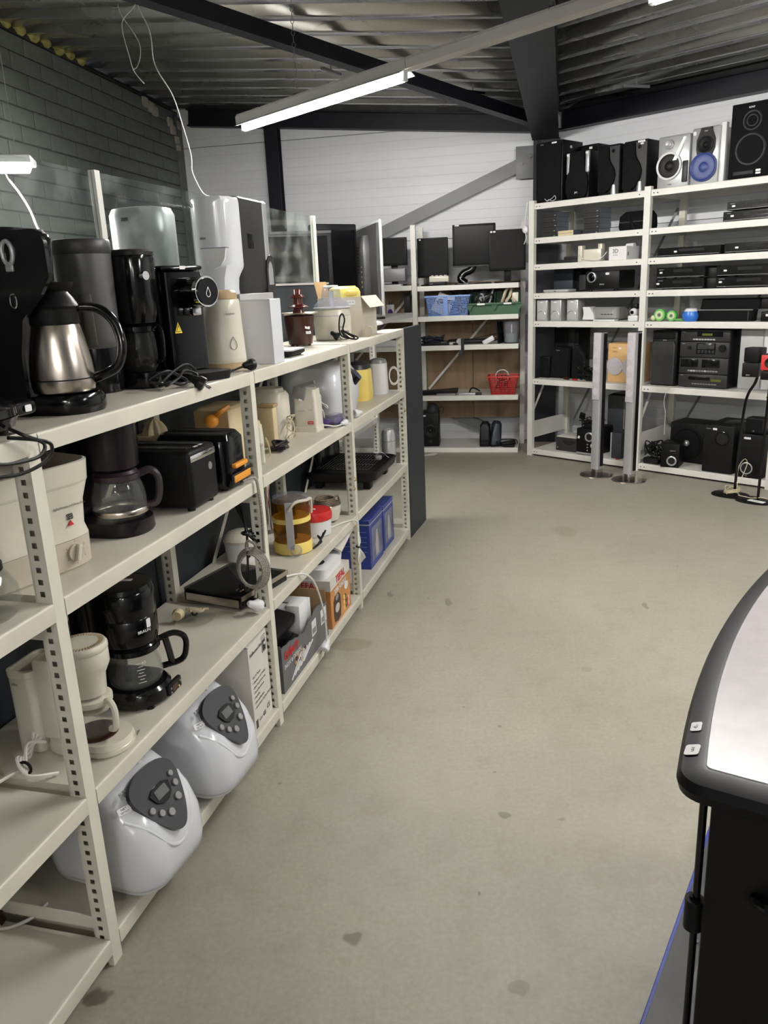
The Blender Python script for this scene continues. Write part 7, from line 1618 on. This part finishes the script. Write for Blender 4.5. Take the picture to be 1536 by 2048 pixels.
cord(t, [(-0.08, 0, 0.05), (-0.05, -0.04, 0.13), (-0.02, -0.03, 0.21), (0.02, -0.02, 0.22), (0.01, -0.03, 0.15), (-0.02, -0.05, 0.10), (0.02, -0.06, 0.06), (0.06, -0.05, 0.09), (0.03, -0.03, 0.13)], 0.014, M_cordc); P(t, 'sponge', G().box(0.03, 0.09, -0.04, 0.04, 0.0, 0.18, b=0.01), M_cream); P(t, 'dark_adapter', G().box(-0.06, 0.02, -0.02, 0.06, 0.0, 0.10, b=0.008), M_blackm)

ZB3 = 1.020
t = thing('cable_pile', 'bundle of dark blue grey cables at the left of the cable shelf', 'cord', BF, 0.14, 0.09, ZB3)
random.seed(71)
for i in range(7): cord(t, [(random.uniform(-0.09, 0.11), random.uniform(-0.04, 0.10), random.uniform(0.008, 0.085)) for k in range(8)], 0.008, mat('cord_navy', (0.012, 0.014, 0.028), 0.5))
t = thing('laptop', 'flat black laptops lying on the cable shelf', 'laptop', BF, 0.18, 0.02, ZB3)
P(t, 'lower_slab', G().box(-0.14, 0.22, 0, 0.05, 0, 0.022, b=0.003), M_blackm); P(t, 'upper_slab', G().box(0.10, 0.45, 0.09, 0.30, 0, 0.035, b=0.003), M_blackm); P(t, 'antenna', G().bar((0.30, 0.12, 0.04), (0.58, 0.20, 0.085), 0.006, 0.006), M_blackm)
t = thing('usb_hub', 'grey cable reel with a dark strap dangling over the shelf edge', 'cable reel', BF, 0.44, 0.0, ZB3)
P(t, 'reel', G().cyl((-0.03, 0.02, 0.03), (-0.03, 0.07, 0.03), 0.03, n=20), M_lgrey); P(t, 'strap', G().bar((0.0, -0.004, 0.06), (0.0, -0.004, -0.05), 0.006, 0.03, up=(1, 0, 0)), M_conegr); P(t, 'strap_end', G().bar((-0.01, -0.006, -0.05), (-0.03, -0.006, -0.10), 0.006, 0.028, up=(1, 0, 0)), MATS['cord_navy'])
P(t, 'light_plug', G().at(-0.10, 0.03, 0.015, 0, 0, 0.3).box(-0.03, 0.03, -0.012, 0.012, -0.012, 0.012, b=0.004), M_lgrey)
t = thing('power_adapter', 'white plug-in adapter lying tilted on the cable shelf', 'adapter', BF, 0.68, 0.03, ZB3)
P(t, 'body', G().at(0, 0, 0.035, 0, math.radians(-28), 0).box(-0.06, 0.05, 0, 0.05, -0.022, 0.022, b=0.006), M_white); P(t, 'pin', G().cyl((0.045, 0.01, 0.062), (0.07, 0.008, 0.07), 0.004, n=6), M_chrome); P(t, 'pin', G().cyl((0.045, 0.035, 0.062), (0.07, 0.035, 0.07), 0.004, n=6), M_chrome)
t = thing('black_panel', 'thin black tablet standing upright beside the clear jar', 'tablet', BF, 0.795, 0.10, ZB3, math.radians(70))
P(t, 'slab', G().at(0, 0, 0, math.radians(-6)).box(-0.07, 0.07, 0, 0.010, 0, 0.20, b=0.003), M_blackm); P(t, 'screen', G().at(0, 0, 0, math.radians(-6)).box(-0.06, 0.06, -0.001, 0.0, 0.01, 0.19), M_screen)
t = thing('clear_jar', 'clear plastic spindle tub of discs at the right of the cable shelf', 'disc tub', BF, 0.885, 0.12, ZB3)
P(t, 'cover', G().lathe([(0.066, 0.0), (0.068, 0.19), (0.064, 0.198), (0.01, 0.20)], 28), M_clearp); P(t, 'discs', G().lathe([(0.060, 0.004), (0.060, 0.09)], 28), mat('disc_stack', (0.20, 0.25, 0.20), 0.3)); P(t, 'spindle', G().cyl((0, 0, 0.09), (0, 0, 0.17), 0.006), M_white); P(t, 'base', G().lathe([(0.072, 0), (0.072, 0.006)], 28), M_blackm)

ZB2 = 0.548
t = thing('keyboard', 'long dark keyboards and remote lying on the second lowest shelf', 'keyboard', BF, 0.20, 0.04, ZB2)
P(t, 'slab', G().at(0, 0.02, 0, 0, math.radians(-3), 0.05).box(-0.17, 0.18, 0, 0.12, 0.012, 0.045, b=0.004), M_blackm); P(t, 'lower_slab', G().box(-0.02, 0.16, -0.02, 0.09, 0.0, 0.018, b=0.003), M_grey)
t = thing('silver_remote', 'row of silver and white remotes beside the dark keyboards', 'remote control', BF, 0.49, 0.03, ZB2)
P(t, 'remote', G().box(-0.10, 0.06, 0, 0.04, 0, 0.02, b=0.004), M_silver); P(t, 'remote', G().box(-0.06, 0.11, 0.05, 0.085, 0, 0.02, b=0.004), M_lgrey); P(t, 'black_loop', G().tube([(0.0, 0.06, 0.02), (0.02, 0.05, 0.06), (0.06, 0.05, 0.055), (0.10, 0.05, 0.03)], 0.007), M_blackm); P(t, 'clip', G().box(0.06, 0.12, 0.0, 0.03, 0, 0.025, b=0.004), M_dgrey)
basket('plastic_basket', 'red lattice basket with white cables on the back rack', 0.81, 0.02, ZB2, 0.275, 0.215, 0.20, 0.175, M_redb, 9, 17)
t = thing('cable_pile', 'white and dark cables looping out of the red basket', 'cord', BF, 0.80, 0.11, ZB2 + 0.006)
random.seed(81)
for i in range(5): cord(t, [(random.uniform(-0.07, 0.07), random.uniform(-0.05, 0.05), random.uniform(0.03, 0.17)) for k in range(7)], 0.005, M_cordb)
for i in range(3): cord(t, [(0.0 + 0.06 * math.cos(a_ + i), -0.02 + .01 * i, 0.165 + 0.055 * math.sin(a_ + i) ) for a_ in [k * 0.7 for k in range(10)]], 0.004, M_cordw)
ZB1 = 0.045
t = thing('loudspeaker', 'black bookshelf loudspeaker on the bottom of the back rack', 'speaker', BF, 0.108, 0.06, ZB1, math.radians(4))
cabinet(t, 0.165, 0.20, 0.335, M_blackm); cone(t, 0.0, 0.155, 0.060, -0.004, M_conegr, M_blackm); P(t, 'port', G().cyl((0, -0.002, 0.275), (0, 0.0, 0.275), 0.020), M_hole); P(t, 'knob', G().cyl((0, -0.010, 0.055), (0, 0, 0.055), 0.016), M_conegr); sticker(t, (-0.055, -0.001, 0.305), 0.024, 0.014, FRONT)
t = thing('desk_lamp_head', 'small grey dome speaker lying on the black bookshelf loudspeaker', 'speaker', BF, 0.13, 0.10, ZB1 + 0.336)
P(t, 'dome', G().lathe([(0.06, 0.0), (0.062, 0.01), (0.055, 0.05), (0.03, 0.08), (0.005, 0.09)], 24), M_conegr); P(t, 'cable', G().tube([(0.055, 0.0, 0.03), (0.09, 0.0, 0.05), (0.105, -0.02, 0.03), (0.10, -0.05, -0.01)], 0.003), M_cordb)
t = thing('pc_speaker', 'black desktop speaker with grey oval grille, upright one of the pair', 'speaker', BF, 0.635, 0.05, ZB1)
P(t, 'cabinet', G().stack([(rrect(0.10, 0.11, 0.02, 4, 0, 0.055), 0), (rrect(0.105, 0.115, 0.02, 4, 0, .055), 0.06), (rrect(0.095, 0.10, 0.03, 4, 0, .06), 0.20), (rrect(0.06, 0.06, 0.02, 4, 0, .07), 0.235)]), M_blackm); P(t, 'grille', G().stack([(rrect(0.08, 0.02, 0.009, 4, 0, 0.002), 0.07), (rrect(0.084, 0.02, 0.009, 4, 0, .002), 0.19), (rrect(0.05, 0.02, 0.009, 4, 0, .012), 0.215)]), M_conegr)
for x in (-0.025, 0.0, 0.025): P(t, 'knob', G().cyl((x, -0.008, 0.035), (x, 0, 0.035), 0.008, n=12), M_conegr)
t = thing('pc_speaker', 'dark blue desktop speaker leaning back, right one of the pair', 'speaker', BF, 0.745, 0.05, ZB1, math.radians(18))
P(t, 'cabinet', G().at(0, 0.02, 0.0, math.radians(-10), math.radians(10), 0).stack([(rrect(0.10, 0.10, 0.02, 4, 0, 0.055), 0.01), (rrect(0.105, 0.11, 0.02, 4, 0, .055), 0.06), (rrect(0.09, 0.09, 0.03, 4, 0, .06), 0.22), (rrect(0.06, 0.05, 0.02, 4, 0, .07), 0.25)]), mat('plastic_navy', (0.012, 0.016, 0.028), 0.4)); P(t, 'foot', G().box(-0.05, 0.06, 0.0, 0.10, 0, 0.012, b=0.003), M_blackm)
t = thing('ac_adapter', 'black adapters and cords at the right end of the lowest back shelf', 'adapter', BF, 0.87, 0.05, ZB1)
P(t, 'brick', G().at(0, 0, 0, 0, math.radians(-8), 0.3).box(-0.07, 0.07, 0, 0.06, 0.012, 0.05, b=0.006), M_blackm); cord(t, [(-0.06, 0.02, 0.01), (-0.10, 0.0, 0.02), (-0.12, 0.04, 0.05), (-0.05, 0.06, 0.06), (0.06, 0.04, 0.06), (0.075, 0.0, 0.03)], 0.005, M_cordb)
P(t, 'lower_brick', G().box(-0.05, 0.05, -0.03, 0.02, 0, 0.02, b=0.004), M_blackm)
single('paper_sheet', G().box(-0.07, 0.07, -0.03, 0.03, 0, 0.001).at(0.05, 0.02, 0.001, 0, 0, 0.3).box(-0.05, 0.05, -0.03, 0.03, 0, 0.001), M_paper, 'white paper scraps on the floor before the black bookshelf loudspeaker', 'paper', WORLD, 0.44, 7.46, 0.0, 0.2)
# steel stay seen below the plywood
single('wall_stay', G().bar((0.24, 0.56, 0.30), (0.72, 0.56, 0.10), 0.05, 0.09), M_steelg, 'dark grey sloping steel stay behind the bottom of the back rack', 'brace', BF, 0, 0, 0)

# ================================================================== TELEVISIONS BEHIND THE PARTITION
t = thing('television', 'big television seen from behind at a slant with a white frame edge', 'television', LF, 5.60, 0.325, 1.342, math.radians(-154.1))
P(t, 'frame', G().box(-1.46, 0.0, -0.008, 0.012, 0.04, 0.685, b=0.004), M_silver)
P(t, 'back_shell', G().stack([(rrect(1.43, 0.02, 0.008, 3, -0.735, -0.014), 0.05), (rrect(1.43, 0.03, 0.008, 3, -0.735, -0.018), 0.36), (rrect(1.43, 0.02, 0.008, 3, -0.735, -.014), 0.665)]), M_dgrey)
bx_ = P(t, 'electronics_bulge', G().stack([(rrect(0.96, 0.06, 0.02, 4, -0.76, -0.048), 0.07), (rrect(1.0, 0.07, 0.02, 4, -0.76, -.053), 0.16), (rrect(1.0, 0.07, 0.02, 4, -0.76, -.053), 0.52), (rrect(0.9, 0.05, 0.02, 4, -0.76, -.043), 0.60)]), M_dgrey)
for i in range(5): P(bx_, 'socket', G().cyl((-0.31, -0.092, 0.24 + i * 0.035), (-0.31, -0.088, 0.24 + i * 0.035), 0.007, n=10), M_gold)
for i in range(9): P(bx_, 'vent', G().box(-0.60, -0.42, -0.0895, -0.0875, 0.34 + i * 0.022, 0.348 + i * 0.022), M_hole)
P(bx_, 'type_label', G().box(-1.02, -0.97, -0.0892, -0.0875, 0.26, 0.38), M_lgrey)
P(t, 'foot', G().box(-0.56, -0.43, -0.10, 0.10, 0.0, 0.014, b=0.004), M_black); P(t, 'foot', G().box(-1.2, -1.07, -0.10, 0.10, 0.0, 0.014, b=0.004), M_black)
P(t, 'foot_neck', G().box(-0.52, -0.47, -0.01, 0.02, 0.014, 0.045), M_black); P(t, 'foot_neck', G().box(-1.16, -1.11, -0.01, 0.02, 0.014, 0.045), M_black)
t = thing('television', 'dark flat television behind the far plexiglass screen', 'television', LF, 5.30, 1.02, 1.30, math.radians(-62))
P(t, 'case', G().box(-0.50, 0.42, 0, 0.07, 0.04, 0.665, b=0.008), M_blackm); P(t, 'screen', G().box(-0.47, 0.39, -0.002, 0.002, 0.07, 0.635), M_screen); P(t, 'foot', G().box(-0.2, 0.2, -0.05, 0.12, 0.0, 0.04, b=0.006), M_black); P(t, 'top_frame', G().box(-0.50, 0.42, -0.004, 0.01, 0.650, 0.668), M_dgrey)
t = thing('television', 'thick edged black television between the plexiglass and the slanted one', 'television', LF, 5.62, 0.76, 1.343, math.radians(-40))
P(t, 'case', G().box(-0.05, 0.30, 0, 0.10, 0.02, 0.68, b=0.01), M_blackm); P(t, 'edge', G().box(-0.056, -0.05, 0.0, 0.05, 0.03, 0.67), M_conegr); P(t, 'screen', G().box(-0.03, 0.28, -0.002, 0.002, 0.06, 0.64), M_screen); P(t, 'foot', G().box(0.0, 0.25, -0.03, 0.13, 0, 0.02), M_black)
rackT = thing('shelving_rack', 'white rack end holding the televisions beyond the partition', 'shelving', LF, 5.92, 0.45, 0)
P(rackT, 'shelf_board', board_mesh(1.20, 0.72, M_rack2, 0.04), None, loc=(0, 0, 1.342)); P(rackT, 'shelf_board', board_mesh(1.20, 0.36, M_rack2, 0.04), None, loc=(0, 0.36, 0.6))
for x in (0.04, 1.16):
    for y in (0.34, 0.675): P(rackT, 'upright', umB, None, loc=(x, y, 0))
t = thing('printed_can', 'small printed packet standing on the back rack beside the slanted television', 'packet', BF, -0.245, 0.03, ZB4)
P(t, 'pack', G().box(-0.03, 0.04, 0, 0.04, 0, 0.12, b=0.003), M_lgrey); P(t, 'print', G().at(0.005, 0, 0.05).prism(ell(0.025, 0.03, 14), -0.001, 0, 'y'), M_purple); P(t, 'cap', G().at(0.005, 0.02, 0.12).lathe([(0.018, 0), (0.015, 0.03)], 12), M_dgrey)
t = thing('monitor_arm', 'dark upright monitor foot under the back rack top shelf', 'monitor foot', BF, -0.10, 0.16, ZB4)
P(t, 'post', G().box(-0.03, 0.03, 0, 0.04, 0.012, 0.22, b=0.004), M_conegr); P(t, 'plate', G().box(-0.07, 0.06, -0.06, 0.10, 0, 0.012, b=0.003), M_blackm)
t = thing('scanner_slab', 'white flat device lying on the back rack behind the far end of the left rack', 'scanner', BF, -0.30, 0.03, ZB3 + 0.0)
P(t, 'body', G().box(-0.22, 0.22, 0, 0.30, 0, 0.06, b=0.006), M_white); P(t, 'lid', G().box(-0.21, 0.21, 0.01, 0.29, 0.06, 0.075, b=0.004), M_dgrey)

# ================================================================== TABLE AT THE RIGHT
TF = Frame((0.405, 0.990), (0.8387, -0.5446))       # x right, y away along the left edge
t = thing('trolley_table', 'black trolley cabinet with a grey marbled top and bowed black edge', 'table', TF, 0, 0, 0)
def bow(inset):
    L_, W2 = 1.05, 0.80
    R_ = max(0.045 - inset, 0.010)
    bulge = lambda y: 0.045 * (1 - (2 * y / L_ - 1) ** 2)
    pts = []
    cy = inset + R_; cx = inset + R_ - bulge(cy)
    for i in range(8): a_ = math.radians(270 - 84 * i / 7); pts.append((cx + R_ * math.cos(a_), cy + R_ * math.sin(a_)))
    for i in range(1, 16):
        y = cy + (L_ - 2 * cy) * i / 16; pts.append((inset - bulge(y), y))
    cy2 = L_ - cy
    for i in range(8): a_ = math.radians(174 - 84 * i / 7); pts.append((cx + R_ * math.cos(a_), cy2 + R_ * math.sin(a_)))
    return pts + [(W2, L_ - inset), (W2, inset)]
P(t, 'edge_frame', G().stack([(bow(0.018), 0.852), (bow(0.004), 0.862), (bow(0.0), 0.876), (bow(0.006), 0.890), (bow(0.034), 0.899), (bow(0.040), 0.8985)]), mat('edge_black', (0.006, 0.006, 0.007), 0.42, var=0.1, spec=0.22))
P(t, 'marbled_top', G().stack([(bow(0.040), 0.8985), (bow(0.041), 0.9)]), M_foilpv, label='grey marbled laminate')
P(t, 'body', G().box(0.046, 0.80, 0.025, 1.0, 0.10, 0.852, b=0.006), mat('cabinet_black', (0.005, 0.005, 0.005), 0.42, var=0.2, bump=.05, bscale=300, spec=0.25))
P(t, 'side_panel', G().box(0.038, 0.046, 0.09, 0.97, 0.12, 0.80, b=0.003), MATS['cabinet_black'])
P(t, 'handle', G().at(0, 0, 0).tube([(0.115, 0.016, 0.722), (0.135, 0.004, 0.728), (0.165, -0.004, 0.728), (0.20, -0.006, 0.726), (0.30, -0.006, 0.722), (0.42, 0.0, 0.72)], 0.010, n=8), M_black)
P(t, 'handle_collar', G().cyl((0.165, -0.004, 0.728), (0.20, -0.006, 0.726), 0.013, n=12), M_black)
rd = P(t, 'hinge_rod', G().cyl((0.032, 0.055, 0.10), (0.032, 0.055, 0.853), 0.006, n=12), M_black)
for z in (0.60, 0.28):
    hg = P(t, 'hinge', G().cyl((0.030, 0.055, z), (0.030, 0.055, z + 0.055), 0.0145, n=18), M_blackm); P(hg, 'bolt', G().cyl((0.030, 0.055, z + 0.055), (0.030, 0.055, z + 0.060), 0.008, n=10), M_chrome if False else M_black)
    P(hg, 'bracket', G().box(0.030, 0.046, 0.047, 0.063, z + 0.008, z + 0.047), M_blackm)
for (x, y) in ((0.15, 0.12), (0.15, 0.9), (0.7, 0.12), (0.7, 0.9)): P(t, 'leg', G().cyl((x, y, 0.052), (x, y, 0.10), 0.025), M_blackm)
sticker(t, (-0.0035, 0.155, 0.8955), 0.028, 0.017, (-0.31, 0, PI / 2 + 0.1), s='45,-', ts=0.009); sticker(t, (0.005, 0.085, 0.8955), 0.030, 0.022, (-0.31, 0, PI / 2 + .05), s='tafel', ts=0.008, m=M_paper)
t = thing('base_board', 'dark board with blue edge lying on the floor under the trolley cabinet', 'board', TF, 0, 0, 0)
P(t, 'blue_board', G().box(-0.108, 0.95, -0.35, 1.12, 0, 0.022, b=0.002, seg=1), M_bluemat); P(t, 'dark_board', G().box(-0.095, 0.93, -0.35, 1.10, 0.022, 0.050, b=0.004), M_dfloor); P(t, 'inner_mat', G().box(-0.03, 0.90, -0.35, 1.05, 0.050, 0.0515), mat('mat_grey', (0.10, 0.10, 0.10), 0.55, var=0.3, scale=12)); P(t, 'screw', G().cyl((-0.045, 0.62, 0.05), (-0.045, 0.62, 0.053), 0.006, n=8), M_chrome)

# ================================================================== LOOSE WIRES FROM THE ROOF
def ray_pt(u, v, D):
    f = 1584.1
    d = _rt * ((u - 768) / f) - _up * ((v - 1024) / f) + _fw
    return Vector((0, 0, 1.6)) + d * D
wire('hanging_wire', [ray_pt(260, -40, 4.6), ray_pt(275, 10, 4.6), ray_pt(300, 65, 4.6), ray_pt(310, 130, 4.65), ray_pt(345, 190, 4.7), ray_pt(365, 250, 4.7), ray_pt(382, 310, 4.7), ray_pt(385, 345, 4.7), ray_pt(405, 385, 4.7), ray_pt(420, 394, 4.7), ray_pt(428, 408, 4.75)], 0.0032, M_cordw, 'long white wire hanging from the roof down behind the white dispenser')
wire('hanging_wire', [ray_pt(272, -30, 4.7), ray_pt(270, 10, 4.7), ray_pt(247, 38, 4.7), ray_pt(245, 62, 4.7), ray_pt(258, 110, 4.7), ray_pt(268, 142, 4.7), ray_pt(288, 167, 4.7)], 0.0026, M_cordw, 'white wire loop dangling from the roof, ending highest at the left')
wire('hanging_wire', [ray_pt(230, -20, 4.75), ray_pt(240, 25, 4.75), ray_pt(262, 58, 4.75), ray_pt(278, 85, 4.75), ray_pt(281, 110, 4.75), ray_pt(275, 132, 4.75), ray_pt(268, 139, 4.74)], 0.0022, M_cordw, 'thin white wire curling back on itself below the roof deck')
wire('power_cable', [ray_pt(8, 335, 3.9), ray_pt(15, 355, 3.8), ray_pt(38, 385, 3.4), ray_pt(60, 420, 3.0), ray_pt(75, 455, 2.7), ray_pt(92, 475, 2.45), ray_pt(103, 483, 2.4)], 0.0045, M_cordw, 'white cable running from the pendant luminaire down behind the coffee machines')
wire('power_cable', [BF.w(1.02, 0.52, 3.0), BF.w(1.03, 0.50, 2.92), BF.w(1.08, 0.5, 2.84), BF.w(1.13, 0.5, 2.76)], 0.008, M_cordb, 'short black cable hanging from the eave beam beside the column')
t = thing('socket_strip', 'white socket hanging on a cord at the corner upright', 'socket', RF, -0.055, -0.02, 0)
P(t, 'socket', G().at(0, 0, 2.0).sphere((0, 0, 0), 0.028, 14, 8, 1.1, 0.6), M_white); P(t, 'cord', G().tube([(0.02, 0.0, 2.22), (0.012, -0.002, 2.15), (0.002, -0.002, 2.08), (0.0, 0.0, 2.02)], 0.004), M_cordw); P(t, 'lower_cord', G().tube([(0.0, 0.0, 1.98), (0.01, 0.0, 1.93), (-0.01, 0.0, 1.88)], 0.003), M_cordw)
# little roof clips
for i, (x, y, z, a_, lb) in enumerate(((2.10, 6.80, 3.02, 0.3, 'small steel hanger clip under the right roof deck'), (-0.25, 6.6, 3.17, 1.0, 'small steel hanger clip under the left roof deck'), (0.85, 6.95, 3.06, 0.6, 'small black bracket under the left roof deck by the brace'))):
    t = thing('roof_clip', lb, 'bracket', WORLD, x, y, z, a_)
    P(t, 'bar', G().box(-0.12, 0.12, -0.012, 0.012, -0.04, -0.02, b=0.003), M_steelg if i < 2 else M_blackm); P(t, 'rod', G().cyl((0, 0, -0.04), (0, 0, 0.03), 0.006), M_steelg)
